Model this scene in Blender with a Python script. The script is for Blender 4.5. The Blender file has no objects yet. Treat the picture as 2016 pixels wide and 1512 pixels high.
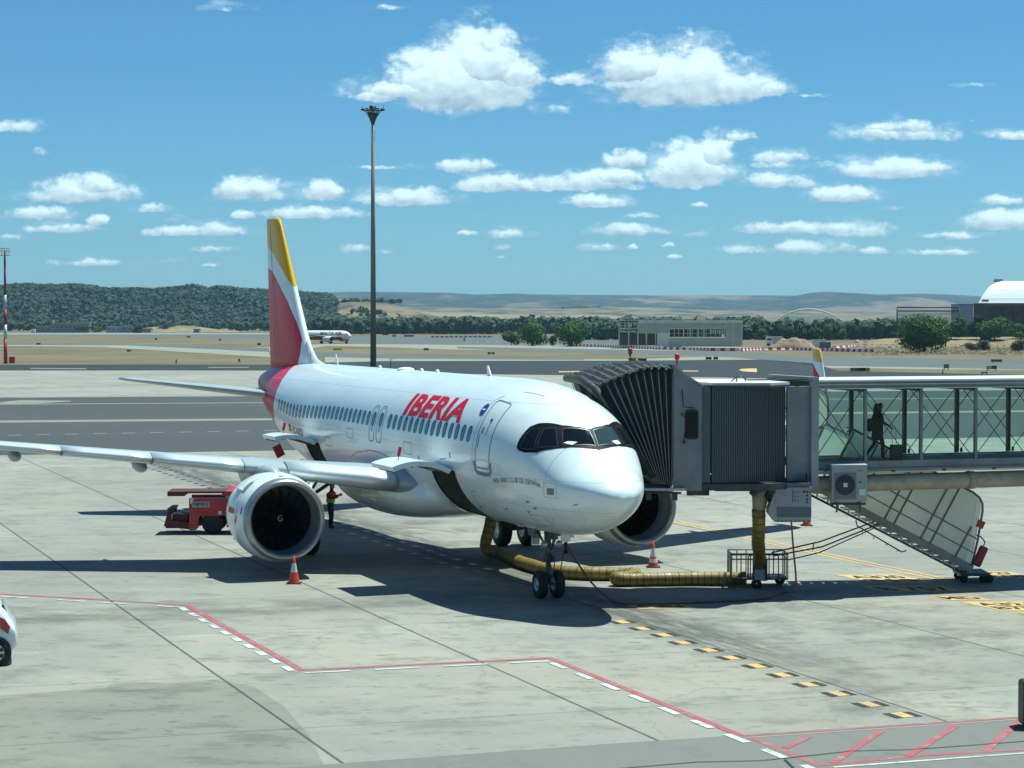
import bpy, bmesh, math, random
from mathutils import Vector, Matrix, noise
R = math.radians; PI = math.pi
sc = bpy.context.scene
random.seed(7)

# ------------------------------------------------------------------ camera, sky, sun, exposure
F_PX, CAM_H, PITCH = 4069.44, 7.657, 0.0310165
YAW = R(-69.2466); TX, TY = 2.8056, 52.0023
cam = bpy.data.objects.new('camera', bpy.data.cameras.new('camera'))
sc.collection.objects.link(cam); sc.camera = cam
cam.location = (0, 0, CAM_H); cam.rotation_euler = (PI/2 - PITCH, 0, 0)
cam.data.sensor_width = 36; cam.data.lens = F_PX*36/2016
cam.data.clip_start = .5; cam.data.clip_end = 60000

SUNV = Vector((.27, .215, 1.0)).normalized()
sun = bpy.data.objects.new('sun', bpy.data.lights.new('sun', 'SUN'))
sc.collection.objects.link(sun)
sun.data.energy = 5.0; sun.data.angle = R(.5); sun.data.color = (.88, 1.0, .91)
sun.rotation_euler = SUNV.to_track_quat('Z', 'Y').to_euler(); sun.location = (20, 20, 60)
sc.view_settings.view_transform = 'Standard'; sc.view_settings.look = 'None'
sc.view_settings.exposure = 0.5; sc.view_settings.gamma = 1.0

class NT:
    """small helper to write node trees"""
    def __init__(s, tree): s.t = tree; s.n = tree.nodes; s.l = tree.links
    def new(s, typ, **kw):
        n = s.n.new(typ)
        for k, v in kw.items(): setattr(n, k, v)
        return n
    def put(s, sock, v):
        if isinstance(v, bpy.types.NodeSocket): s.l.new(v, sock)
        elif v is not None: sock.default_value = v
    def m(s, op, a, b=None, c=None, clamp=False):
        n = s.new('ShaderNodeMath', operation=op); n.use_clamp = clamp
        s.put(n.inputs[0], a); s.put(n.inputs[1], b); s.put(n.inputs[2], c)
        return n.outputs[0]
    def vm(s, op, a, b=None, out=0):
        n = s.new('ShaderNodeVectorMath', operation=op)
        s.put(n.inputs[0], a)
        if b is not None: s.put(n.inputs[1], b)
        return n.outputs[out]
    def mix(s, f, a, b, blend='MIX'):
        n = s.new('ShaderNodeMix', data_type='RGBA', blend_type=blend)
        s.put(n.inputs[0], f); s.put(n.inputs[6], a); s.put(n.inputs[7], b)
        return n.outputs[2]
    def fmix(s, f, a, b):
        n = s.new('ShaderNodeMix', data_type='FLOAT')
        s.put(n.inputs[0], f); s.put(n.inputs[2], a); s.put(n.inputs[3], b)
        return n.outputs[0]
    def sep(s, v):
        n = s.new('ShaderNodeSeparateXYZ'); s.put(n.inputs[0], v); return n.outputs
    def comb(s, x=0., y=0., z=0.):
        n = s.new('ShaderNodeCombineXYZ')
        for i, v in enumerate((x, y, z)): s.put(n.inputs[i], v)
        return n.outputs[0]
    def noise(s, vec, scale, detail=4., rough=.55, out=0, **kw):
        n = s.new('ShaderNodeTexNoise', **kw)
        s.put(n.inputs['Vector'], vec); n.inputs['Scale'].default_value = scale
        n.inputs['Detail'].default_value = detail; n.inputs['Roughness'].default_value = rough
        return n.outputs[out]
    def ss(s, v, a, b, lo=0., hi=1.):
        n = s.new('ShaderNodeMapRange', interpolation_type='SMOOTHSTEP')
        s.put(n.inputs[0], v); n.inputs[1].default_value = a; n.inputs[2].default_value = b
        n.inputs[3].default_value = lo; n.inputs[4].default_value = hi
        return n.outputs[0]
    def curve(s, v, pts, xr, yr):
        n = s.new('ShaderNodeFloatCurve')
        c = n.mapping.curves[0]
        P = [((x-xr[0])/(xr[1]-xr[0]), (y-yr[0])/(yr[1]-yr[0])) for x, y in pts]
        c.points[0].location = P[0]; c.points[-1].location = P[-1]
        for q in P[1:-1]: c.points.new(*q)
        for q in c.points: q.handle_type = 'VECTOR'
        n.mapping.update()
        t = s.m('DIVIDE', s.m('SUBTRACT', v, xr[0]), xr[1]-xr[0])
        s.put(n.inputs[1], t)
        return s.m('MULTIPLY_ADD', n.outputs[0], yr[1]-yr[0], yr[0])

wd = bpy.data.worlds.new('World'); sc.world = wd; wd.use_nodes = True
w = NT(wd.node_tree); w.n.clear()
sky = w.new('ShaderNodeTexSky', sky_type='NISHITA')
sky.sun_disc = False; sky.sun_elevation = math.asin(SUNV.z)
sky.sun_rotation = math.atan2(SUNV.x, SUNV.y); sky.altitude = 600
sky.air_density = 1.0; sky.dust_density = .4; sky.ozone_density = 1.5
tc = w.new('ShaderNodeTexCoord')
dx, dy, dz = w.sep(tc.outputs['Generated'])
dyc = w.m('MAXIMUM', dy, .02)
U = w.m('MULTIPLY', w.m('DIVIDE', dx, dyc), F_PX)
V = w.m('MULTIPLY', w.m('DIVIDE', dz, dyc), F_PX)
CLOUDS = [  # azimuth, elevation of centre, half width, half height, strength (1/4069 rad)
 (-103,465,150,92,1.25),(-60,500,95,90,1.2),(10,480,60,50,1.1),(-215,448,110,20,1.1),(-270,440,50,18,1),
 (330,470,150,86,1.2),(250,495,90,60,1.15),(440,460,95,42,1.1),(500,452,50,18,.9),(117,472,42,18,.85),(92,415,50,22,.3),(40,418,20,12,.3),
 (352,298,95,62,1.2),(395,325,50,48,1.1),(310,290,60,40,1.1),
 (-973,380,50,18,.8),(-923,332,28,12,.35),(-848,250,112,28,1),(-820,262,60,26,1),(-923,208,72,16,.9),(-888,180,68,13,.8),(-813,195,26,14,.7),(-985,162,28,8,.7),
 (-706,218,40,13,.8),(-613,175,105,15,.85),(-588,140,50,9,.65),(-823,113,85,10,.6),(-663,118,38,8,.5),(-600,108,24,5,.5),(-660,198,24,8,.6),
 (-508,255,70,27,1),(-376,250,48,22,1),(-398,210,140,18,.9),(-520,207,30,12,.7),(-206,240,92,22,1),(-93,302,52,17,.9),(-248,300,95,7,.4),
 (-33,265,80,20,1),(142,270,105,23,1),(200,280,60,20,1),(227,312,44,20,1),(167,232,70,15,.95),(222,175,80,14,.9),(262,205,38,9,.6),(172,142,38,10,.8),
 (-88,170,22,7,.7),(-8,168,54,14,.6),(-23,142,18,6,.7),(-318,140,44,14,.5),(-248,135,20,8,.5),(-20,124,14,5,.6),
 (757,365,165,27,.75),(780,378,110,18,.7),(532,320,66,17,.8),(527,272,74,20,.8),(447,360,38,12,.7),(560,305,100,14,.5),
 (747,295,108,24,1),(662,245,70,19,1),(962,235,48,12,.9),(977,192,92,23,1),(867,165,72,9,.8),(837,133,76,9,.8),(562,180,170,19,.9),(682,178,66,20,.8),
 (582,140,95,16,.8),(462,140,64,14,.7),(712,135,34,9,.8),(307,147,14,6,.8),(322,125,16,5,.7),(367,225,20,7,.6),(592,440,44,5,.4),(902,460,50,7,.35),(977,362,46,12,.8),(367,168,28,8,.5),
 (237,144,14,5,.6),(747,220,28,8,.4),(905,392,18,8,.3),(-570,612,80,14,.28),(-250,612,60,8,.25),(700,700,200,40,.8),(-600,820,260,60,1),(300,1000,300,90,1),(-1500,300,260,60,1),(-1900,500,260,90,1),(1500,260,260,50,1),(1900,520,240,80,1)]
UV = w.comb(U, V, 0.)
UW = w.comb(U, w.m('MULTIPLY', V, 1.45), 0.)
n1 = w.noise(UW, 1/66., 10., .6)
n2 = w.noise(w.vm('ADD', UW, (7., 17., 3.)), 1/66., 6., .52)
n4 = w.noise(w.comb(w.m('MULTIPLY', U, .45), V, 9.), 1/30., 7., .65)
n3 = w.noise(UV, 1/19., 6., .6)
wU = w.m('MULTIPLY_ADD', w.m('SUBTRACT', n3, .5), 26., U)
wV = w.m('MULTIPLY_ADD', w.m('SUBTRACT', w.noise(w.vm('ADD', UV, (90., 40., 0.)), 1/24., 5., .6), .5), 18., V)
best = vr = st = None
for (a, e, rx, ry, k) in CLOUDS:
    if rx < 130 and ry < 35: rx, ry, k = rx*1.18, ry*1.25, min(1.1, k+.06)
    x = w.m('MULTIPLY', w.m('SUBTRACT', wU, a), 1/rx)
    y = w.m('MULTIPLY', w.m('SUBTRACT', wV, e), 1/ry)
    y = w.m('ADD', y, .22); yb = w.m('MAXIMUM', w.m('MULTIPLY', y, .86), w.m('MULTIPLY', y, -2.5))       # flatter base
    t = w.m('SUBTRACT', 1., w.m('MULTIPLY_ADD', x, x, w.m('MULTIPLY', yb, yb)))
    t = w.m('MULTIPLY_ADD', t, .55, (k-1)*.62)
    if best is None: best, vr = t, y
    else:
        g = w.m('GREATER_THAN', t, best)
        vr = w.fmix(g, vr, y); best = w.m('MAXIMUM', best, t)
dens = w.m('MULTIPLY_ADD', w.m('SUBTRACT', n1, .5), 1.5, best)
wisp = w.m('MULTIPLY_ADD', w.m('SUBTRACT', n4, .5), 2.2, w.m('MULTIPLY_ADD', best, .7, .03))
alpha = w.m('MAXIMUM', w.ss(dens, .0, .42), w.m('MULTIPLY', w.ss(wisp, -.1, .7), .45))
front = w.ss(dy, .02, .06)
alpha = w.m('MULTIPLY', alpha, front)
lit = w.m('MULTIPLY_ADD', w.m('SUBTRACT', n1, n2), 2.6, .52)
lit = w.m('MULTIPLY_ADD', w.ss(vr, -.2, .6), .75, w.m('MULTIPLY', lit, .55), clamp=True)
ccol = w.mix(lit, (4.2, 6.0, 7.6, 1), (9.8, 12.8, 13.6, 1))
elev = w.ss(V, 60., 260., .45, 1.)
sk = w.mix(1., sky.outputs[0], w.mix(w.ss(V, 0., 620.), (.46, .89, 1.27, 1), (.39, .90, 1.20, 1)), 'MULTIPLY')
ccol = w.mix(elev, w.mix(.35, ccol, sk), ccol)
col = w.mix(alpha, sk, ccol)
bg = w.new('ShaderNodeBackground'); bg.inputs[1].default_value = .06
w.l.new(col, bg.inputs[0])
w.l.new(bg.outputs[0], w.new('ShaderNodeOutputWorld').inputs[0])
wd.cycles.sampling_method = 'MANUAL'; wd.cycles.sample_map_resolution = 512

# ------------------------------------------------------------------ where pixels of the photograph meet the ground
def gz(Y): return 0. if Y < 150 else (-.0025*(Y-150) if Y < 1100 else -2.375)
def ray(px, py):
    x = (px-1008)/F_PX; v = (py-756)/F_PX; c, s = math.cos(PITCH), math.sin(PITCH)
    return Vector((x, c - v*s, -s - v*c))
def gnd(px, py, z0=0.):
    d = ray(px, py); z = z0
    for _ in range(30):
        t = (z-CAM_H)/d.z; z = z0 + gz(min(t*d.y, 4000))
    return Vector((d.x*t, d.y*t, z))
def at(px, py, Y):
    d = ray(px, py)*(Y/ray(px, py).y); return Vector((d.x, d.y, d.z+CAM_H))

# ------------------------------------------------------------------ mesh helpers
class MB:
    """collects shapes; build() links them as ONE mesh object"""
    def __init__(s): s.v = []; s.f = []; s.mi = []; s.sm = []
    def add(s, verts, faces, mi=0, smooth=False):
        o = len(s.v); s.v += [tuple(q) for q in verts]
        s.f += [tuple(i+o for i in f) for f in faces]
        s.mi += [mi]*len(faces); s.sm += [smooth]*len(faces); return s
    def box(s, c, d, rz=0., mi=0, mat=None):
        x, y, z = d[0]/2, d[1]/2, d[2]/2
        P = [Vector((a*x, b*y, e*z)) for e in (-1, 1) for b in (-1, 1) for a in (-1, 1)]
        M = mat if mat is not None else Matrix.Rotation(rz, 3, 'Z')
        P = [M @ p + Vector(c) for p in P]
        return s.add(P, [(0,2,3,1),(4,5,7,6),(0,1,5,4),(2,6,7,3),(0,4,6,2),(1,3,7,5)], mi)
    def beam(s, a, b, w_, h_, mi=0, up=(0,0,1)):
        a, b = Vector(a), Vector(b); d = b-a; L = d.length; d.normalize()
        u = Vector(up); sd = d.cross(u)
        if sd.length < 1e-4: sd = d.cross(Vector((0,1,0)))
        sd.normalize(); u = sd.cross(d)
        M = Matrix((sd, d, u)).transposed()
        return s.box((a+b)/2, (w_, L, h_), mi=mi, mat=M)
    def tube(s, path, r, n=10, mi=0, caps=True, smooth=True):
        P = [Vector(p) for p in path]; rs = r if isinstance(r, (list, tuple)) else [r]*len(P)
        vs = []; prev = None
        for i, p in enumerate(P):
            t = (P[min(i+1, len(P)-1)] - P[max(i-1, 0)]).normalized()
            if prev is None:
                a = Vector((0,0,1)) if abs(t.z) < .9 else Vector((1,0,0))
            else: a = prev
            u = (a - t*a.dot(t)).normalized(); prev = u; v = t.cross(u)
            for k in range(n):
                q = 2*PI*k/n; vs.append(p + (u*math.cos(q)+v*math.sin(q))*rs[i])
        fs = [(i*n+k, i*n+(k+1)%n, (i+1)*n+(k+1)%n, (i+1)*n+k) for i in range(len(P)-1) for k in range(n)]
        s.add(vs, fs, mi, smooth)
        if caps:
            o = len(s.v)-len(vs)
            s.f += [tuple(o+k for k in range(n))[::-1], tuple(o+(len(P)-1)*n+k for k in range(n))]
            s.mi += [mi]*2; s.sm += [False]*2
        return s
    def lathe(s, prof, n=32, o=(0,0,0), axis='Z', mi=0, smooth=True, a0=0., a1=2*PI):
        full = abs(a1-a0-2*PI) < 1e-6; m = n if full else n+1
        vs = []
        for (h, r) in prof:
            for k in range(m):
                q = a0+(a1-a0)*k/n; c, d = r*math.cos(q), r*math.sin(q)
                p = {'Z': (c, d, h), 'X': (h, c, d), 'Y': (c, h, d)}[axis]
                vs.append(Vector(p)+Vector(o))
        fs = []
        for i in range(len(prof)-1):
            for k in range(n):
                k2 = (k+1) % m if full else k+1
                fs.append((i*m+k, i*m+k2, (i+1)*m+k2, (i+1)*m+k))
        return s.add(vs, fs, mi, smooth)
    def prism(s, pts, a, b, mi=0):
        """pts 2D polygon; a(p) and b(p) map it onto the two end faces"""
        n = len(pts); A = [a(p) for p in pts]; B = [b(p) for p in pts]
        return s.add(A+B, [tuple(range(n))[::-1], tuple(range(n, 2*n))]+[(i, (i+1)%n, n+(i+1)%n, n+i) for i in range(n)], mi)
    def loft(s, rings, closed=True, caps=True, mi=0, smooth=True):
        n = len(rings[0]); vs = [p for r in rings for p in r]; m = n if closed else n-1
        fs = [(i*n+k, i*n+(k+1)%n, (i+1)*n+(k+1)%n, (i+1)*n+k) for i in range(len(rings)-1) for k in range(m)]
        if caps: fs += [tuple(range(n))[::-1], tuple((len(rings)-1)*n+k for k in range(n))]
        return s.add(vs, fs, mi, smooth)
    def build(s, name, mats, parent=None, loc=None, fix=True, bevel=0, edge=None):
        me = bpy.data.meshes.new(name); me.from_pydata(s.v, [], s.f)
        for m in (mats if isinstance(mats, (list, tuple)) else [mats]): me.materials.append(m)
        for p, mi, sm in zip(me.polygons, s.mi, s.sm): p.material_index = mi; p.use_smooth = sm
        if fix:
            bm = bmesh.new(); bm.from_mesh(me)
            bmesh.ops.remove_doubles(bm, verts=bm.verts, dist=1e-5)
            bmesh.ops.recalc_face_normals(bm, faces=bm.faces); bm.to_mesh(me); bm.free()
        o = bpy.data.objects.new(name, me); sc.collection.objects.link(o)
        if parent: o.parent = parent
        if loc is not None: o.location = loc
        if bevel:
            b = o.modifiers.new('bevel', 'BEVEL'); b.width = bevel; b.segments = 2; b.limit_method = 'ANGLE'; b.angle_limit = R(50)
        return o
def tag(o, label=None, cat=None, group=None, kind=None):
    for k, v in (('label', label), ('category', cat), ('group', group), ('kind', kind)):
        if v: o[k] = v
    return o
def thing(name, label, cat, loc=(0,0,0), rz=0., group=None):
    o = bpy.data.objects.new(name, None); sc.collection.objects.link(o)
    o.location = loc; o.rotation_euler = (0, 0, rz); o.empty_display_size = .3
    return tag(o, label, cat, group)
def dup(root, loc, rz=None, label=None, scale=None):
    r = root.copy(); sc.collection.objects.link(r); r.location = loc
    if rz is not None: r.rotation_euler = (0, 0, rz)
    if scale is not None: r.scale = scale
    if label: r['label'] = label
    for ch in list(root.children):
        c = ch.copy(); sc.collection.objects.link(c); c.parent = r
        for g in list(ch.children):
            d = g.copy(); sc.collection.objects.link(d); d.parent = c
    return r
def bm_obj(name, bm, mats, parent=None, smooth=False):
    me = bpy.data.meshes.new(name); bm.to_mesh(me); bm.free()
    for m in (mats if isinstance(mats, (list, tuple)) else [mats]): me.materials.append(m)
    if smooth:
        for p in me.polygons: p.use_smooth = True
    o = bpy.data.objects.new(name, me); sc.collection.objects.link(o)
    if parent: o.parent = parent
    return o
def text_bm(txt, bold=0., shear=0., spacing=1., res=4):
    """flat lettering, baseline at y=0, capitals about 0.7 high; returns bmesh and its extent"""
    cu = bpy.data.curves.new('lettering', 'FONT'); cu.body = txt; cu.offset = bold; cu.shear = shear
    cu.space_character = spacing; cu.resolution_u = res
    ob = bpy.data.objects.new('lettering', cu); sc.collection.objects.link(ob)
    bpy.context.view_layer.update()
    me = bpy.data.meshes.new_from_object(ob.evaluated_get(bpy.context.evaluated_depsgraph_get()))
    bpy.data.objects.remove(ob); bpy.data.curves.remove(cu)
    bm = bmesh.new(); bm.from_mesh(me); bpy.data.meshes.remove(me)
    xs = [v.co.x for v in bm.verts]; ys = [v.co.y for v in bm.verts]
    return bm, (min(xs), max(xs), min(ys), max(ys))
def lettering(txt, fn, mat, parent, bold=0., shear=0., spacing=1., cuts=0, name='lettering'):
    """fn(u, v) with u, v in 0..1 over the text's box gives the 3D point"""
    bm, (x0, x1, y0, y1) = text_bm(txt, bold, shear, spacing)
    for v in bm.verts: v.co.x = (v.co.x-x0)/(x1-x0); v.co.y = (v.co.y-y0)/(y1-y0)
    slice_bm(bm, [i/(cuts*3) for i in range(1, cuts*3)] if cuts else [], [i/cuts for i in range(1, cuts)] if cuts else [])
    for v in bm.verts: v.co = fn(v.co.x, v.co.y)
    bmesh.ops.recalc_face_normals(bm, faces=bm.faces)
    return bm_obj(name, bm, mat, parent)
def slice_bm(bm, xs, ys):
    for x in xs:
        bmesh.ops.bisect_plane(bm, geom=bm.verts[:]+bm.edges[:]+bm.faces[:], plane_co=(x,0,0), plane_no=(1,0,0))
    for y in ys:
        bmesh.ops.bisect_plane(bm, geom=bm.verts[:]+bm.edges[:]+bm.faces[:], plane_co=(0,y,0), plane_no=(0,1,0))

# ------------------------------------------------------------------ materials
MATS = {}
def mat(name, col=(.5,.5,.5), rough=.5, metal=0., coat=0., spec=.5, var=0., vscale=3., bump=0., bscale=20., alpha=1., trans=0., emit=None):
    if name in MATS: return MATS[name]
    m = bpy.data.materials.new(name); m.use_nodes = True; MATS[name] = m
    t = NT(m.node_tree); b = t.n['Principled BSDF']
    b.inputs['Base Color'].default_value = (*col, 1); b.inputs['Roughness'].default_value = rough
    b.inputs['Metallic'].default_value = metal; b.inputs['Coat Weight'].default_value = coat
    b.inputs['Coat Roughness'].default_value = .06
    b.inputs['Specular IOR Level'].default_value = spec; b.inputs['Alpha'].default_value = alpha
    b.inputs['Transmission Weight'].default_value = trans
    if emit: b.inputs['Emission Color'].default_value = (*emit, 1); b.inputs['Emission Strength'].default_value = 1.
    if var or bump:
        c = t.new('ShaderNodeTexCoord').outputs['Object']
        if var:
            nz = t.noise(c, vscale, 6., .65)
            f = t.ss(nz, .3, .7)
            t.l.new(t.mix(f, (*[max(0, x*(1-var)) for x in col], 1), (*[min(1, x*(1+var*.6)) for x in col], 1)), b.inputs['Base Color'])
            t.l.new(t.fmix(f, min(1, rough*1.2), rough*.85), b.inputs['Roughness'])
        if bump:
            bp = t.new('ShaderNodeBump'); bp.inputs['Strength'].default_value = bump; bp.inputs['Distance'].default_value = .02
            t.l.new(t.noise(c, bscale, 5.), bp.inputs['Height']); t.l.new(bp.outputs[0], b.inputs['Normal'])
    return m
# ------------------------------------------------------------------ ground materials
def ground_mat(name, base, kind):
    base = tuple(v*.64 for v in base)
    m = bpy.data.materials.new(name); m.use_nodes = True; MATS[name] = m
    t = NT(m.node_tree); b = t.n['Principled BSDF']
    P = t.new('ShaderNodeNewGeometry').outputs['Position']
    x, y, z = t.sep(P)
    big = t.noise(P, .035, 5., .6); mid = t.noise(P, .28, 6., .65); fine = t.noise(P, 3.5, 5., .7)
    # coordinates along and across the stand (the slabs are laid out with the parking line)
    a = t.m('MULTIPLY_ADD', x, .9323, t.m('MULTIPLY', y, .3616))
    c = t.m('MULTIPLY_ADD', x, .3007, t.m('MULTIPLY', y, -.9537))
    strk = t.noise(t.comb(t.m('MULTIPLY', c, .3), t.m('MULTIPLY', a, 1.), 0.), .9, 6., .7)
    def sc_(k): return (*[v*k for v in base], 1)
    if kind == 'concrete':
        col = t.mix(t.ss(big, .35, .65), sc_(.84), sc_(1.1))
        col = t.mix(t.m('MULTIPLY', t.ss(mid, .45, .7), .6), col, sc_(.74))
        warm = t.noise(t.vm('ADD', P, (31., 7., 0.)), .09, 5., .65)
        col = t.mix(t.m('MULTIPLY', t.ss(warm, .45, .62), .6), col, (base[0]*1.28, base[1]*1.17, base[2]*1.04, 1))
        xs = t.comb(t.m('MULTIPLY', x, .55), t.m('MULTIPLY', y, .9), 0.)
        scf = t.noise(xs, .9, 9., .72); scf2 = t.noise(t.vm('ADD', xs, (3., 70., 0.)), 3.2, 5., .7)
        col = t.mix(t.m('MULTIPLY', t.ss(scf, .5, .66), .75), col, sc_(.52))
        col = t.mix(t.m('MULTIPLY', t.ss(scf2, .57, .66), .7), col, sc_(.42))
        col = t.mix(t.m('MULTIPLY', t.ss(scf, .34, .46, 1., 0.), .4), col, sc_(1.28))
        col = t.mix(t.m('MULTIPLY', t.ss(strk, .52, .75), .5), col, sc_(.6))
        ia = t.m('FLOOR', t.m('DIVIDE', t.m('SUBTRACT', a, 10.1), 5.9)); ic = t.m('FLOOR', t.m('DIVIDE', t.m('ADD', c, 37.95), 6.1))
        wn = t.new('ShaderNodeTexWhiteNoise', noise_dimensions='2D'); t.l.new(t.comb(ia, ic, 0.), wn.inputs['Vector'])
        slab = wn.outputs['Value']
        col = t.mix(t.m('MULTIPLY', slab, .42), col, sc_(.66))
        ja = t.m('ABSOLUTE', t.m('SUBTRACT', t.m('FRACT', t.m('DIVIDE', t.m('SUBTRACT', a, 10.1-2.95), 5.9)), .5))
        jc = t.m('ABSOLUTE', t.m('SUBTRACT', t.m('FRACT', t.m('DIVIDE', t.m('ADD', c, 37.95+3.05), 6.1)), .5))
        wob = t.m('MULTIPLY', t.m('SUBTRACT', mid, .5), .004)
        ja_ = t.ss(t.m('ADD', ja, wob), .0038, .007, 1., 0.); jc_ = t.ss(t.m('ADD', jc, wob), .003, .006, .55, 0.)
        j = t.m('MAXIMUM', ja_, jc_)
        # oily tracks along the parking line, strongest below the nose gear
        la = t.m('ABSOLUTE', t.m('SUBTRACT', a, 22.35)); fad = t.m('MULTIPLY', t.ss(la, .2, 1.7, 1., 0.), t.ss(c, -47.5, -37., 1., 0.))
        oil = t.m('MULTIPLY', fad, t.ss(t.noise(t.comb(t.m('MULTIPLY', c, .35), t.m('MULTIPLY', a, 2.), 4.), 1.4, 7., .7), .30, .58))
        col = t.mix(t.m('MULTIPLY', oil, .9), col, sc_(.22))
        lw = t.m('ABSOLUTE', t.m('SUBTRACT', a, 25.3))
        spill = t.m('MULTIPLY', t.ss(lw, 1., 10., 1., 0.), t.ss(t.noise(P, .35, 6., .78), .46, .66))
        col = t.mix(t.m('MULTIPLY', spill, .8), col, sc_(.4))
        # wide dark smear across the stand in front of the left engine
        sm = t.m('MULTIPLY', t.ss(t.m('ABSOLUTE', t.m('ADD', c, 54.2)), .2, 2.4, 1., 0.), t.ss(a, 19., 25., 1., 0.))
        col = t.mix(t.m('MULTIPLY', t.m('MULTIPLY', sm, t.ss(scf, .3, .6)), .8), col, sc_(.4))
        sp = t.new('ShaderNodeTexVoronoi', feature='F1'); t.l.new(t.comb(t.m('MULTIPLY', a, .9), t.m('MULTIPLY', c, 2.2), 0.), sp.inputs['Vector']); sp.inputs['Scale'].default_value = .6
        dots = t.m('MULTIPLY', t.ss(sp.outputs['Distance'], .04, .13, 1., 0.), t.ss(mid, .5, .62))
        col = t.mix(t.m('MULTIPLY', dots, .5), col, sc_(.4))
        # hairline cracks
        ck = t.new('ShaderNodeTexVoronoi', feature='DISTANCE_TO_EDGE'); ck.inputs['Scale'].default_value = .23
        t.l.new(t.vm('ADD', P, t.noise(P, .8, 5., .6, out=1)), ck.inputs['Vector'])
        col = t.mix(t.m('MULTIPLY', t.ss(ck.outputs['Distance'], .0, .012, 1., 0.), t.ss(big, .45, .6, 0., .35)), col, sc_(.5))
        col = t.mix(t.m('MULTIPLY', j, .8), col, sc_(.12))
        rough = .75
    elif kind == 'asphalt':
        col = t.mix(t.ss(big, .35, .65), sc_(.85), sc_(1.15)); col = t.mix(t.ss(strk, .5, .75), col, sc_(.75))
        col = t.mix(t.ss(fine, .3, .7), col, sc_(1.12)); rough = .85
    else:   # dry grass
        col = t.mix(t.ss(big, .35, .65), sc_(.75), sc_(1.15))
        col = t.mix(t.ss(t.noise(P, .012, 4., .6), .45, .62), col, (base[0]*1.15, base[1]*1.2, base[2]*1.25, 1))
        col = t.mix(t.m('MULTIPLY', t.ss(mid, .5, .7), .5), col, (base[0]*.55, base[1]*.72, base[2]*.6, 1)); rough = .95
    t.l.new(col, b.inputs['Base Color']); b.inputs['Roughness'].default_value = rough
    b.inputs['Specular IOR Level'].default_value = .3
    bp = t.new('ShaderNodeBump'); bp.inputs['Strength'].default_value = .3; bp.inputs['Distance'].default_value = .01
    t.l.new(fine, bp.inputs['Height']); t.l.new(bp.outputs[0], b.inputs['Normal'])
    return m
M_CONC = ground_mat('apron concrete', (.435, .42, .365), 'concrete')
M_CONC2 = ground_mat('darker concrete', (.335, .33, .275), 'concrete')
M_CONC3 = ground_mat('pale concrete', (.36, .345, .275), 'asphalt')
M_ASPH = ground_mat('taxi lane asphalt', (.082, .092, .093), 'asphalt')
M_ASPHD = ground_mat('dark asphalt', (.034, .042, .048), 'asphalt')
M_ASPHG = ground_mat('grey asphalt', (.235, .23, .205), 'asphalt')
M_ASPHF = ground_mat('far asphalt', (.14, .155, .15), 'asphalt')
M_GRASS = ground_mat('dry grass', (.225, .17, .095), 'grass')
M_FIELD = ground_mat('dry field', (.3, .24, .15), 'grass')
def paint(name, col): 
    m = bpy.data.materials.new(name); m.use_nodes = True
    t = NT(m.node_tree); b = t.n['Principled BSDF']
    P = t.new('ShaderNodeNewGeometry').outputs['Position']; col = tuple(v*.68 for v in col)
    f = t.m('MAXIMUM', t.m('MULTIPLY', t.ss(t.noise(P, 2.5, 8., .75), .50, .64), .8), t.m('MULTIPLY', t.ss(t.noise(P, .35, 5., .7), .5, .65), .45))
    t.l.new(t.mix(f, (*col, 1), (.22, .22, .195, 1)), b.inputs['Base Color']); b.inputs['Roughness'].default_value = .7
    return m
P_RED = paint('worn red marking', (.50, .10, .12)); P_WHITE = paint('worn white marking', (.72, .74, .7))
P_YEL = paint('worn yellow marking', (.86, .52, .15)); P_BLACK = mat('worn black paint', (.02, .02, .02), .7, var=.4)
P_PINK = paint('faded red marking', (.5, .30, .29)); P_PALE = paint('pale marking', (.27, .27, .19))

LAYER = .004
def lay(name, polys, mt, layer, kind='structure', parent=None, bis=True):
    """a sheet on the ground; polys = lists of world (x, y) corners"""
    bm = bmesh.new()
    for P in polys:
        bm.faces.new([bm.verts.new((p[0], p[1], 0)) for p in P])
    if bis:
        for Y in (150, 1100):
            bmesh.ops.bisect_plane(bm, geom=bm.verts[:]+bm.edges[:]+bm.faces[:], plane_co=(0,Y,0), plane_no=(0,1,0))
    bmesh.ops.triangulate(bm, faces=bm.faces)
    for v in bm.verts: v.co.z = gz(v.co.y) + layer*LAYER
    bmesh.ops.recalc_face_normals(bm, faces=bm.faces)
    for f in bm.faces:
        if f.normal.z < 0: f.normal_flip()
    o = bm_obj(name, bm, mt, parent)
    if kind: o['kind'] = kind
    return o
def band(name, top, bot, mt, layer):
    """a strip between two lines given where the photograph shows them"""
    xs = sorted(set([x for x, y in top]+[x for x, y in bot]))
    def ip(L, x):
        if x <= L[0][0]: return L[0][1]
        for (a, b), (c, d) in zip(L, L[1:]):
            if x <= c: return b+(d-b)*(x-a)/(c-a)
        return L[-1][1]
    polys = []
    for a, b in zip(xs, xs[1:]):
        polys.append([gnd(a, ip(bot, a)), gnd(b, ip(bot, b)), gnd(b, ip(top, b)), gnd(a, ip(top, a))])
    return lay(name, polys, mt, layer)
# one base sheet to the horizon
G = [(-14000, -200), (14000, -200), (14000, 20000), (-14000, 20000)]
bm = bmesh.new(); ys = [-200, 0, 150, 400, 700, 1100, 2500, 5000, 9000, 15000]; xs = [-9000, -4000, -1500, -500, 0, 500, 1500, 4000, 9000]
vv = [[bm.verts.new((x, y, gz(y))) for x in xs] for y in ys]
for i in range(len(ys)-1):
    for k in range(len(xs)-1): bm.faces.new((vv[i][k], vv[i][k+1], vv[i+1][k+1], vv[i+1][k]))
tag(bm_obj('ground', bm, M_GRASS), kind='structure')

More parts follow.
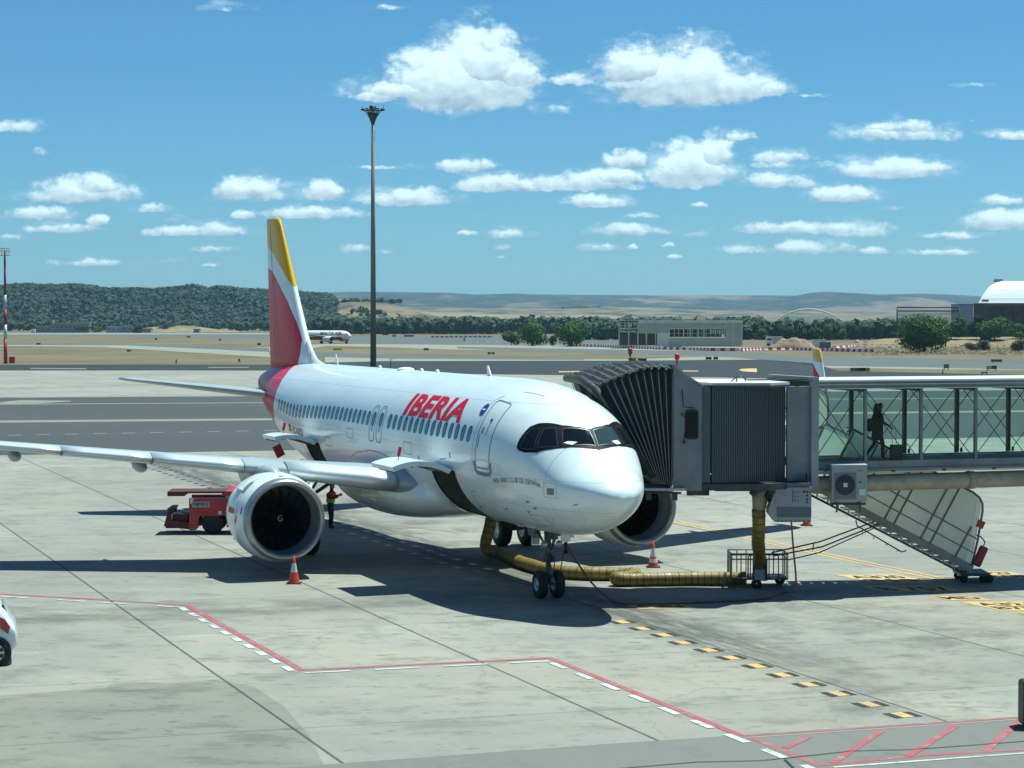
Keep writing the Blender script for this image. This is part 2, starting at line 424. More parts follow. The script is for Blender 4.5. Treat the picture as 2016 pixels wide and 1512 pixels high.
# the paved airfield, far to near
W0, W1 = -700, 2700
band('runway', [(W0,659),(620,658),(640,661),(1000,662),(1225,664)], [(W0,662),(350,662),(640,672),(820,678),(1000,678),(1225,680)], M_ASPHF, 1)
band('runway_shoulder', [(W0,656),(560,656)], [(W0,658.8),(560,658)], M_CONC3, 1)
band('runway_shoulder', [(-200,677),(200,679),(530,684),(640,677),(700,677.5),(900,679),(1225,681),(1500,684.5)], [(-200,679),(200,683),(530,703),(640,681),(700,682),(900,688),(1225,690),(1500,690)], M_CONC3, 2)
band('taxiway', [(W0,672),(0,675.5),(250,677),(530,685)], [(W0,676),(0,679),(250,680),(530,693)], M_ASPHF, 3)
band('taxiway', [(900,682.5),(1200,688),(1450,693),(1600,702),(1800,705.5),(2016,710),(W1,722)], [(900,686),(1200,697),(1450,702),(1600,720),(1800,723),(2016,728),(W1,744)], M_ASPHF, 3)
band('taxiway', [(530,691),(640,693),(780,699),(1000,703),(1150,706)], [(530,699),(640,703),(780,706),(1000,708),(1150,709)], M_ASPHF, 3)
band('taxiway_shoulder', [(640,701),(760,703),(1225,708),(1400,702),(1620,716),(2016,724),(W1,738)], [(640,714),(760,711),(1225,712),(1400,708),(1620,724),(2016,729),(W1,744)], M_CONC3, 2)
band('taxiway', [(W0,714),(0,718),(530,718),(640,714),(760,711),(1250,710),(1500,708),(1600,715),(1650,730),(2016,738),(W1,752)], [(W0,728),(0,729.5),(530,729.5),(900,736),(1340,742),(1500,745),(1650,752),(2016,758),(W1,772)], M_ASPHD, 3)
# apron of concrete, with the asphalt taxi lane across it
def line_at(off, xs=(-160, 160)):      # points along the 17.5 degree direction
    d = (math.cos(R(17.5)), math.sin(R(17.5))); n = (.3007, -.9537)
    return [(n[0]*off + d[0]*k, n[1]*off + d[1]*k) for k in xs]
A = line_at(-120.3, (-260, 330)); B = line_at(40, (-260, 330))
FAR = [gnd(W0,728), gnd(0,729.3), gnd(530,729.3), gnd(900,735.8), gnd(1340,741.8), gnd(1500,744.8), gnd(1650,751.8), gnd(2016,757.8), gnd(W1,771.8)]
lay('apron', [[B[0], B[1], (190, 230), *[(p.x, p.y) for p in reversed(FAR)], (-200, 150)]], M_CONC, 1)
band('taxi_lane', [(W0,783),(0,783),(530,780),(1000,776),(2016,768),(W1,763)], [(W0,922),(0,896.5),(500,888),(1000,879),(2016,860),(W1,848)], M_ASPH, 2)
band('taxi_lane_line', [(-300,796),(0,795.5),(2016,783)], [(-300,797.4),(0,796.9),(2016,784.2)], P_PALE, 3)
band('taxi_lane_line', [(-300,829),(0,828),(500,824),(2016,808)], [(-300,833.5),(0,832.5),(500,828),(2016,811.5)], P_PALE, 3)
for i in range(14):
    x = -40+i*56; band('taxi_lane_line', [(x,857-(x)*.018),(x+26,856.5-(x)*.018)], [(x,857.9-(x)*.018),(x+26,857.4-(x)*.018)], P_PALE, 3)
band('taxi_lane_patch', [(0,792),(40,788),(140,789)], [(0,795),(40,797),(140,790.5)], P_PALE, 4)
band('taxiway_line', [(60,724.5),(170,725.5)], [(60,726),(170,727)], P_PALE, 4)
band('taxiway_line', [(410,723),(490,722.6)], [(410,724.3),(490,723.9)], P_PALE, 4)
band('taxiway_line', [(1100,731),(1250,730)], [(1100,733),(1250,732)], P_YEL, 4)
band('taxiway_line', [(1330,729.5),(1375,730)], [(1330,731.2),(1375,731.5)], P_YEL, 4)
band('taxiway_line', [(1455,728),(1460,726.5),(1475,725.6)], [(1455,728.6),(1462,731),(1490,733)], P_YEL, 4)
# service road of grey asphalt at the near right, darker patches of concrete at the near left
L1 = line_at(-34.95, (-14, 60)); L2 = line_at(-10, (-14, 60))
lay('service_road', [[gnd(300,1531), *[gnd(x, 1466.5-(x-1180)*.0665) for x in (1180, 1460, 2016, 2600)], (60, 10), (-6, 10)]], M_ASPHG, 2)
def px(*q): return [gnd(*p) for p in q]
lay('concrete_patch', [px((-400,1392),(0,1370),(424,1339),(500,1352),(560,1392),(610,1450),(640,1512),(680,1700),(-400,1700))], M_CONC2, 1.5)
for a, b in (((150,1353),(300,1345)),): pass
lay('manhole_cover', [[(p.x+.55*math.cos(k*PI/12)-.0, p.y+.55*math.sin(k*PI/12)) for k in range(24)] for p in [gnd(263,1352)]], M_CONC2, 2.5)

# ---- painted markings
def stripe(name, pts, wd_, mt, layer, dash=None):
    polys = []
    P = [Vector((p[0], p[1])) for p in pts]
    if dash:
        on, off = dash
        for a, b in zip(P, P[1:]):
            L = (b-a).length; d = (b-a)/L; n = Vector((-d.y, d.x))*wd_/2; t = 0
            while t < L:
                e = min(L, t+on); polys.append([a+d*t-n, a+d*e-n, a+d*e+n, a+d*t+n]); t += on+off
    else:
        lo, hi = [], []
        for i, p in enumerate(P):
            d0 = (P[i]-P[i-1]).normalized() if i else (P[1]-P[0]).normalized()
            d1 = (P[i+1]-P[i]).normalized() if i < len(P)-1 else d0
            t = (d0+d1).normalized(); n = Vector((-t.y, t.x)); k = wd_/2/max(.4, n.dot(Vector((-d0.y, d0.x))))
            lo.append(p-n*k); hi.append(p+n*k)
        polys = [[lo[i], lo[i+1], hi[i+1], hi[i]] for i in range(len(P)-1)]
    return lay(name, polys, mt, layer)
RL = px((-500,1152),(0,1170),(200,1181),(368,1192),(594,1320),(1083,1296),(1458,1449))
stripe('stand_limit_line', RL, .17, P_RED, 3)
wl = px((-300,1164),(0,1174.5),(190,1186.5)); stripe('road_edge_dashes', wl, .13, P_WHITE, 4, (.95, .95))
wl = px((190,1186.5),(352,1196)); stripe('road_edge_dashes', wl, .13, P_WHITE, 4, (.95, .95))
wl = px((356,1197),(580,1325)); stripe('road_edge_dashes', wl, .17, P_WHITE, 4, (.62, .5))
wl = px((600,1326),(1080,1302.5)); stripe('road_edge_dashes', wl, .13, P_WHITE, 4, (1.0, .55))
wl = px((1086,1306),(1640,1532)); stripe('road_edge_dashes', wl, .17, P_WHITE, 4, (.8, .62))
stripe('stand_limit_line', px((1462,1449.5),(1800,1427.5),(2016,1413),(2300,1394)), .09, P_RED, 3)
stripe('stand_limit_line', px((1470,1453.5),(1800,1431),(2016,1416.5),(2300,1398)), .07, P_PINK, 3)
stripe('hatched_area_outline', px((1478,1453.5),(1612,1507),(1640,1504.5),(1820,1488),(2016,1476),(2300,1457)), .15, P_RED, 3)
for a, b in (((1592,1452),(1546,1474)), ((1735,1440),(1640,1503)), ((1882,1430),(1788,1490)), ((2008,1420),(1940,1480)), ((2180,1407),(2090,1470))):
    stripe('hatched_area_bar', px(a, b), .15, P_RED, 4)
stripe('road_edge_line', px((1640,1512),(2016,1484),(2300,1464)), .09, P_WHITE, 4)
stripe('tar_seam', px((1180,1518),(1370,1502),(1500,1499),(1680,1480),(1800,1477),(2016,1461),(2300,1440)), .035, P_BLACK, 5)
stripe('tar_seam', px((1545,1497),(1560,1512),(1590,1540)), .05, P_BLACK, 5)
cd = Vector((math.cos(R(111.1)), math.sin(R(111.1)))); cn = Vector((cd.y, -cd.x))
for q in ((1777,1408.5),(1713,1387.5),(1651,1366.5),(1593,1348.5),(1541,1329.5),(1491,1312),(1440,1295.5),(1396,1280.5),(1344,1265.5),(1308,1251),(1265,1238),(1226,1225)):
    p = gnd(*q); p = Vector((p.x, p.y))
    if q[0] < 1300: MM = P_PALE
    def rc(u0, u1, v0, v1): return [p+cn*u0+cd*v0, p+cn*u1+cd*v0, p+cn*u1+cd*v1, p+cn*u0+cd*v1]
    lay('lead_in_mark', [rc(-.13, .13, -.25, .25)], P_YEL, 3); lay('lead_in_mark', [rc(-.30, -.134, -.25, .25), rc(.134, .30, -.25, .25)], P_BLACK, 3)
for q in ((940,1210),(1020,1184),(1150,1195)):
    stripe('lead_in_mark', px((q[0]-45,q[1]+4),(q[0]+45,q[1])), .09, P_PALE, 3)
for dx_ in (0, .34):
    a = [gnd(1338,1027), gnd(1500,1063), gnd(1690,1104), gnd(1830,1133), gnd(1895,1147)]
    stripe('stand_line', [Vector((p.x-dx_*.95, p.y-dx_*.36)) for p in a], .13, P_YEL, 3)
stripe('stand_line', px((1800,1139),(1890,1136)), .1, P_YEL, 4)
stripe('stand_line', px((1910,1163),(2016,1156),(2300,1136)), .12, P_YEL, 3)
def yblock(cx, cy, wpx, rows, txt):
    a, b = gnd(cx-wpx/2, cy), gnd(cx+wpx/2, cy); c, d = gnd(cx, cy-rows/2), gnd(cx, cy+rows/2)
    u = Vector((math.cos(R(2)), math.sin(R(2)))); v = Vector((-.39, .92)); W = (b-a).length; Hh = (c-d).length/.92
    o = Vector((gnd(cx, cy).x, gnd(cx, cy).y))
    r_ = lay('stand_number_panel', [[o-u*W/2-v*Hh/2, o+u*W/2-v*Hh/2, o+u*W/2+v*Hh/2, o-u*W/2+v*Hh/2]], P_YEL, 3)
    for k, s in enumerate(txt):
        n = len(txt)
        def fn(x, y):
            q = o+u*W*(-.42+.84*x)+v*Hh*(-.42+.84*(n-1-k+.12+.76*y)/n); return Vector((q.x, q.y, LAYER*4))
        tx = lettering(s, fn, P_BLACK, None, bold=.03); tx.name = 'stand_number'; tx['kind'] = 'structure'
yblock(1742, 1140, 124, 16, ['A320', '319']); yblock(1800, 1160, 165, 11, ['B 757']); yblock(1970, 1132, 90, 13, ['B727', 'B737'])
yblock(1995, 1194, 130, 17, ['A321', 'B757']); yblock(1300, 1195, 110, 8, ['CRJ']); yblock(2040, 1211, 60, 8, ['MD'])
yblock(1890, 1178, 90, 8, ['MD'])
for k in range(2):      # dotted guide rows running aft below the left wing
    gp = [[], []]
    for i in range(46):
        p = gnd(205, 889).lerp(gnd(940, 1122), i/45); q = Vector((p.x, p.y)) + cn*(k*.75-.4) + cd*(0 if k else .7)
        gp[i >= 25].append([q-cn*.11-cd*.22, q+cn*.11-cd*.22, q+cn*.11+cd*.22, q-cn*.11+cd*.22])
    lay('guide_dashes', gp[0], P_BLACK, 3); lay('guide_dashes', gp[1], P_WHITE, 3)
for a, b in (((1340,972),(1440,990)),((1380,984),(1450,972)),((1420,990),(1470,978)),((1340,962),(1460,966)),((1960,1046),(1990,1050)),((1998,1058),(2060,1066)),((780,1035),(900,1048))):
    stripe('stand_limit_line', px(a, b), .1, P_PINK, 3)
stripe('stand_limit_line', px((1425,1045),(1500,1038)), .45, P_RED, 3)

def pch(xs,ys):
    # monotone-ish cubic (Fritsch-Carlson)
    n=len(xs); d=[(ys[i+1]-ys[i])/(xs[i+1]-xs[i]) for i in range(n-1)]
    m=[d[0]]+[0 if d[i-1]*d[i]<=0 else 2*d[i-1]*d[i]/(d[i-1]+d[i]) for i in range(1,n-1)]+[d[-1]]
    def f(x):
        if x<=xs[0]: return ys[0]
        if x>=xs[-1]: return ys[-1]
        i=0
        while xs[i+1]<x: i+=1
        h=xs[i+1]-xs[i]; t=(x-xs[i])/h
        return (ys[i]*(1+2*t)*(1-t)**2+m[i]*h*t*(1-t)**2+ys[i+1]*t*t*(3-2*t)-m[i+1]*h*t*t*(1-t))
    return f
SX=[0,.05,.15,.3,.6,1.0,1.4,1.9,2.5,3.0,3.5,4.2,5,6,7.5]
TOP=pch(SX+[27,30,33,35,36.6,37.5],[3.14,3.28,3.4,3.52,3.72,3.93,4.14,4.6,5.08,5.36,5.54,5.73,5.87,5.96,6.0]+[6.0,5.97,5.85,5.7,5.5,5.3])
BOT=pch(SX+[22.5,24.5,27,30,33,35,36.6,37.5],[3.14,3.02,2.9,2.78,2.6,2.4,2.24,2.1,1.99,1.94,1.9,1.875,1.86,1.86,1.86]+[1.86,1.92,2.25,2.88,3.62,4.15,4.6,4.9])
WID=pch(SX+[24,27,30,33,35,36.6,37.5],[0.0,.24,.41,.58,.82,1.03,1.2,1.39,1.58,1.71,1.81,1.89,1.945,1.975,1.975]+[1.975,1.87,1.6,1.17,.8,.45,.2])
def zc(s): 
    t=TOP(s);b=BOT(s); k=min(1,s/3.5)
    if s<3.5: return (3.14*(1-k)**1.5+ (1-(1-k)**1.5)*3.93) if True else 0
    return 3.93 if s<23 else 3.93+((t+b)/2-3.93)*min(1,(s-23)/4)
def zcs(s):
    z=zc(s); t=TOP(s); b=BOT(s); return min(max(z,b+.4*(t-b)),b+.6*(t-b))
def surf(s,th):
    w=WID(s); c=math.cos(th); z0=zcs(s)
    h=(TOP(s)-z0) if c>0 else (z0-BOT(s))
    q=0
    if c>0 and s<5: q=.16*math.exp(-((s-1.9)/1.2)**2)
    return (s,w*math.sin(th)*(1-q*c),z0+h*c)
# ------------------------------------------------------------------ the parked airliner
# s = metres aft of the nose, y = metres to its right side, z = height; local x points forward
def A(s, y, z): return Vector((-s, -y, z))
def FS(s, th, off=0.):
    a = Vector(surf(s, th)); a = A(*a)
    if off:
        e = 1e-3; s1 = max(s, .02)
        du = A(*surf(s1+e, th)) - A(*surf(s1-e, th)); dv = A(*surf(s1, th+e)) - A(*surf(s1, th-e))
        n = du.cross(dv); 
        if n.length > 0:
            n.normalize()
            if n.dot(a - A(s, 0, 3.9)) < 0: n = -n
            a = a + n*off
    return a
def livery(name, kind):
    m = bpy.data.materials.new(name); m.use_nodes = True; MATS[name] = m
    t = NT(m.node_tree); b = t.n['Principled BSDF']
    O = t.new('ShaderNodeTexCoord').outputs['Object']; x, y, z = t.sep(O); s = t.m('MULTIPLY', x, -1.)
    dirt = t.noise(t.comb(t.m('MULTIPLY', x, .35), y, t.m('MULTIPLY', z, 1.6)), 1.1, 6., .65)
    white = t.mix(t.ss(dirt, .4, .75), (.74, .81, .81, 1), (.66, .73, .73, 1))
    red = (.60, .010, .03, 1); yel = (.72, .38, .012, 1)
    if kind == 'main':
        sr = t.curve(z, [(2.5,31.5),(3.3,30.3),(3.7,29.5),(4.05,29.05),(4.74,28.95),(5.19,29.05),(5.6,29.45),(5.8,30.0),(5.95,30.6),(6.31,30.48),(6.9,30.58),(7.61,31.37),(8.39,32.52),(9.2,34.2),(9.66,35.43),(9.81,36.55),(9.9,40),(12,40)], (2.5,12), (28,40))
        sy = t.curve(z, [(8,28),(8.85,28),(8.96,32.2),(9.74,33.7),(10.26,34.92),(10.53,35.67),(10.68,36.64),(10.75,40),(12,40)], (8,12), (28,40))
        c = t.mix(t.ss(t.m('SUBTRACT', s, sr), -.012, .012), white, red)
        c = t.mix(t.m('MULTIPLY', t.ss(t.m('SUBTRACT', sy, s), -.012, .012), t.ss(z, 8.7, 8.72)), c, yel)
        # panel joints: faint frames round the body
        fr = t.m('ABSOLUTE', t.m('SUBTRACT', t.m('FRACT', t.m('DIVIDE', s, 3.73)), .5))
        c = t.mix(t.m('MULTIPLY', t.ss(fr, .0022, .0045, 1., 0.), .5), c, (.35, .37, .38, 1))
        bod = t.ss(z, 5.9, 5.98, 1., 0.)
        for zz in (5.42, 3.52, 2.75):
            dz_ = t.m('ABSOLUTE', t.m('SUBTRACT', z, zz)); c = t.mix(t.m('MULTIPLY', t.m('MULTIPLY', t.ss(dz_, .006, .016, 1., 0.), bod), .4), c, (.35, .37, .38, 1))
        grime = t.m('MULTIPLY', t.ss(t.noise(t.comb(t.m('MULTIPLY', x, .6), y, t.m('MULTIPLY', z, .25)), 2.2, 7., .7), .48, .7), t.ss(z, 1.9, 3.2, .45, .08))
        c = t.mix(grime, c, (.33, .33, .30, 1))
    else:
        sr = t.curve(z, [(3,19),(4.6,19.6),(5.1,20.6),(5.6,21.35),(5.95,21.9),(6.1,24),(8,24)], (3,8), (18,24))
        sy = t.curve(z, [(3,18),(5.85,18),(6.05,21.4),(6.3,24),(8,24)], (3,8), (18,24))
        c = t.mix(t.ss(t.m('SUBTRACT', s, sr), -.01, .01), white, red)
        c = t.mix(t.m('MULTIPLY', t.ss(t.m('SUBTRACT', sy, s), -.01, .01), t.ss(z, 5.82, 5.84)), c, yel)
    t.l.new(c, b.inputs['Base Color']); b.inputs['Roughness'].default_value = .28
    b.inputs['Coat Weight'].default_value = .35; b.inputs['Coat Roughness'].default_value = .04; rm = t.ss(t.m('SUBTRACT', s, sr), -.012, .012, 1., 0.); rm = t.m('MULTIPLY', rm, t.ss(z, 8.5, 8.7, 1., 0.)); t.l.new(t.m('MULTIPLY_ADD', rm, .45, .08), b.inputs['Specular IOR Level']); t.l.new(t.m('MULTIPLY', rm, .45), b.inputs['Coat Weight'])
    return m
M_LIV = livery('white and red livery paint', 'main'); M_SHK = livery('wing tip livery paint', 'tip')
M_WHITE = mat('aircraft white', (.72, .79, .79), .3, coat=.4, var=.06, vscale=1.2)
M_GREYP = mat('wing grey paint', (.34, .39, .41), .4, coat=.2, var=.1, vscale=.8)
M_SLAT = mat('slat bare metal', (.62, .66, .67), .36, metal=.35)
M_LIP = mat('inlet lip metal', (.34, .35, .34), .34, metal=.65, var=.12, vscale=2)
M_DARK = mat('black rubber', (.016, .016, .018), .75, var=.2)
M_FAN = mat('dark fan metal', (.035, .038, .042), .3, metal=.7)
M_BARREL = mat('grey inlet liner', (.20, .23, .26), .45)
M_GEAR = mat('landing gear grey paint', (.10, .11, .11), .45, var=.25, vscale=8)
M_HUB = mat('wheel hub metal', (.5, .52, .52), .35, metal=.6)
M_PANE = mat('cabin window pane', (.045, .062, .075), .12, coat=.3)
M_GLASSD = mat('cockpit glass', (.006, .011, .014), .03, spec=.25)
M_GLASSL = mat('lit cockpit glass', (.03, .055, .06), .03, spec=.3)  # paler copy of the cockpit glass, with the light put into its colour
M_MASK = mat('black windscreen surround', (.008, .008, .009), .5, spec=.1)
M_FRAME = mat('window frame metal', (.08, .085, .085), .4, metal=.3)
M_LINE = mat('grey outline paint', (.17, .20, .21), .5)
M_REDT = mat('airline red lettering', (.62, .008, .03), .5, spec=.2)
M_GREYT = mat('grey lettering', (.10, .12, .13), .5)
M_BLUE = mat('blue emblem', (.03, .03, .26), .4)
M_HOLD = mat('cargo hold lining', (.10, .105, .09), .7, var=.3)
M_HOLDD = mat('cargo hold shadow gap', (.03, .03, .03), .8)
M_PAPER = mat('white paper', (.85, .87, .86), .8)
M_REDTAG = mat('red cloth streamer', (.42, .015, .03), .8)

plane = thing('airliner', 'white twin jet airliner with red and yellow tail, nose parked beside the boarding bridge', 'airliner', (TX, TY, 0), YAW)

# fuselage: a lofted tube with two cargo door openings left out
FWD = (7.5, 9.6, 1.845, 2.76); AFT = (21.85, 23.7, 1.845, 2.62)
Ss = [0, .012, .04, .08, .14, .22, .32, .45, .6, .78] + [1.+.2*i for i in range(32)] + [7.5, 7.9, 8.3, 8.7, 9.15, 9.6] + [10.2+.95*i for i in range(12)] + [21.85, 22.3, 22.75, 23.2, 23.7] + [24.2, 24.8, 25.5, 26.2, 27, 27.8, 28.6, 29.4, 30.2, 31, 31.8, 32.6, 33.4, 34.2, 35, 35.8, 36.6, 37.1, 37.5]
Ts = sorted(set([round(-PI+i*2*PI/72, 5) for i in range(72)]) - set()) 
Ts = sorted([t for t in Ts if min(abs(t-q) for q in (1.845, 2.76, 2.62)) > .03] + [1.845, 2.62, 2.76])
bm = bmesh.new(); n = len(Ts); grid = []
tip = bm.verts.new(A(*surf(0, 0)))
for s in Ss[1:]: grid.append([bm.verts.new(A(*surf(s, t))) for t in Ts])
for k in range(n): bm.faces.new((tip, grid[0][k], grid[0][(k+1) % n]))
def inside(s, t, D): return D[0]-1e-4 < s < D[1]+1e-4 and D[2]-1e-4 < t < D[3]+1e-4
for i in range(len(grid)-1):
    for k in range(n):
        sm = (Ss[i+1]+Ss[i+2])/2; tm = (Ts[k]+(Ts[(k+1) % n] if k < n-1 else Ts[k]+.05))/2
        if inside(sm, tm, FWD) or inside(sm, tm, AFT): continue
        bm.faces.new((grid[i][k], grid[i][(k+1) % n], grid[i+1][(k+1) % n], grid[i+1][k]))
bm.faces.new(grid[-1])
bmesh.ops.recalc_face_normals(bm, faces=bm.faces)
fus = bm_obj('fuselage', bm, M_LIV, plane, smooth=True)
for D, nm in ((FWD, 0), (AFT, 1)):
    s0, s1, t0, t1 = D; m = MB(); N = 10
    def inn(s, t, d):
        a = Vector(surf(s, t)); c = Vector((s, .0, 3.2)); q = a + (c-a)*d; return A(*q)
    per = [(s0, t0+(t1-t0)*i/N) for i in range(N+1)] + [(s0+(s1-s0)*i/5, t1) for i in range(1, 6)] + [(s1, t1-(t1-t0)*i/N) for i in range(1, N+1)] + [(s1-(s1-s0)*i/5, t0) for i in range(1, 5)]
    o_ = [FS(s, t) for s, t in per]; i1 = [inn(s, t, .12) for s, t in per]; i2 = [inn(s, t, .62) for s, t in per]
    m.loft([o_, i1, i2], caps=False, smooth=False)
    m.f.append(tuple(len(per)*2+k for k in range(len(per)))); m.mi.append(0); m.sm.append(False)
    m.build('cargo_hold', M_HOLD, plane)
    m = MB()      # sill and frame round the opening
    for i in range(len(per)):
        a, b = per[i], per[(i+1) % len(per)]
        m.beam(FS(*a, -.02), FS(*b, -.02), .05, .05)
    m.build('cargo_door_frame', M_HOLDD, plane)
    # the open door: same curved plate, swung up about its upper edge
    hinge = Vector(surf((s0+s1)/2, t0)); ang = R(134 if nm == 0 else 134)
    def swing(s, t, off):
        a = Vector(surf(s, t)); rad = Vector((0, math.sin(t), math.cos(t)))
        a = a + rad*off - hinge; y, z = a.y, a.z
        return A(s, hinge.y+.06 + y*math.cos(ang)-z*math.sin(ang), hinge.z+.05 + y*math.sin(ang)+z*math.cos(ang))
    m = MB(); rings = []
    sa = [s0+.03+(s1-s0-.06)*i/6 for i in range(7)]; ta = [t0+.01+(t1-t0-.02)*i/12 for i in range(13)]
    V_ = []; 
    for off in (0, -.14):
        V_.append([[swing(s, t, off) for t in ta] for s in sa])
    vs = [p for L in V_ for r_ in L for p in r_]; f = []; nS, nT = 7, 13
    for L in range(2):
        for i in range(nS-1):
            for k in range(nT-1):
                o0 = L*nS*nT+i*nT+k; q = (o0, o0+1, o0+nT+1, o0+nT); f.append(q if L == 0 else q[::-1])
    for i in range(nS-1):
        for k in (0, nT-1): f.append((i*nT+k, (i+1)*nT+k, nS*nT+(i+1)*nT+k, nS*nT+i*nT+k))
    for k in range(nT-1):
        for i in (0, nS-1): f.append((i*nT+k, i*nT+k+1, nS*nT+i*nT+k+1, nS*nT+i*nT+k))
    m.add(vs, f); door = m.build('cargo_door', M_WHITE, plane)
    for j in range(7):
        ts_ = t1-.04; m = MB()
        m.beam(swing(s0+.3+j*.2, ts_, -.15), swing(s0+.3+j*.2, ts_, -.19), .07, .07); m.build('door_latch', M_HOLDD, door)
    m = MB()
    for s in (s0+.25, s1-.25): m.tube([swing(s, t0+.35, -.16), A(s, 1.85, 3.25)], .025, 6)
    for t in (t0+.3, t0+.6): m.beam(swing(s0+.1, t, -.15), swing(s1-.1, t, -.15), .05, .05)
    m.build('door_ribs', M_GEAR, door)
    p0 = swing(s0+.9 if nm == 0 else s0+.7, t1-.25, .01)
    m = MB(); m.box(p0+Vector((0, .03, .24)), (.03, .09, .26), mat=Matrix.Rotation(R(-12), 3, 'X')); m.tube([p0, p0+Vector((0,.0,.14))], .012, 6)
    m.build('red_streamer', M_REDTAG, door)
    if nm == 1:
        p0 = swing(s0+.3, t1-.1, -.2); m = MB(); m.box(p0+Vector((0,0,-.35)), (.05, .3, .42), mat=Matrix.Rotation(R(25), 3, 'X')); m.tube([p0, p0+Vector((0,0,-.2))], .01, 6); m.build('red_streamer', M_REDTAG, door)

# belly fairing
m = MB(); rings = []
for i in range(23):
    u = i/22; s = 10.6+u*11.4; e = min(1., math.sin(PI*min(1, u*2.1)/2) if u < .48 else math.sin(PI*min(1., (1-u)*2.0)/2)) ; e = max(e, 0)**.7
    hw = 1.3+.86*e; zt = 2.9+.35*e; zb = 2.05-.72*e; zm = (zt+zb)/2; hh = (zt-zb)/2; r_ = []
    for k in range(40):
        q = 2*PI*k/40; c, d = math.cos(q), math.sin(q); p = .72
        r_.append(A(s, hw*math.copysign(abs(d)**p, d), zm+hh*math.copysign(abs(c)**.85, c)))
    rings.append(r_)
m.loft(rings); m.build('belly_fairing', M_WHITE, plane)

# aerofoil sections
def foil(c, tk, camber=.015, n=14):
    pts = []
    xs = [.5*(1-math.cos(PI*i/n)) for i in range(n+1)]
    def th(x): return 5*tk*(.2969*x**.5-.126*x-.3516*x*x+.2843*x**3-.1036*x**4)
    for x in reversed(xs): pts.append((x*c, (th(x)+camber*4*x*(1-x))*c))
    for x in xs[1:-1]: pts.append((x*c, (-th(x)+camber*4*x*(1-x))*c))
    return pts
def wing_at(y):     # leading edge s, height, chord, thickness
    s = 11.9+.52*(y-1.95)
    z = 2.72+.100*(y-1.95) if y < 6 else 3.125+.085*(y-6)
    if y < 6.4: te = 17.95
    else: te = 17.95+(y-6.4)*(21.25-17.95)/10.5
    return s, z, te-s, .145-.03*min(1, y/9)
def wing_ring(y, sd, f0=0., f1=1., grow=0.):
    s, z, c, tk = wing_at(y); P = foil(c, tk, n=18)
    out = []
    for (x, h) in P:
        q = x/c
        if f1 < 1.: x = f0*c+(x)*(f1-f0); 
        out.append(A(s+x, sd*y, z+h*1.-.03*x+.35*math.exp(-y/1.9)*0))
    return out
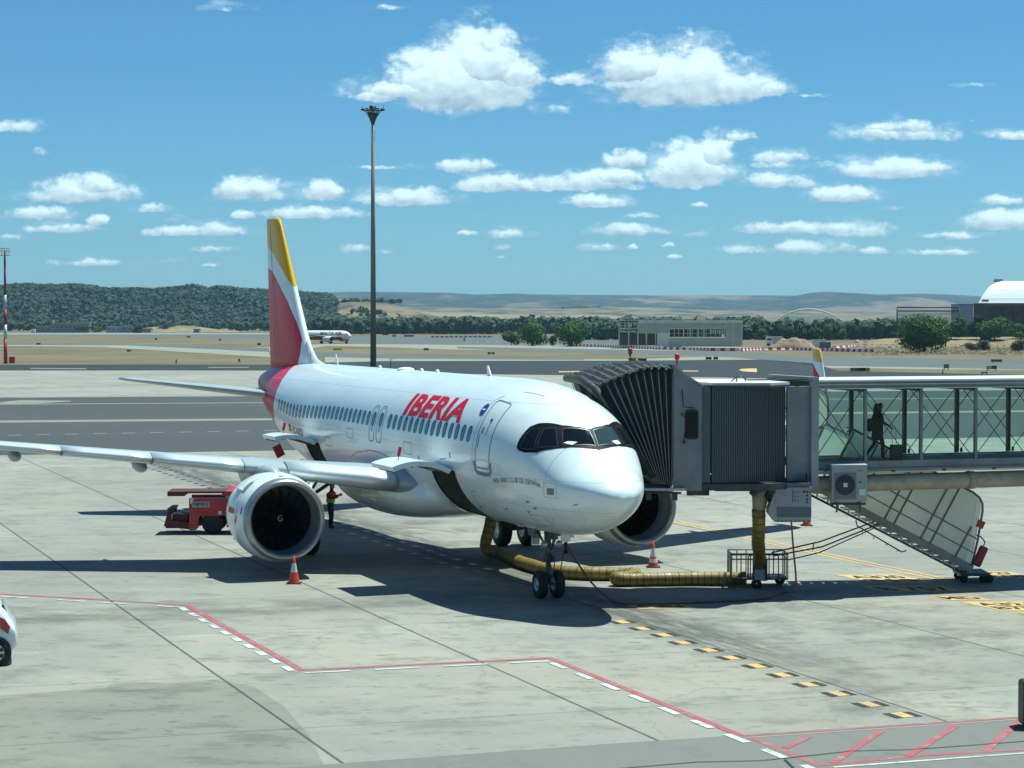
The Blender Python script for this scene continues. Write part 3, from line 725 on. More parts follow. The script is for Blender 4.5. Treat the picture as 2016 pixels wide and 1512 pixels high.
for sd in (1, -1):
    m = MB(); m.loft([wing_ring(y, sd) for y in (.6, 1.9, 3, 4.2, 5.3, 6.4, 8, 10, 12, 14, 15.6, 16.7)])
    wing = m.build('wing', M_GREYP, plane)
    # leading-edge slats, slightly proud
    def slat(y0, y1, ext=.16, dz=-.015):
        rings = []
        for j in range(5):
            y = y0+(y1-y0)*j/4; s, z, c, tk = wing_at(y); c0 = min(c*ext, .75); pr_ = []
            F = [(x, h) for x, h in foil(c, tk, n=40)]
            up = [p for p in F[:41] if p[0] <= c0]; lo = [p for p in F[41:] if p[0] <= c0*.8]
            L = up + lo
            pr_ = [A(s+x-.03, sd*y, z+h*1.05+(.004 if i < len(up) else -.01)+dz*0-.03*x) for i, (x, h) in enumerate(L)]
            rings.append(pr_)
        k = min(len(r_) for r_ in rings)
        def res_(r_, n_=24):
            d = [0]
            for a, b in zip(r_, r_[1:]): d.append(d[-1]+(b-a).length)
            o = []
            for i in range(n_):
                t = d[-1]*i/(n_-1); j = 0
                while j < len(d)-2 and d[j+1] < t: j += 1
                o.append(r_[j].lerp(r_[j+1], (t-d[j])/max(1e-9, d[j+1]-d[j])))
            return o
        rings = [res_(r_) for r_ in rings]
        mm = MB(); mm.loft(rings); return mm.build('slat', M_SLAT, wing)
    for y0, y1 in ((2.15, 5.15), (6.35, 8.9), (8.93, 11.45), (11.48, 14), (14.03, 16.4)): slat(y0, y1)
    for y in (2.15, 5.15, 6.35, 8.915, 11.465, 14.015):
        s, z, c, tk = wing_at(y); mm = MB(); L = [A(s+x-.034, sd*y, z+h*1.05-.03*x+(.006 if h > 0 else -.014)) for x, h in foil(c, tk, n=30) if x <= min(c*.16, .75)]
        mm.tube(L, .014, 5, caps=False); mm.build('slat_joint', M_LINE, wing)
    # sharklet
    m = MB(); rings = []
    for (y, z0, s0, c) in ((16.7, 4.035, 19.57, 1.62), (17.0, 4.1, 19.85, 1.42), (17.25, 4.3, 20.1, 1.3), (17.4, 4.7, 20.4, 1.15), (17.5, 5.3, 20.78, .98), (17.6, 6.0, 21.2, .78), (17.68, 6.5, 21.52, .62), (17.7, 6.6, 21.75, .38)):
        up = {4.035: 0., 4.1: .3, 4.3: .85}.get(z0, 1.4); r_ = []
        for (x, h) in foil(c, .10, n=10): r_.append(A(s0+x, sd*(y-h*math.sin(min(up, 1.45))), z0+h*math.cos(min(up, 1.45))))
        rings.append(r_)
    m.loft(rings); m.build('sharklet', M_SHK, plane)
    # flap track fairings
    for y in (5.0, 8.9, 12.6):
        s, z, c, tk = wing_at(y); m = MB(); P = []
        prof = [(0, .02), (.15, .13), (.5, .2), (.9, .22), (1.7, .17), (2.3, .08), (2.55, .01)]
        k = .8 if y > 6 else 1.
        m.lathe([(-(s+c*.45+h*k*1.0), r_*k*1.1) for h, r_ in prof], 14, (0, -sd*y, z-.3-.03*c*.6), 'X'); o = m.build('flap_track_fairing', M_GREYP, plane)
    # tailplane
    m = MB(); rings = []
    for (y, s, z, c) in ((.3, 31.0, 4.62, 4.3), (1.2, 31.5, 4.74, 3.85), (6.1, 34.45, 5.28, 1.55), (6.4, 34.75, 5.31, 1.2)):
        rings.append([A(s+x, sd*y, z+h) for x, h in foil(c, .1, 0., n=12)])
    m.loft(rings); m.build('tailplane', M_GREYP, plane)
# fin with rudder line
m = MB(); rings = []
for (z, s, c) in ((5.4, 29.6, 6.6), (6.0, 29.35, 6.9), (6.5, 29.95, 6.35), (7.2, 30.65, 5.72), (8.96, 32.17, 4.35), (10.4, 33.42, 3.24), (11.5, 34.35, 2.4), (11.75, 34.62, 2.15), (11.84, 34.95, 1.8)):
    tk = .10; r_ = []
    P = foil(c, tk, 0., n=16)
    r_ = [A(s+x, h, z) for x, h in P]; rings.append(r_)
m.loft(rings); fin = m.build('fin', M_LIV, plane)
m = MB(); rings = []   # dorsal fillet
for (s, z, w_) in ((26.9, 5.96, .05), (27.8, 6.0, .16), (28.5, 6.08, .2), (29.1, 6.2, .22), (29.7, 6.5, .22), (30.3, 6.95, .2)):
    rings.append([A(s, -w_, 5.7), A(s, -w_*.75, 5.93), A(s, -w_*.25, z-.03), A(s, 0, z), A(s, w_*.25, z-.03), A(s, w_*.75, 5.93), A(s, w_, 5.7)])
m.loft(rings); m.build('dorsal_fillet', M_LIV, plane)
m = MB(); m.beam(A(34.25, .285, 6.1), A(35.95, .075, 11.7), .012, .03); m.beam(A(34.25, -.285, 6.1), A(35.95, -.075, 11.7), .012, .03)
m.build('rudder_gap', M_LINE, fin)
m = MB(); m.lathe([(-37.3, .2), (-37.45, .17), (-37.5, .1)], 16, (0, 0, 5.1), 'X'); m.build('tail_exhaust', M_FAN, plane)

# ---- things laid on the body: generic decals in (s, theta)
def decal(name, poly, mt, parent=None, off=.006, ds=.15, dt=.08):
    bm = bmesh.new(); bm.faces.new([bm.verts.new((a, b, 0)) for a, b in poly])
    bmesh.ops.triangulate(bm, faces=bm.faces)
    x0, x1 = min(p[0] for p in poly), max(p[0] for p in poly); y0, y1 = min(p[1] for p in poly), max(p[1] for p in poly)
    slice_bm(bm, [x0+ds*i for i in range(1, int((x1-x0)/ds)+1)], [y0+dt*i for i in range(1, int((y1-y0)/dt)+1)])
    for v in bm.verts: v.co = FS(v.co.x, v.co.y, off)
    bmesh.ops.recalc_face_normals(bm, faces=bm.faces)
    c = A(poly[0][0], 0, 3.9)
    if bm.faces and sum((f.normal.dot(f.calc_center_median()-c) for f in bm.faces)) < 0:
        bmesh.ops.reverse_faces(bm, faces=bm.faces)
    return bm_obj(name, bm, mt, parent or plane, smooth=True)
def rrect(s0, s1, t0, t1, r, n=4):      # r in metres; theta scaled by 2 m
    k = 2.0; P = []
    for cx, cy, a in ((s1-r, t1-r/k, 0), (s0+r, t1-r/k, 90), (s0+r, t0+r/k, 180), (s1-r, t0+r/k, 270)):
        for i in range(n+1):
            q = R(a+90*i/n); P.append((cx+r*math.cos(q), cy+r/k*math.sin(q)))
    return P
def ring(name, P, w_, mt, parent=None, off=.007):
    """closed outline of width w_ following polygon P (s, theta)"""
    m = MB(); n = len(P); pts = []
    Q = []
    for i in range(n):
        a, b = P[i], P[(i+1) % n]; L = math.hypot(b[0]-a[0], (b[1]-a[1])*2); k = max(1, int(L/.15))
        for j in range(k): Q.append((a[0]+(b[0]-a[0])*j/k, a[1]+(b[1]-a[1])*j/k))
    n = len(Q); I, O = [], []
    for i in range(n):
        a, b = Q[i-1], Q[(i+1) % n]; d = Vector((b[0]-a[0], (b[1]-a[1])*2)).normalized(); nn = Vector((-d.y, d.x))*w_/2
        I.append(FS(Q[i][0]-nn.x, Q[i][1]-nn.y/2, off)); O.append(FS(Q[i][0]+nn.x, Q[i][1]+nn.y/2, off))
    m.add(I+O, [(i, (i+1) % n, n+(i+1) % n, n+i) for i in range(n)])
    return m.build(name, mt, parent or plane, fix=False)
def line(name, P, w_, mt, parent=None, off=.007):
    m = MB(); Q = []
    for a, b in zip(P, P[1:]):
        L = math.hypot(b[0]-a[0], (b[1]-a[1])*2); k = max(1, int(L/.15))
        for j in range(k): Q.append((a[0]+(b[0]-a[0])*j/k, a[1]+(b[1]-a[1])*j/k))
    Q.append(P[-1]); I, O = [], []
    for i in range(len(Q)):
        a, b = Q[max(0, i-1)], Q[min(len(Q)-1, i+1)]; d = Vector((b[0]-a[0], (b[1]-a[1])*2)).normalized(); nn = Vector((-d.y, d.x))*w_/2
        I.append(FS(Q[i][0]-nn.x, Q[i][1]-nn.y/2, off)); O.append(FS(Q[i][0]+nn.x, Q[i][1]+nn.y/2, off))
    n = len(Q); m.add(I+O, [(i, i+1, n+i+1, n+i) for i in range(n-1)])
    return m.build(name, mt, parent or plane, fix=False)
# cabin windows on the right side
W = [6.26+.528*i for i in range(15)] + [14.55, 15.34] + [15.94+.52*i for i in range(24)]
for s in W:
    tc_ = 1.285 if s < 20 else 1.285+(s-20)*.016
    f = decal('cabin_window', rrect(s-.15, s+.15, tc_-.115, tc_+.115, .13), M_FRAME, off=.005, ds=1, dt=.1)
    decal('window_pane', rrect(s-.12, s+.12, tc_-.098, tc_+.098, .105), M_PANE, f, .009, ds=1, dt=.1)
for s in (14.55, 15.34):
    d = ring('overwing_exit', rrect(s-.27, s+.27, 1.07, 1.63, .16), .035, M_LINE)
    line('exit_handle', [(s-.04, 1.44), (s+.04, 1.44)], .16, M_LINE, d)
# service door R1 and its sill
d = ring('cabin_door', rrect(4.60, 5.58, .70, 1.72, .14), .035, M_LINE)
line('door_sill_guard', [(5.68, 1.64), (5.66, 1.74), (5.5, 1.79), (5.0, 1.80), (4.66, 1.79), (4.54, 1.74), (4.52, 1.64)], .10, M_LINE, d, .012)
line('door_stencil', [(5.45, 1.28), (5.45, 1.45)], .05, M_LINE, d); line('door_stencil', [(5.05, 1.05), (5.05, 1.26)], .035, M_LINE, d)
decal('door_window', rrect(4.97, 5.13, 1.01, 1.05, .04), M_PANE, d, .009); decal('door_vent', rrect(5.28, 5.4, 1.15, 1.25, .06), M_LINE, d, .009)
line('door_frame_line', [(5.8, 1.7), (5.82, 1.3), (5.78, .72), (5.5, .6)], .018, M_LINE)
line('panel_joint', [(4.9, .42), (4.0, .30)], .02, M_LINE)
# lettering
lettering('IBERIA', lambda u, v: FS(12.62-5.32*u, 1.165-.39*v, .008), M_REDT, plane, bold=.04, shear=.15, spacing=1.06, cuts=8)
lettering('REAL AERO CLUB DE ESPAÑA', lambda u, v: FS(4.48-2.41*u, 1.893-.087*u-(.073+.025*u)*v, .009), M_GREYT, plane, bold=.0, spacing=1.05, cuts=6)
lettering('EC-NZQ', lambda u, v: FS(25.3-1.5*u, 1.80-.15*v, .008), M_GREYT, plane, bold=.01, cuts=3)
for i, mt in enumerate((M_REDT, mat('flag yellow', (.7, .45, .02), .5), M_REDT)):
    decal('flag_stripe', [(25.55, 1.65+.045*i), (26.0, 1.65+.045*i), (26.0, 1.69+.045*i), (25.55, 1.69+.045*i)], mt)
em = decal('round_emblem', [(5.98+.20*math.cos(i*PI/10), .905+.105*math.sin(i*PI/10)) for i in range(20)], M_BLUE)
lettering('alliance', lambda u, v: FS(6.12-.28*u, .925-.03*v, .012), M_WHITE, em, cuts=2) if False else line('emblem_bar', [(6.1, .905), (5.86, .905)], .045, M_WHITE, em, .011)
# static port panel with its dashed frame
pn = decal('static_port_panel', [(1.82, 1.743), (1.55, 1.661), (1.59, 1.811), (1.88, 1.879)], M_LINE)
fr_ = [(1.94, 1.677), (1.48, 1.53), (1.48, 1.85), (2.01, 1.95)]
for i in range(len(fr_)):
    a, b = fr_[i], fr_[(i+1) % len(fr_)]; L = math.hypot(b[0]-a[0], (b[1]-a[1])*2)
    if L < .1: continue
    k = int(L/.1)
    for j in range(k):
        u0, u1 = j/k, (j+.5)/k
        line('dashed_frame_mark', [(a[0]+(b[0]-a[0])*u0, a[1]+(b[1]-a[1])*u0), (a[0]+(b[0]-a[0])*u1, a[1]+(b[1]-a[1])*u1)], .018, M_LINE, pn)
for (s, t) in ((2.8, 2.22), (3.25, 2.3), (1.0, 2.0), (4.6, 2.3), (6.9, 2.4), (3.0, 2.12)):
    line('small_probe', [(s, t), (s-.14, t-.01)], .05, M_LINE, None, .02)
for (s0_, s1_, t0_, t1_) in ((2.6, 3.3, 2.35, 2.6), (6.2, 6.7, 2.1, 2.35), (11.2, 12.0, 1.55, 1.72), (17.4, 18.1, 1.5, 1.64), (20.2, 20.9, 1.7, 1.85),):
    ring('access_hatch', rrect(s0_, s1_, t0_, t1_, .05), .016, M_LINE)
for (s, t) in ((7.7, 1.62), (10.6, 1.75)): decal('small_hatch', rrect(s-.06, s+.06, t-.04, t+.04, .05), M_PANE)
m = MB(); m.tube([FS(8.1, 1.68), FS(8.1, 1.68, .16), FS(7.95, 1.66, .2)], .012, 6); m.build('ice_probe', M_LINE, plane)
line('fairing_joint', [(18.2, 1.98), (17.2, 1.86), (15.6, 1.78), (14.2, 1.80), (12.8, 1.9), (12.0, 2.02)], .025, M_LINE)
# antennas
for (s, h) in ((9.6, .33), (26.0, .42), (24.4, .0)):
    if h: m = MB(); m.prism([(0, 0), (.34, 0), (.42, h), (.3, h)], lambda p, s=s: A(s+p[0], -.012, 5.97+p[1]), lambda p, s=s: A(s+p[0], .012, 5.97+p[1])); m.build('blade_antenna', M_WHITE, plane)
m = MB(); m.lathe([(0, .3), (.05, .28), (.09, .15), (.1, 0)], 16, A(17.9, 0, 5.99)); m.build('antenna_dome', M_WHITE, plane)
for s in (14.6, 16.2, 20.8):
    m = MB(); m.lathe([(0, .07), (.07, .06), (.1, 0)], 10, A(s, 0, 5.99)); m.build('beacon', M_WHITE, plane)
# cockpit windows
half = [(3.17,1.31),(3.19,1.2),(3.16,1.05),(3.11,.9),(2.96,.77),(2.72,.64),(2.45,.5),(2.27,.3),(2.14,0)]
low = [(1.57,0),(1.65,.26),(1.76,.5),(1.9,.74),(2.1,.975),(2.41,1.24),(2.79,1.34),(3.06,1.35)]
msk = decal('windscreen_surround', half+[(s, -t) for s, t in reversed(half[:-1])]+[(s, -t) for s, t in reversed(low[1:])]+low, M_MASK, off=.008, ds=.1, dt=.06)
for sd in (1, -1):
    for nm, P, mt in (('side_window', [(3.02,1.29),(3.05,1.209),(3.05,1.049),(3.0,.92),(2.78,.82),(2.53,1.2),(2.79,1.275)], M_GLASSD),
                  ('side_window', [(2.70,.79),(2.47,.63),(2.04,.835),(2.08,.90),(2.46,1.165)], M_GLASSD),
                  ('windscreen_pane', [(2.35,.53),(2.2,.27),(2.09,.045),(1.68,.035),(1.78,.42),(1.97,.74)], M_GLASSD if sd > 0 else M_GLASSL)):
        P = [(s, t*sd) for s, t in P]
        w_ = decal(nm, P, mt, msk, .013, .1, .06); ring('pane_frame', P, .016, M_FRAME, w_, .016)
decal('paper_sheet', [(2.02,.70),(1.99,.60),(1.86,.42),(1.85,.56)], M_PAPER, msk, .017)
decal('paper_sheet', [(1.86,-.42),(1.99,-.60),(1.94,-.68),(1.83,-.55)], M_PAPER, msk, .017)
# ---- engines
EX, EZ = 11.48, 1.76
def engine(sd):
    o = (-EX, -sd*5.75, EZ)
    nac = MB()
    outp = [(.30, 1.235), (.55, 1.285), (.95, 1.325), (1.5, 1.335), (2.1, 1.29), (2.7, 1.19), (3.3, 1.04), (3.6, .95)]
    nac.lathe([(-h, r) for h, r in outp]+[(-3.6, .92), (-3.0, .92)], 56, o, 'X')
    nc = nac.build('engine_cowl', M_WHITE, plane)
    lp = MB(); lp.lathe([(-.30, 1.237), (-.16, 1.215), (-.06, 1.185), (-.015, 1.15), (0, 1.11), (-.015, 1.075), (-.07, 1.035), (-.16, 1.005), (-.3, .985)], 56, o, 'X')
    lp.build('inlet_lip', M_LIP, nc)
    b = MB(); b.lathe([(-.3, .985), (-.6, .975), (-.95, .99)], 48, o, 'X'); b.build('inlet_barrel', M_BARREL, nc)
    b = MB(); b.lathe([(-.95, .99), (-1.3, 1.0), (-1.32, .0)], 48, o, 'X'); b.build('fan_case', M_HOLDD, nc)
    # fan: 18 wide twisted blades
    f = MB()
    for k in range(18):
        q0 = 2*PI*k/18; vs = []
        for j in range(7):
            r = .24+(.975-.24)*j/6; tw = R(22+38*j/6); ch = .20+.10*math.sin(PI*j/7); sweep = .05*math.sin(j*.9)
            for e in (-1, -.3, .3, 1):
                ax = -1.02 - sweep - e*ch*math.cos(tw)*.5; tg = e*ch*math.sin(tw)*.5*(1 if 1 else 1)*1.25
                qq = q0+tg/r*1. ; vs.append((o[0]+ax, o[1]+r*math.cos(qq), o[2]+r*math.sin(qq)))
        f.add(vs, [(j*4+i, j*4+i+1, (j+1)*4+i+1, (j+1)*4+i) for j in range(6) for i in range(3)], smooth=True)
    f.build('fan_blades', M_FAN, nc, fix=False)
    s = MB(); s.lathe([(-.62, .0), (-.66, .05), (-.75, .11), (-.9, .19), (-1.05, .25), (-1.2, .26)], 28, o, 'X'); sp = s.build('spinner', M_FAN, nc)
    c = MB(); P = []
    for i in range(15):
        q = R(60+300*i/14); rr = .085-.045*max(0, (i-9)/5); P.append((o[0]-.60-.10*(rr/.11)-.02, o[1]+rr*math.cos(q)*sd, o[2]+rr*math.sin(q)))
    c.tube([(a-.0+.03, b_, c_) for a, b_, c_ in P], .012, 6); c.build('spinner_swirl', M_GREYP, sp)
    # core nozzle and plug
    k = MB(); k.lathe([(-3.0, .62), (-3.9, .6), (-4.5, .44), (-4.5, .40), (-4.2, .4)], 32, o, 'X'); k.build('core_nozzle', M_FAN, nc)
    k = MB(); k.lathe([(-4.2, .3), (-4.8, .22), (-5.3, .04)], 24, o, 'X'); k.build('exhaust_plug', M_FAN, nc)
    # pylon
    p = MB(); rings = []
    for (s_, zt, zb, w_) in ((EX+1.0, EZ+1.30, EZ+1.1, .05), (EX+1.5, EZ+1.44, EZ+1.1, .20), (EX+2.1, EZ+1.50, EZ+1.0, .30), (EX+3.0, EZ+1.40, EZ+.8, .30), (EX+4.4, EZ+1.6, EZ+.6, .24), (EX+6., EZ+1.45, EZ+1.1, .1)):
        rings.append([A(s_, sd*5.75-w_, zb), A(s_, sd*5.75-w_, zt-.12), A(s_, sd*5.75-w_*.5, zt), A(s_, sd*5.75+w_*.5, zt), A(s_, sd*5.75+w_, zt-.12), A(s_, sd*5.75+w_, zb)])
    p.loft(rings); p.build('engine_pylon', M_GREYP, plane)
    # strakes and details
    for e in (1, -1):
        q = R(52)*e; c = Vector((0, math.cos(PI/2-q)*1.3, math.sin(PI/2-q)*1.3)); n = Vector((0, c.y, c.z)).normalized()
        k = MB(); k.prism([(0, 0), (.9, .0), (.85, .26), (.5, .22)], lambda t, c=c, n=n: Vector(o)+Vector((-1.0-t[0], 0, 0))+c+n*t[1]+Vector((0, -n.z, n.y))*.008, lambda t, c=c, n=n: Vector(o)+Vector((-1.0-t[0], 0, 0))+c+n*t[1]-Vector((0, -n.z, n.y))*.008)
        k.build('cowl_strake', M_WHITE, nc)
    def CY(x, ang, off=.006):     # outer side of the cowl
        rr = 1.24
        for (h0, r0), (h1, r1) in zip(outp, outp[1:]):
            if h0 <= x <= h1: rr = r0+(r1-r0)*(x-h0)/(h1-h0)
        rr += off; return Vector((o[0]-x, o[1]-sd*rr*math.cos(ang), o[2]+rr*math.sin(ang)))
    lettering('IBERIA', lambda u, v: CY(1.95-.88*u if sd > 0 else 1.05+.88*u, .10+.13*v), M_REDT, nc, bold=.03, shear=.1, cuts=3)
    fl = MB(); FP = [(.98, -.06), (.90, .02), (.90, .14), (.82, .24), (.78, .12), (.80, 0.), (.88, -.10)]
    fl.add([CY(a, b_*1.1) for a, b_ in FP], [tuple(range(7))]); fl.build('flame_emblem', M_REDT, nc, fix=False)
    def patch(name, x0, x1, a0, a1, mt):
        k = MB(); N = 6; vs = [CY(x0+(x1-x0)*i/N, a0+(a1-a0)*j/N) for i in range(N+1) for j in range(N+1)]
        k.add(vs, [(i*(N+1)+j, i*(N+1)+j+1, (i+1)*(N+1)+j+1, (i+1)*(N+1)+j) for i in range(N) for j in range(N)]); k.build(name, mt, nc, fix=False)
    patch('cowl_vent', .85, 1.15, .62, .95, M_LINE); patch('small_hatch', .45, .52, .14, .3, M_PANE); patch('small_hatch', .42, .5, R(85), R(91), M_PANE)
    for x in (.97, ):
        k = MB(); pts = [CY(x, R(-85)+R(165)*i/40, .003) for i in range(41)]; pt2 = [CY(x+.02, R(-85)+R(165)*i/40, .003) for i in range(41)]
        k.add(pts+pt2, [(i, i+1, 41+i+1, 41+i) for i in range(40)]); k.build('cowl_joint', M_LINE, nc, fix=False)
engine(1); engine(-1)

# ---- landing gear
def wheel(c, r, w_, parent, hubr=.5):
    prof = [(-w_/2, r*hubr), (-w_/2, r*.82), (-w_*.42, r*.93), (-w_*.25, r*.99), (0, r), (w_*.25, r*.99), (w_*.42, r*.93), (w_/2, r*.82), (w_/2, r*hubr)]
    m = MB(); m.lathe(prof, 30, c, 'Y'); t = m.build('tyre', M_DARK, parent)
    m = MB(); m.lathe([(-w_*.42, 0), (-w_*.46, r*.15), (-w_*.32, r*.22), (-w_*.32, r*.38), (-w_/2, r*hubr), (w_/2, r*hubr), (w_*.32, r*.38), (w_*.32, r*.22), (w_*.46, r*.15), (w_*.42, 0)], 20, c, 'Y')
    for k in range(8):
        q = 2*PI*k/8
        for e in (-1, 1): m.box((c[0]+math.cos(q)*r*.3, c[1]+e*w_*.33, c[2]+math.sin(q)*r*.3), (.035, .02, .035), mi=0)
    m.build('wheel_hub', M_HUB, t)
    return t
m = MB(); N0 = A(5.07, 0, 0)
m.tube([N0+Vector((0,0,.42)), N0+Vector((-.02,0,1.05))], .055, 14); m.tube([N0+Vector((-.02,0,1.0)), N0+Vector((-.12,0,2.1))], .095, 14)
m.tube([N0+Vector((0,-.3,.39)), N0+Vector((0,.3,.39))], .045, 10)
m.tube([N0+Vector((-.04,0,1.15)), N0+Vector((.75,0,2.0))], .045, 8); m.tube([N0+Vector((-.04,0,1.3)), N0+Vector((-.7,.18,2.0))], .035, 8); m.tube([N0+Vector((-.04,0,1.3)), N0+Vector((-.7,-.18,2.0))], .035, 8)
m.box(N0+Vector((.08,0,1.35)), (.22,.3,.16)); m.box(N0+Vector((0.02,.14,1.1)), (.16,.1,.14)); m.box(N0+Vector((0.02,-.14,1.1)), (.16,.1,.14))
m.tube([N0+Vector((.06,0,.95)), N0+Vector((.26,0,.75)), N0+Vector((.06,0,.5))], .035, 8)
for e in (-1, 1): m.tube([N0+Vector((.1,e*.1,.6)), N0+Vector((.14,e*.13,1.1)), N0+Vector((.02,e*.1,1.7)), N0+Vector((-.1,e*.05,1.95))], .014, 6)
ng = m.build('nose_gear', M_GEAR, plane)
for e in (-1, 1):
    wheel(tuple(N0+Vector((0, e*.25, .385))), .385, .24, ng)
    m = MB(); m.lathe([(0, .0), (.05, .09), (.07, .11), (.075, .1)], 14, N0+Vector((.15, e*.22, 1.5)), 'X'); m.build('taxi_light', M_HUB, ng)
for e, s0 in ((1, 4.6), (-1, 4.6)):
    m = MB(); m.prism([(.5, 0), (1.1, 0), (1.0, -.26), (.55, -.28)], lambda p: A(s0+p[0], e*.36, 1.96+p[1]), lambda p: A(s0+p[0], e*.40, 1.96+p[1])); m.build('nose_gear_door', M_GEAR, ng)
m = MB(); m.box(A(4.72, 0, 1.8), (.04, .26, .3)); m.build('nose_gear_door', M_GEAR, ng)
m = MB(); dd = Matrix.Rotation(R(12), 3, 'Y'); m.box(A(5.62, .16, 1.66), (.03, .24, .48), mat=dd); gd = m.build('nose_gear_door', M_WHITE, ng)
lettering('NZQ', lambda u, v: A(5.60+.05*0, .24-.24*(1-u)+.04, 1.60+.16*v)+Vector((.04, 0, 0)), M_GREYT, gd, bold=.01)
m = MB(); m.box(A(3.85, .0, 1.78), (.2, .2, .2)); m.box(A(3.85, -.18, 1.83), (.16, .1, .08)); m.build('ground_power_hatch', M_WHITE, plane)
for sd in (1, -1):
    B0 = A(17.71, sd*3.8, 0); m = MB()
    m.tube([B0+Vector((0,0,.58)), B0+Vector((0,sd*.12,1.5))], .09, 12); m.tube([B0+Vector((0,sd*.1,1.4)), B0+Vector((.05,sd*.25,3.1))], .14, 12)
    m.tube([B0+Vector((0,-.52,.58)), B0+Vector((0,.52,.58))], .06, 10)
    m.tube([B0+Vector((0,sd*.15,1.7)), B0+Vector((.2,sd*1.5,2.6))], .06, 8); m.tube([B0+Vector((.1,sd*.15,1.6)), B0+Vector((.8,sd*.7,2.8))], .045, 8)
    m.tube([B0+Vector((.08,0,.75)), B0+Vector((.35,0,1.1)), B0+Vector((.1,sd*.1,1.45))], .045, 8)
    mg = m.build('main_gear', M_GEAR, plane)
    for e in (-1, 1): wheel(tuple(B0+Vector((0, e*.46, .585))), .585, .42, mg)
    m = MB(); m.prism([(0, 0), (1.2, 0), (1.0, -1.3), (.25, -1.35)], lambda p: A(17.1+p[0], sd*4.3, 2.9+p[1]), lambda p: A(17.1+p[0], sd*4.34, 2.9+p[1])); m.build('main_gear_door', M_WHITE, mg)
# ------------------------------------------------------------------ boarding bridge
BA = R(17.5); BO = Vector((8.42, 57.25, 0))      # near corner where the glazed tunnel starts
bx, by = Vector((math.cos(BA), math.sin(BA), 0)), Vector((-math.sin(BA), math.cos(BA), 0))
def T(u, v, z): return BO + bx*u + by*v + Vector((0, 0, z))       # along, across (away), up
MT_ = Matrix.Rotation(BA, 3, 'Z')
M_BGREY = mat('bridge grey paint', (.18, .20, .20), .5, var=.22, vscale=.9)
M_BLIGHT = mat('bridge light grey paint', (.28, .30, .30), .5, var=.15, vscale=1.5)
M_ROOFW = mat('bridge white roof', (.62, .65, .63), .55, var=.1, vscale=1.)
M_CURT = mat('ribbed curtain', (.085, .12, .125), .4, metal=.5)
M_STEELG = mat('dark green steel', (.012, .03, .028), .5)
M_ROD = mat('thin dark rods', (.012, .035, .03), .5)
M_CANV = mat('black canvas bellows', (.013, .017, .017), .62, var=.3, vscale=3, bump=.4, bscale=12)
M_CANVT = mat('grey canvas top', (.019, .024, .023), .7, var=.3, vscale=3, bump=.5, bscale=10)
M_HOOP = mat('bellows hoop', (.20, .21, .21), .5)
M_BEIGE = mat('beige duct paint', (.36, .315, .22), .55, var=.22, vscale=2.5)
M_BOX = mat('cabinet grey', (.33, .35, .335), .5, var=.1)
M_BOXD = mat('cabinet blue grey', (.10, .13, .15), .45)
M_BLK = mat('black plastic', (.012, .012, .013), .5)
M_FLOOR = mat('bridge floor', (.05, .07, .07), .7)
M_REDL = mat('red warning lamp', (.6, .01, .02), .25, coat=.5)
M_STEEL = mat('galvanised steel', (.38, .39, .38), .45, metal=.6, var=.2, vscale=6)
M_DSTEEL = mat('dark steel', (.045, .05, .05), .5, var=.3, vscale=5)
def glass(name, col, op, rough=.02):
    m = bpy.data.materials.new(name); m.use_nodes = True; t = NT(m.node_tree); t.n.clear()
    tr = t.new('ShaderNodeBsdfTransparent'); tr.inputs[0].default_value = (*col, 1)
    gl = t.new('ShaderNodeBsdfGlossy'); gl.inputs['Roughness'].default_value = rough; gl.inputs[0].default_value = (.9, 1, .97, 1)
    fr = t.new('ShaderNodeFresnel'); fr.inputs[0].default_value = 1.5
    mx = t.new('ShaderNodeMixShader'); f = t.m('MULTIPLY_ADD', fr.outputs[0], .4, op)
    t.l.new(f, mx.inputs[0]); t.l.new(tr.outputs[0], mx.inputs[1]); t.l.new(gl.outputs[0], mx.inputs[2])
    t.l.new(mx.outputs[0], t.new('ShaderNodeOutputMaterial').inputs[0]); return m
M_TGL = glass('green tinted glazing', (.76, .90, .86), .0)
def frosted(name, col):
    m = bpy.data.materials.new(name); m.use_nodes = True; t = NT(m.node_tree); t.n.clear()
    tl = t.new('ShaderNodeBsdfTranslucent'); tl.inputs[0].default_value = (*col, 1)
    df = t.new('ShaderNodeBsdfDiffuse'); df.inputs[0].default_value = (*col, 1)
    tr = t.new('ShaderNodeBsdfTransparent')
    a = t.new('ShaderNodeMixShader'); a.inputs[0].default_value = .5; t.l.new(tl.outputs[0], a.inputs[1]); t.l.new(df.outputs[0], a.inputs[2])
    b = t.new('ShaderNodeMixShader'); b.inputs[0].default_value = .10; t.l.new(a.outputs[0], b.inputs[1]); t.l.new(tr.outputs[0], b.inputs[2])
    t.l.new(b.outputs[0], t.new('ShaderNodeOutputMaterial').inputs[0]); return m
M_FROST = frosted('frosted screen panel', (.85, .87, .76))

bridge = thing('boarding_bridge', 'grey glass sided passenger boarding bridge with black folding canopy against the airliner', 'boarding bridge', T(0, 1.3, 0))
def bb(m, name, mt, parent=None, **k):       # build in world coordinates, then parent to the bridge
    par = parent or bridge; o = m.build(name, mt, None, **k)
    o.parent = par; o.matrix_parent_inverse = Matrix.Translation(-Vector(bridge.location)) if par is bridge else Matrix.Identity(4)
    return o
Lw, Wd = 26., 2.6
z0, z1, zr = 3.72, 5.74, 6.0
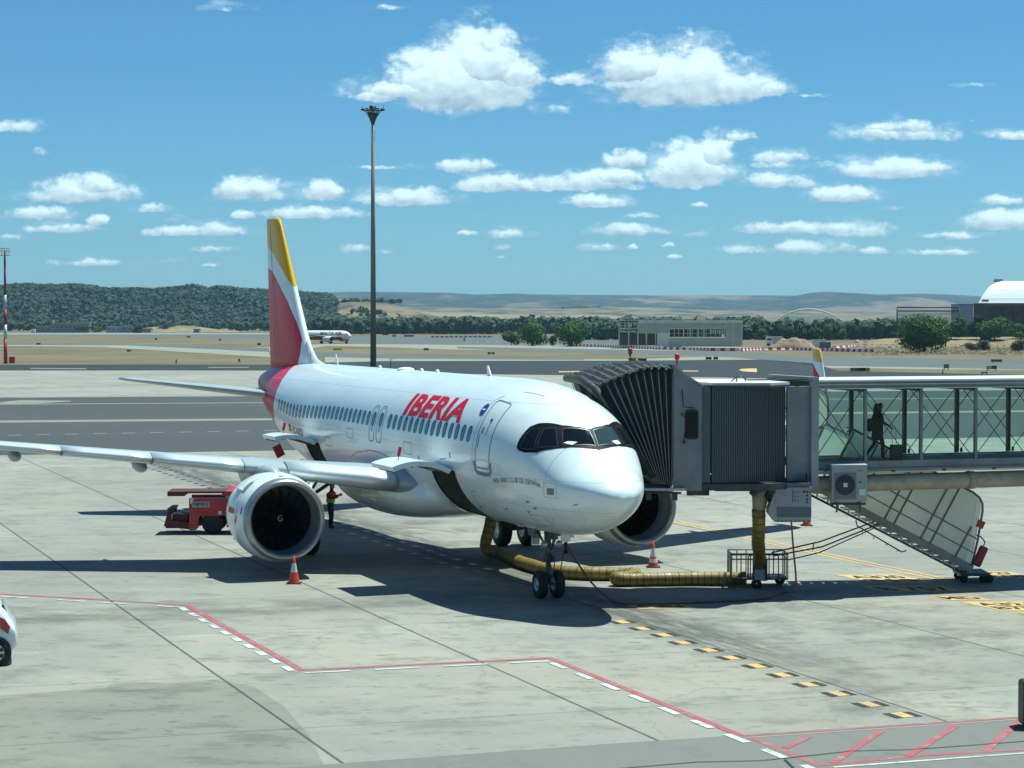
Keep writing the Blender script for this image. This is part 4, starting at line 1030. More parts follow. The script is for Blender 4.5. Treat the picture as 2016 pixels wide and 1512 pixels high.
# tunnel roof with its stepped light edge
m = MB(); m.box(T(Lw/2, Wd/2, 5.965), (Lw, Wd+.02, .05), BA); bb(m, 'tunnel_roof', M_ROOFW)
m = MB()
for v in (-.02, Wd+.02):
    m.box(T(Lw/2, v, 5.84), (Lw, .07, .20), BA)
bb(m, 'roof_fascia', M_BGREY)
m = MB()
for v, e in ((-.06, 1), (Wd+.06, -1)):
    m.box(T(Lw/2, v, 5.86), (Lw, .04, .018), BA); m.box(T(Lw/2, v, 5.955), (Lw, .06, .03), BA); m.box(T(Lw/2, v, 5.745), (Lw, .05, .022), BA)
bb(m, 'roof_trim', M_ROOFW)
# floor and bottom fascia
m = MB(); m.box(T(Lw/2, Wd/2, 3.60), (Lw, Wd-.1, .12), BA); bb(m, 'tunnel_floor', M_FLOOR)
for v in (0., Wd):
    m = MB(); m.box(T(Lw/2, v, 3.60), (Lw, .10, .22), BA); m.box(T(Lw/2, v-.03, 3.475), (Lw, .16, .045), BA)
    bb(m, 'floor_beam', M_BGREY)
    m = MB()
    for i in range(16): m.box(T(.8+i*1.6, v, 3.42), (.08, .08, .06), BA)
    bb(m, 'duct_hangers', M_DSTEEL)
pit = 1.74      # frame pitch
for v, u0, w_, dp, mt_, nm, e in ((0., 1.52, .075, .10, M_BGREY, 'frame_post', .10), (Wd, .66, .11, .10, M_STEELG, 'glazing_post', -.10)):
    n_ = int((Lw-u0)/pit)
    for i in range(n_+1):
        u = u0+i*pit; m = MB(); m.box(T(u, v, (z0+z1)/2), (w_, dp, z1-z0), BA)
        for q in (-1, 1):
            m.box(T(u+q*.10, v+e, z0+.07), (.07, .03, .13), BA); m.box(T(u+q*.08, v+e, z1-.06), (.06, .03, .1), BA)
        bb(m, nm, mt_)
        if i < n_:
            m = MB()
            for za, zb in ((z0+.10, z1-.06), (z1-.06, z0+.10)): m.tube([T(u+.08, v+e, za), T(u+pit-.08, v+e, zb)], .012, 5)
            bb(m, 'tie_rods', M_ROD)
            m = MB(); m.add([T(u+.04, v, z0), T(u+pit-.04, v, z0), T(u+pit-.04, v, z1), T(u+.04, v, z1)], [(0, 1, 2, 3)]); bb(m, 'glass_pane', M_TGL)
    m = MB(); m.add([T(.02, v, z0), T(u0-.04, v, z0), T(u0-.04, v, z1), T(.02, v, z1)], [(0,1,2,3)]); bb(m, 'glass_pane', M_TGL)
    m = MB()
    for za, zb in ((z0+.10, z1-.06), (z1-.06, z0+.10)): m.tube([T(u0-.08, v+e, za), T(max(.05, u0-pit), v+e, zb if u0 > 1 else (za+zb)/2)], .012, 5)
    bb(m, 'tie_rods', M_ROD)
m = MB()
for i in range(14): m.beam(T(1.52+i*pit, .08, 5.70), T(1.52+i*pit, Wd-.08, 5.70), .12, .1)
bb(m, 'ceiling_beams', M_STEELG)
# end portal, flat panel, cab
m = MB()
for v in (-.10, Wd+.10): m.box(T(-.10, v, 4.52), (.22, .16, 2.98), BA)
m.box(T(-.10, Wd/2, 6.03), (.22, Wd+.36, .10), BA); bb(m, 'portal_frame', M_BLIGHT)
for v in (-.02, Wd+.02): m = MB(); m.box(T(-.55, v, 4.52), (.68, .10, 2.6), BA); bb(m, 'flat_side_panel', M_BGREY)
# cab heading: the rest is laid out in world x, near side y about 56.5
def ribs(x0, y0, x1, y1, bulge, z_0, z_1, n, amp=.022):
    pts = []
    for i in range(n*4+1):
        t = i/(n*4); d = Vector((x1-x0, y1-y0)); nn = Vector((d.y, -d.x)).normalized()
        b = bulge*4*t*(1-t)+amp*(0, 1, 1, 0)[i % 4]; p = Vector((x0, y0))+d*t+nn*b; pts.append(p)
    m = MB(); m.add([(p.x, p.y, z_0) for p in pts]+[(p.x, p.y, z_1) for p in pts], [(i, i+1, len(pts)+i+1, len(pts)+i) for i in range(len(pts)-1)])
    return m
NP = T(-.92, 0, 0)
bb(ribs(5.42, 56.15, NP.x, NP.y, .22, 3.22, 5.85, 36, .03), 'ribbed_curtain', M_CURT, fix=False)
FPn = T(-.92, Wd, 0)
bb(ribs(FPn.x, FPn.y, 5.0, 59.5, .2, 3.22, 5.85, 30), 'ribbed_curtain', M_CURT, fix=False)
m = MB(); m.box((5.18, 56.17, 4.55), (.42, .10, 2.66)); m.box((4.83, 59.35, 4.55), (.42, .10, 2.66)); bb(m, 'curtain_track', M_CURT)
# cab roof and floor slabs
roofpts = [(4.3, 56.0), (5.4, 56.0), (7.0, 56.0), (NP.x+.1, NP.y-.12), (FPn.x+.1, FPn.y+.12), (4.6, 59.62), (4.3, 59.3)]
m = MB(); m.prism(roofpts[1:6], lambda p: (p[0], p[1], 5.88), lambda p: (p[0], p[1], 5.95)); bb(m, 'cab_roof', M_ROOFW)
m = MB(); m.prism([(5.0, 56.05), (7.0, 56.05), (NP.x+.4, NP.y-.05), (FPn.x+.4, FPn.y+.05), (4.6, 59.55), (4.4, 56.05)], lambda p: (p[0], p[1], 3.02), lambda p: (p[0], p[1], 3.20)); bb(m, 'cab_floor', M_DSTEEL)
m = MB(); m.prism([(5.42, 55.95), (7.0, 55.85), (NP.x+.1, NP.y-.14), (NP.x+.1, NP.y), (5.42, 56.15)], lambda p: (p[0], p[1], 5.83), lambda p: (p[0], p[1], 5.875)); bb(m, 'roof_edge', M_DSTEEL)
m = MB(); m.tube([(6.2, 57, 5.95), (6.2, 57, 6.08), (6.3, 57, 6.12), (6.5, 57, 6.0), (8.1, 57.5, 6.0)], .02, 6); m.tube([(6.0, 56.6, 5.97), (6.15, 56.6, 6.1), (6.35, 56.6, 6.1), (6.4, 56.6, 5.97)], .018, 6); bb(m, 'roof_cables', M_DSTEEL)
# flat cab wall with window: profile has the sloped roof end
wallp = [(4.38, 3.02), (5.15, 3.02), (5.15, 5.83), (4.75, 6.10), (4.40, 6.42), (4.38, 6.42)]
for y in (56.0, 59.4):
    m = MB(); m.prism(wallp, lambda p: (p[0], y, p[1]), lambda p: (p[0], y+.1, p[1])); wl_ = bb(m, 'cab_wall', M_BGREY)
    if y < 58:
        WN = [(4.62+.07+(.36-.0)*a, 4.42+.80*b) for a, b in ((0, .08), (.12, 0), (.88, 0), (1, .08), (1, .92), (.88, 1), (.12, 1), (0, .92))]
        m = MB(); m.prism(WN, lambda p: (p[0], y-.03, p[1]), lambda p: (p[0], y+.0, p[1])); bb(m, 'cab_window', M_BLK)
        m = MB(); WI = [(4.72+.30*a, 4.48+.68*b) for a, b in ((0,0),(1,0),(1,1),(0,1))]; m.prism(WI, lambda p: (p[0], y-.045, p[1]), lambda p: (p[0], y-.033, p[1])); bb(m, 'cab_window_glass', mat('cab window glass', (.006, .008, .01), .25, spec=.25))
        m = MB(); m.tube([(4.60, y-.06, 5.78), (4.64, y-.06, 5.3), (4.9, y-.06, 5.28), (4.92, y-.06, 5.22)], .012, 6); m.tube([(4.72, y-.06, 5.0), (4.6, y-.06, 5.1)], .012, 6); m.box((4.6, y-.07, 5.1), (.05, .05, .05)); m.box((4.66, y-.07, 4.34), (.07, .06, .07)); m.tube([(4.66, y-.06, 4.34), (4.68, y-.06, 4.6)], .012, 6)
        bb(m, 'wall_conduit', M_BLK)
m = MB(); m.prism([(4.38, 6.42), (4.75, 6.10), (5.2, 5.83), (5.2, 5.88), (4.77, 6.15), (4.40, 6.47)], lambda p: (p[0], 55.97, p[1]), lambda p: (p[0], 59.53, p[1])); bb(m, 'cab_roof', M_BLIGHT)
# bellows canopy: a fan of hoops from the cab front to the fuselage
NH = 11
def hoop(k, fine=0.):      # k 0 (cab) .. NH-1 (aircraft)
    t = k/(NH-1)
    ntop = Vector((4.36-1.96*t, 56.02+.05*t, 6.28+.07*math.sin(PI*min(1, t*1.35))*1.-.42*t**2.2))
    ftop = Vector((4.45-2.75*t, 59.3+1.15*t*t, 6.34+.12*math.sin(PI*t*.9)-.33*t**2))
    nbot = Vector((4.34-.50*t, 56.02+.1*t, 3.12+.25*t)); fbot = Vector((4.40-1.7*t, 59.3+.6*t, 3.12+.2*t))
    return ntop, ftop, nbot, fbot
m = MB(); mF = MB(); mt_ = MB(); mh = MB()
prevA = None
for k in range(NH):
    nt, ft, nb, fb = hoop(k)
    mid = (nt+ft)/2+Vector((0, 0, .05))
    mh.tube([nb, nt-Vector((.0, 0, .10)), nt+Vector((.02, .12, .03)), mid, ft+Vector((0, -.12, .03)), ft-Vector((0, 0, .1)), fb], .012, 6)
    mh.tube([nt+Vector((0, .1, .02)), nt+Vector((0, .1, .10))], .02, 5); mh.tube([ft+Vector((0, -.1, .02)), ft+Vector((0, -.1, .10))], .02, 5)
    if k < NH-1:
        n2t, f2t, n2b, f2b = hoop(k+1)
        # side panels, folded inward between the hoops
        for (a, b, c, d, s_) in ((nt, nb, n2t, n2b, 1), (ft, fb, f2t, f2b, -1)):
            vs = []
            for j in range(9):
                q = j/8; p = a.lerp(b, q); r_ = c.lerp(d, q); mm_ = (p+r_)/2+Vector((0, s_*(.05*(1-q)+.03), 0)); vs += [p, mm_, r_]
            (m if s_ > 0 else mF).add(vs, [(j*3+i, j*3+i+1, (j+1)*3+i+1, (j+1)*3+i) for j in range(8) for i in range(2)])
        vs = []
        for j in range(13):
            q = j/12; sag = .05*math.sin(PI*q); p = nt.lerp(ft, q)+Vector((0, 0, sag)); r_ = n2t.lerp(f2t, q)+Vector((0, 0, sag))
            w_ = noise.noise(Vector((j*.7, k*1.3, 0)))*.05
            pm = (p+r_)/2; vs += [p, (p*2+r_)/3+Vector((0, 0, .045+w_)), pm+Vector((0, 0, .06+w_)), (p+r_*2)/3+Vector((0, 0, .03+w_*.5)), r_-Vector((0, 0, .02))]
        mt_.add(vs, [(j*5+i, j*5+i+1, (j+1)*5+i+1, (j+1)*5+i) for j in range(12) for i in range(4)])
bb(m, 'bellows_side', M_CANV); bb(mF, 'bellows_side', M_CANV); bb(mt_, 'bellows_roof', M_CANVT); bb(mh, 'bellows_hoops', M_HOOP)
# soft seal pressed on the fuselage
nt, ft, nb, fb = hoop(NH-1); m = MB()
m.tube([nb, nt.lerp(nb, .5)+Vector((-.1, 0, 0)), nt+Vector((-.12, 0, -.12)), (nt+ft)/2+Vector((-.1, 0, .02)), ft+Vector((-.12, 0, -.1))], [.09, .1, .13, .13, .1], 10); bb(m, 'canopy_seal', M_CANVT)
m = MB(); m.box((4.15, 56.05, 3.06), (1.1, .3, .07)); m.box((3.9, 56.9, 3.04), (.9, 1.6, .07)); bb(m, 'door_step_plate', M_STEEL)
m = MB(); m.box((3.72, 56.0, 2.88), (.12, .12, .22)); m.box((4.42, 56.0, 2.86), (.14, .14, .2)); m.tube([(3.6, 56, 2.98), (4.6, 56, 2.96)], .03, 8); m.box((5.1, 56.6, 2.93), (.6, .3, .16)); m.box((6.4, 57, 2.97), (1.6, .2, .08)); bb(m, 'underfloor_fittings', M_DSTEEL)
for (x, y, z) in ((4.50, 56.3, 6.50), (3.35, 58.6, 6.62)):
    m = MB(); m.lathe([(0, .03), (.07, .03), (.07, .055), (.1, .07), (.2, .07), (.23, .05), (.235, 0)], 12, (x, y, z)); m.tube([(x, y, z-.3), (x, y, z)], .015, 6); bb(m, 'warning_lamp', M_REDL)
# rigid air duct below the tunnel
m = MB(); P = [T(-1.3, .2, 3.05), T(0, .2, 3.07), T(8.2, .2, 3.10), T(Lw, .2, 3.12)]
m.tube(P, .235, 20)
for u in (4.95, 9.5): m.lathe([(-.1, .25), (.1, .25)], 20, (0, 0, 0), 'Y') if False else m.tube([T(u-.12, .2, 3.085), T(u+.12, .2, 3.085)], .255, 20)
dct = bb(m, 'air_duct', M_BEIGE)
m = MB()
for i in range(10): m.tube([T(.9+i*2.0, .2, 3.32), T(.9+i*2.0, .2, 3.46)], .03, 6)
m.tube([T(0, .05, 3.40), T(Lw, .05, 3.42)], .035, 8); bb(m, 'service_pipe', M_ROOFW)
m = MB()
e0 = Vector((7.02, 58.0, 2.6)); 
m.tube([T(-.9, .35, 3.03), Vector((7.25, 57.2, 2.98)), Vector((7.0, 57.15, 2.9)), Vector((6.86, 57.1, 2.72)), Vector((6.84, 57.1, 2.4))], [.2, .21, .23, .23, .18], 18); bb(m, 'duct_elbow', M_BEIGE)
m = MB(); m.prism([(6.9, 3.12), (7.05, 3.2), (7.5, 3.28), (7.5, 3.22), (7.1, 3.12), (6.62, 2.80), (6.58, 2.86)], lambda p: (p[0], 56.85, p[1]), lambda p: (p[0], 57.35, p[1])); bb(m, 'duct_shield', M_DSTEEL)
# support column further along the bridge (outside the frame) and wheels
m = MB(); 
for v in (.2, Wd-.2): m.tube([T(14, v, .9), T(14, v, 3.5)], .22, 16)
m.box(T(14, Wd/2, .75), (.8, 3.2, .5), BA); bb(m, 'drive_column', M_BLIGHT)
for v in (.0, Wd):
    m = MB(); m.lathe([(-.2, .3), (-.22, .55), (-.1, .6), (.1, .6), (.22, .55), (.2, .3), (-.2, .3)], 24, (0, 0, 0), 'Y'); o = m.build('drive_wheel', M_DARK, bridge); o.location = T(14, v, .6)-Vector(bridge.location); o.rotation_euler = (0, 0, BA)
m = MB(); m.tube([T(8.1, .1, 3.0), T(8.12, .1, 2.3), T(8.5, .1, 1.85), T(9.4, .1, 1.65)], .055, 8); bb(m, 'hanging_hose', mat('dark red hose', (.045, .012, .012), .5))

# electrical cabinet hanging below the bridge
cab = thing('electrical_cabinet', 'grey electrical control cabinet with black switches hung under the boarding bridge', 'cabinet', (7.64, 56.85, 2.36))
m = MB(); m.prism([(-.60, .0), (-.38, .62), (.57, .62), (.57, -.35), (-.42, -.35), (-.60, -.12)], lambda p: (p[0], -.28, p[1]+.1), lambda p: (p[0], .28, p[1]+.1)); m.build('housing', M_BOX, cab, bevel=.01)
m = MB(); m.box((.08, -.29, .44), (.98, .03, .50)); m.build('switch_panel', mat('switch panel', (.27, .30, .30), .5), cab)
m = MB(); m.box((.10, -.30, .02), (.94, .03, .26)); m.build('lower_panel', M_BOXD, cab); m = MB(); m.box((.05, 0, .78), (1.0, .6, .09)); m.build('lid', M_BOXD, cab)
m = MB()
for (x, z) in ((.36, .58), (.45, .58), (.54, .58), (.45, .48), (.45, .38), (.45, .30)): m.lathe([(-.34, 0), (-.34, .022), (-.30, .026)], 10, (x, 0, z), 'Y')
for (x, z) in ((.12, .58), (.2, .58), (.12, .45), (.2, .45), (.12, .35), (.2, .35)): m.box((x, -.31, z), (.03, .01, .03))
m.box((.06, -.31, .47), (.015, .01, .36)); m.build('switches', M_BLK, cab)
m = MB(); m.box((-.18, -.31, .53), (.17, .01, .12)); m.build('notice_plate', M_BLIGHT, cab)
m = MB()
for x in (-.3, .5): m.box((x, 0, .93), (.06, .3, .26))
m.build('hangers', M_DSTEEL, cab)
m = MB(); m.tube([(-.5, -.1, .3), (-.62, -.1, .4), (-.58, -.1, .6), (-.4, -.1, .72)], .03, 6); m.tube([(-.5, 0, .2), (-.66, 0, .45), (-.5, 0, .7)], .03, 6); m.build('cables', M_BLK, cab)
m = MB()
for i in range(8): m.box((-.35+i*.12, -.285, -.22), (.06, .01, .03))
m.build('warning_stripe', M_BLK, cab)
# air-conditioning unit
ac_ = thing('air_conditioner', 'pale grey air conditioner outdoor unit with round fan grille, hung on the glazed tunnel', 'air conditioner', (T(.83, -.33, 0).x, T(.83, -.33, 0).y, 2.62), R(3))
m = MB(); m.box((0, 0, .51), (.98, .40, 1.02)); m.build('housing', M_BOX, ac_, bevel=.02)
m = MB(); m.box((0, 0, 1.03), (1.0, .42, .03)); m.build('top_cover', M_ROOFW, ac_)
m = MB(); m.box((-.12, -.205, .45), (.62, .012, .74)); gr = m.build('grille_plate', mat('grille grey', (.16, .18, .18), .5), ac_)
m = MB(); m.lathe([(-.222, 0), (-.222, .27), (-.208, .275)], 30, (-.12, 0, .48), 'Y'); m.build('fan_opening', M_BLK, gr)
m = MB()
for r_ in (.08, .12, .16, .20, .24, .275): m.lathe([(-.23, r_), (-.236, r_+.005), (-.23, r_+.01)], 30, (-.12, 0, .48), 'Y')
for k in range(8):
    q = PI*k/8; m.beam((-.12-.27*math.cos(q), -.232, .48-.27*math.sin(q)), (-.12+.27*math.cos(q), -.232, .48+.27*math.sin(q)), .006, .006)
m.build('fan_grille', M_BOXD, gr)
m = MB(); m.box((-.12, -.24, .48), (.11, .012, .11)); m.build('badge_plate', M_ROOFW, gr)
m = MB(); m.box((.36, -.207, .28), (.17, .01, .17)); m.build('notice_plate', M_ROOFW, ac_)
m = MB(); m.box((.30, -.207, .55), (.08, .012, .03)); m.box((.3, -.207, .88), (.12, .006, .012)); m.build('handle_slot', M_BLK, ac_)
m = MB()
for x in (-.35, .3):
    m.box((x, 0, -.03), (.06, .5, .05)); m.beam((x, -.2, -.04), (x+.02, -.1, -.28), .05, .04); m.beam((x, .2, 0), (x, .3, .9), .05, .05)
m.box((0, .0, -.06), (1., .06, .06)); m.build('brackets', M_DSTEEL, ac_)

# service stairs on the far side of the bridge
stairs = thing('service_stairs', 'steel service stairs with frosted side screens and small wheels beside the boarding bridge', 'stairs', (13.3, 60.4, 0))
S0, S1 = Vector((8.75, 60.35, 2.72)), Vector((13.35, 60.35, .30)); sd_ = (S1-S0).normalized(); up_ = Vector((-sd_.z, 0, sd_.x)); acr = Vector((0, 1, 0))
def SP(t, h, v=0.): return S0.lerp(S1, t)+up_*h+acr*v-Vector(stairs.location)
for v in (-.35, .55):
    m = MB(); m.beam(SP(0, .12, v), SP(1., .12, v), .05, .22, up=up_); m.build('stringer', mat('stair beige grey', (.30, .30, .25), .5, var=.15), stairs)
    m = MB(); m.beam(SP(-.02, -.17, v), SP(1., -.12, v), .04, .06, up=up_); m.build('lower_rail', M_DSTEEL, stairs)
m = MB(); nS_ = 15
for i in range(nS_):
    t = (i+.5)/nS_; c = SP(t, -.03, .1); m.box(c, (.26, .86, .035))
    m.box(SP(t, -.06, -.35), (.05, .05, .16))
m.build('treads', M_STEEL, stairs)
for v in (-.40, .60):
    PO = [(.20, 2.05), (.26, 2.05), (.43, 2.05), (.49, 2.05), (.66, 2.05), (.72, 2.05), (.88, 1.2), (.05, 2.05)]
    m = MB()
    for t, h in PO: m.beam(SP(t, .2, v), SP(t, h, v), .045, .05)
    m.beam(SP(.03, 1.08, v), SP(.94, .95, v), .035, .035); m.beam(SP(.03, .62, v), SP(.97, .55, v), .03, .03)
    m.beam(SP(.03, .95, v), SP(.7, .66, v), .03, .03) if False else None
    # curved end frame
    arc = [SP(.72, 2.1, v), SP(.80, 2.1, v), SP(.845, 2.05, v), SP(.875, 1.93, v), SP(.895, 1.75, v), SP(.95, .9, v), SP(.985, .2, v)]
    m.tube(arc, .035, 8); m.tube([SP(.03, 2.1, v), SP(.73, 2.1, v)], .03, 8)
    m.build('guard_rail', mat('rail grey', (.13, .14, .13), .5), stairs)
    m = MB(); pg = [SP(.04, .2, v+.03), SP(.98, .2, v+.03), SP(.94, .9, v+.03), SP(.885, 1.75, v+.03), SP(.865, 1.93, v+.03), SP(.84, 2.03, v+.03), SP(.80, 2.07, v+.03), SP(.04, 2.07, v+.03)]
    m.add(pg, [tuple(range(8))]); m.build('screen_panel', M_FROST, stairs)
m = MB(); m.tube([SP(.29, -.2, -.45), SP(.31, -.33, -.45), SP(.60, -.4, -.45), SP(.62, -.3, -.45)], .02, 6)
for t in (.35, .42, .5, .57): m.tube([SP(t, -.37, -.45), SP(t+.005, -.45, -.45), SP(t+.012, -.40, -.45)], .01, 5)
m.build('hose_hook_rail', M_DSTEEL, stairs)
m = MB(); c = Vector((13.62, 60.35, .2))-Vector(stairs.location); m.box(c+Vector((-.15, .1, .05)), (.85, 1.1, .09)); m.box(c+Vector((-.5, .1, .12)), (.2, 1., .1)); m.build('wheel_carriage', M_DSTEEL, stairs)
for x, y in ((-.45, -.3), (.12, -.3), (.3, -.3), (-.45, .5), (.3, .5)):
    m = MB(); m.lathe([(-.05, .02), (-.05, .1), (-.03, .12), (.03, .12), (.05, .1), (.05, .02)], 16, c+Vector((x, y, -.08)), 'Y'); m.build('caster', M_DARK, stairs)
# landing enclosure at the top, seen through the glazing
m = MB(); fy = 60.6; L_ = Vector(stairs.location)
def LP(x, z, y=fy): return Vector((x, y, z))-L_
m.tube([LP(8.5, 5.62), LP(9.05, 5.62), LP(9.2, 5.55), LP(9.27, 5.38), LP(9.29, 4.85), LP(9.22, 4.6), LP(10.4, 4.05), LP(11.2, 3.6)], .03, 8); m.tube([LP(9.22, 4.6), LP(8.5, 4.2)], .03, 8); m.tube([LP(9.15, 4.6), LP(8.7, 3.5)], .025, 8); m.tube([LP(8.6, 3.3), LP(9.15, 4.5)], .025, 8)
m.build('landing_rail', M_STEEL, stairs)
m = MB(); m.add([LP(8.5, 5.6), LP(9.05, 5.6), LP(9.2, 5.53), LP(9.26, 5.38), LP(9.27, 4.85), LP(9.2, 4.6), LP(8.5, 4.2)], [tuple(range(7))]); m.add([LP(8.5, 4.2), LP(9.2, 4.6), LP(10.4, 4.05), LP(11.0, 3.3), LP(8.5, 3.3)], [tuple(range(5))])
m.build('landing_screen', M_FROST, stairs)
fx = thing('fire_extinguisher', 'red fire extinguisher box hanging on the foot of the service stairs', 'extinguisher', (13.63, 60.0, .78), 0)
m = MB(); m.box((0, 0, 0), (.24, .22, .62), mat=Matrix.Rotation(R(24), 3, 'Y')); m.build('case', mat('red plastic', (.30, .012, .025), .4, var=.2), fx, bevel=.05)
m = MB(); m.tube([(.1, 0, .3), (.14, 0, .42), (.02, 0, .56), (-.12, 0, .62)], .02, 6); m.build('strap', M_BLK, fx)
m = MB(); m.box((13.62, 59.93, 1.72), (.22, .03, .22), mat=Matrix.Rotation(R(24), 3, 'Y')); tag(m.build('warning_sign', mat('red brown sign', (.32, .05, .03), .5)), 'small red warning sign fixed to the curved end rail of the service stairs', 'sign')
# ------------------------------------------------------------------ things on the apron
M_HOSE = mat('yellow brown hose fabric', (.25, .165, .03), .5, var=.35, vscale=4, bump=.3, bscale=9)
M_HOSER = mat('hose spiral wire', (.05, .035, .008), .6)
def smooth_path(P, n=10):
    P = [Vector(p) for p in P]; out = []
    for i in range(len(P)-1):
        a = P[max(0, i-1)]; b = P[i]; c = P[i+1]; d = P[min(len(P)-1, i+2)]
        for j in range(n):
            t = j/n; out.append(.5*((2*b)+(c-a)*t+(2*a-5*b+4*c-d)*t*t+(3*b-a-3*c+d)*t**3))
    return out+[P[-1]]
def hose(m, mr, path, r, pitch_=.13):
    P = smooth_path(path, 8); d = [0]
    for a, b in zip(P, P[1:]): d.append(d[-1]+(b-a).length)
    n = int(d[-1]/pitch_); Q = []; RR = []
    def at_(t):
        j = 0
        while j < len(d)-2 and d[j+1] < t: j += 1
        return P[j].lerp(P[j+1], (t-d[j])/max(1e-9, d[j+1]-d[j]))
    for i in range(n*2+1):
        p = at_(d[-1]*i/(n*2)); p = p+Vector((noise.noise(p*.9+Vector((5, 0, 0)))*.07, noise.noise(p*.9)*.09, 0)); Q.append(p); RR.append(r*(1.0 if i % 2 == 0 else 1.05)*(1+.10*noise.noise(p*1.9)+.05*noise.noise(p*6.)))
    m.tube(Q, RR, 16)
    for i in range(0, n*2+1, 3):
        if 0 < i < n*2: t = (Q[i+1]-Q[i-1]).normalized()*.012; mr.tube([Q[i]-t, Q[i]+t], RR[i]*1.025, 16, caps=False)
hs = thing('air_hose', 'thick yellow brown air hose lying on the concrete and rising to the airliner belly', 'hose', (2.5, 60, 0))
O_ = Vector((2.5, 60, 0))
m = MB(); mr = MB(); zf = .2
bel = A(12.2, -.1, 1.78); bw = Matrix.Rotation(YAW, 3, 'Z') @ bel + Vector((TX, TY, 0))
g1 = gnd(956, 1098)
def rel(L): return [Vector(p)-O_ for p in L]
hose(m, mr, rel([(g1.x+.28, g1.y+.3, 1.72), (g1.x+.12, g1.y+.1, 1.0), (g1.x, g1.y, .42), (g1.x+.1, g1.y-.1, .24), (g1.x+.6, g1.y-.6, zf), (.35, 63.2, zf), (1.3, 61.2, zf), (2.2, 60.6, zf), (3.3, 60.45, zf), (3.62, 60.2, zf+.02)]), .185)
hose(m, mr, rel([(3.62, 60.25, zf), (3.35, 59.75, zf), (3.0, 59.3, zf+.02), (3.35, 59.2, zf), (4.4, 59.35, zf), (5.6, 59.35, zf), (6.7, 59.2, zf+.03)]), .19)
hose(m, mr, rel([(6.84, 57.1, 2.42), (6.86, 57.3, 1.8), (6.95, 58.1, 1.1), (7.08, 58.9, .6), (7.1, 59.2, .35), (7.0, 59.35, .3)]), .175)
mr.mi = [1]*len(mr.mi); m.add(mr.v, mr.f, 1); hb = m.build('hose_body', [M_HOSE, M_HOSER], hs, fix=False)
m = MB(); m.tube(rel([(g1.x+.26, g1.y+.28, 1.62), (g1.x+.3, g1.y+.3, 1.86)]), .2, 16); m.build('hose_coupling', M_STEEL, hs)

cg = thing('hose_cart', 'black wire cage cart holding the end of the thick air hose', 'cart', (7.12, 59.15, -.02))
m = MB(); X0, X1, Y0, Y1, Z0, Z1 = -.85, .75, -.35, .75, .28, 1.0
for z in (Z0, Z1, .85):
    m.tube([(X0, Y0, z), (X1, Y0, z), (X1, Y1, z), (X0, Y1, z), (X0, Y0, z)], .02, 6)
for i in range(7):
    for y in (Y0, Y1): m.tube([(X0+(X1-X0)*i/6, y, Z0), (X0+(X1-X0)*i/6, y, Z1)], .016, 6)
for y in (0., .4):
    for x in (X0, X1): m.tube([(x, y, Z0), (x, y, Z1)], .018, 6)
m.build('wire_cage', M_DSTEEL, cg)
m = MB(); m.box(((X0+X1)/2, (Y0+Y1)/2, Z0), (X1-X0, Y1-Y0, .05)); m.box((-.05, -.42, .55), (.42, .06, .62)); m.tube([(-.4, -.5, .3), (-.4, -.5, .95), (-.2, -.5, 1.0), (.1, -.5, .95), (.1, -.5, .3)], .02, 6); m.build('cart_frame', M_DSTEEL, cg)
m = MB(); m.box((-.05, -.46, .42), (.32, .02, .3)); m.build('notice_plate', M_BOX, cg)
for x, y in ((-.15, -.4), (X1-.1, .6), (X0+.1, .6)):
    m = MB(); m.lathe([(-.05, .03), (-.06, .12), (-.03, .15), (.03, .15), (.06, .12), (.05, .03)], 18, (x, y, .15), 'Y'); m.build('caster', M_DARK, cg)
m = MB()
for dy, dz in ((-.15, 0), (.15, .12)): m.tube([(X1-.4, dy, .92+dz*.5), (1.8, dy+.3, 1.15+dz), (3.55, .9+dy, 1.75+dz*.6)], .022, 6)
m.tube([(X1, -.3, .82), (1.7, 0, 1.0), (3.4, .9, 1.6)], .018, 6); m.tube([(1.5, -.05, 1.08), (1.6, .4, 1.2)], .018, 6)
m.build('tow_bars', M_DSTEEL, cg)

gc = thing('ground_power_cable', 'thin orange brown cable looping on the concrete from the cabinet up to the airliner nose', 'cable', (4.5, 58, 0))
O_ = Vector((4.5, 58, 0)); pw = Matrix.Rotation(YAW, 3, 'Z') @ A(3.85, 0, 1.66) + Vector((TX, TY, 0))
def gp(x, y, z=.03): q = gnd(x, y); return Vector((q.x, q.y, z))
m = MB(); m.tube(smooth_path(rel([(7.7, 56.85, 2.12), (7.76, 56.8, 1.3), (7.8, 56.6, .6), (7.75, 56.4, .25), gp(1545, 1168), gp(1500, 1181), gp(1420, 1186), gp(1330, 1190), gp(1245, 1192), gp(1205, 1185, .06), pw.lerp(gp(1190, 1175), .75)+Vector((0,0,-.1)), pw.lerp(gp(1190, 1175), .4)+Vector((0,0,-.12)), pw]), 8), .026, 8); m.build('cable_sheath', mat('orange brown cable', (.30, .055, .03), .5), gc)
m = MB(); m.tube(rel([pw, pw+Vector((.03, -.02, -.3))]), .055, 8); m.tube(smooth_path(rel([pw+Vector((-.02, 0, -.1)), pw+Vector((-.1, .1, -.6)), pw+Vector((-.18, .15, -1.0))]), 6), .015, 6); m.build('cable_plug', M_BLK, gc)

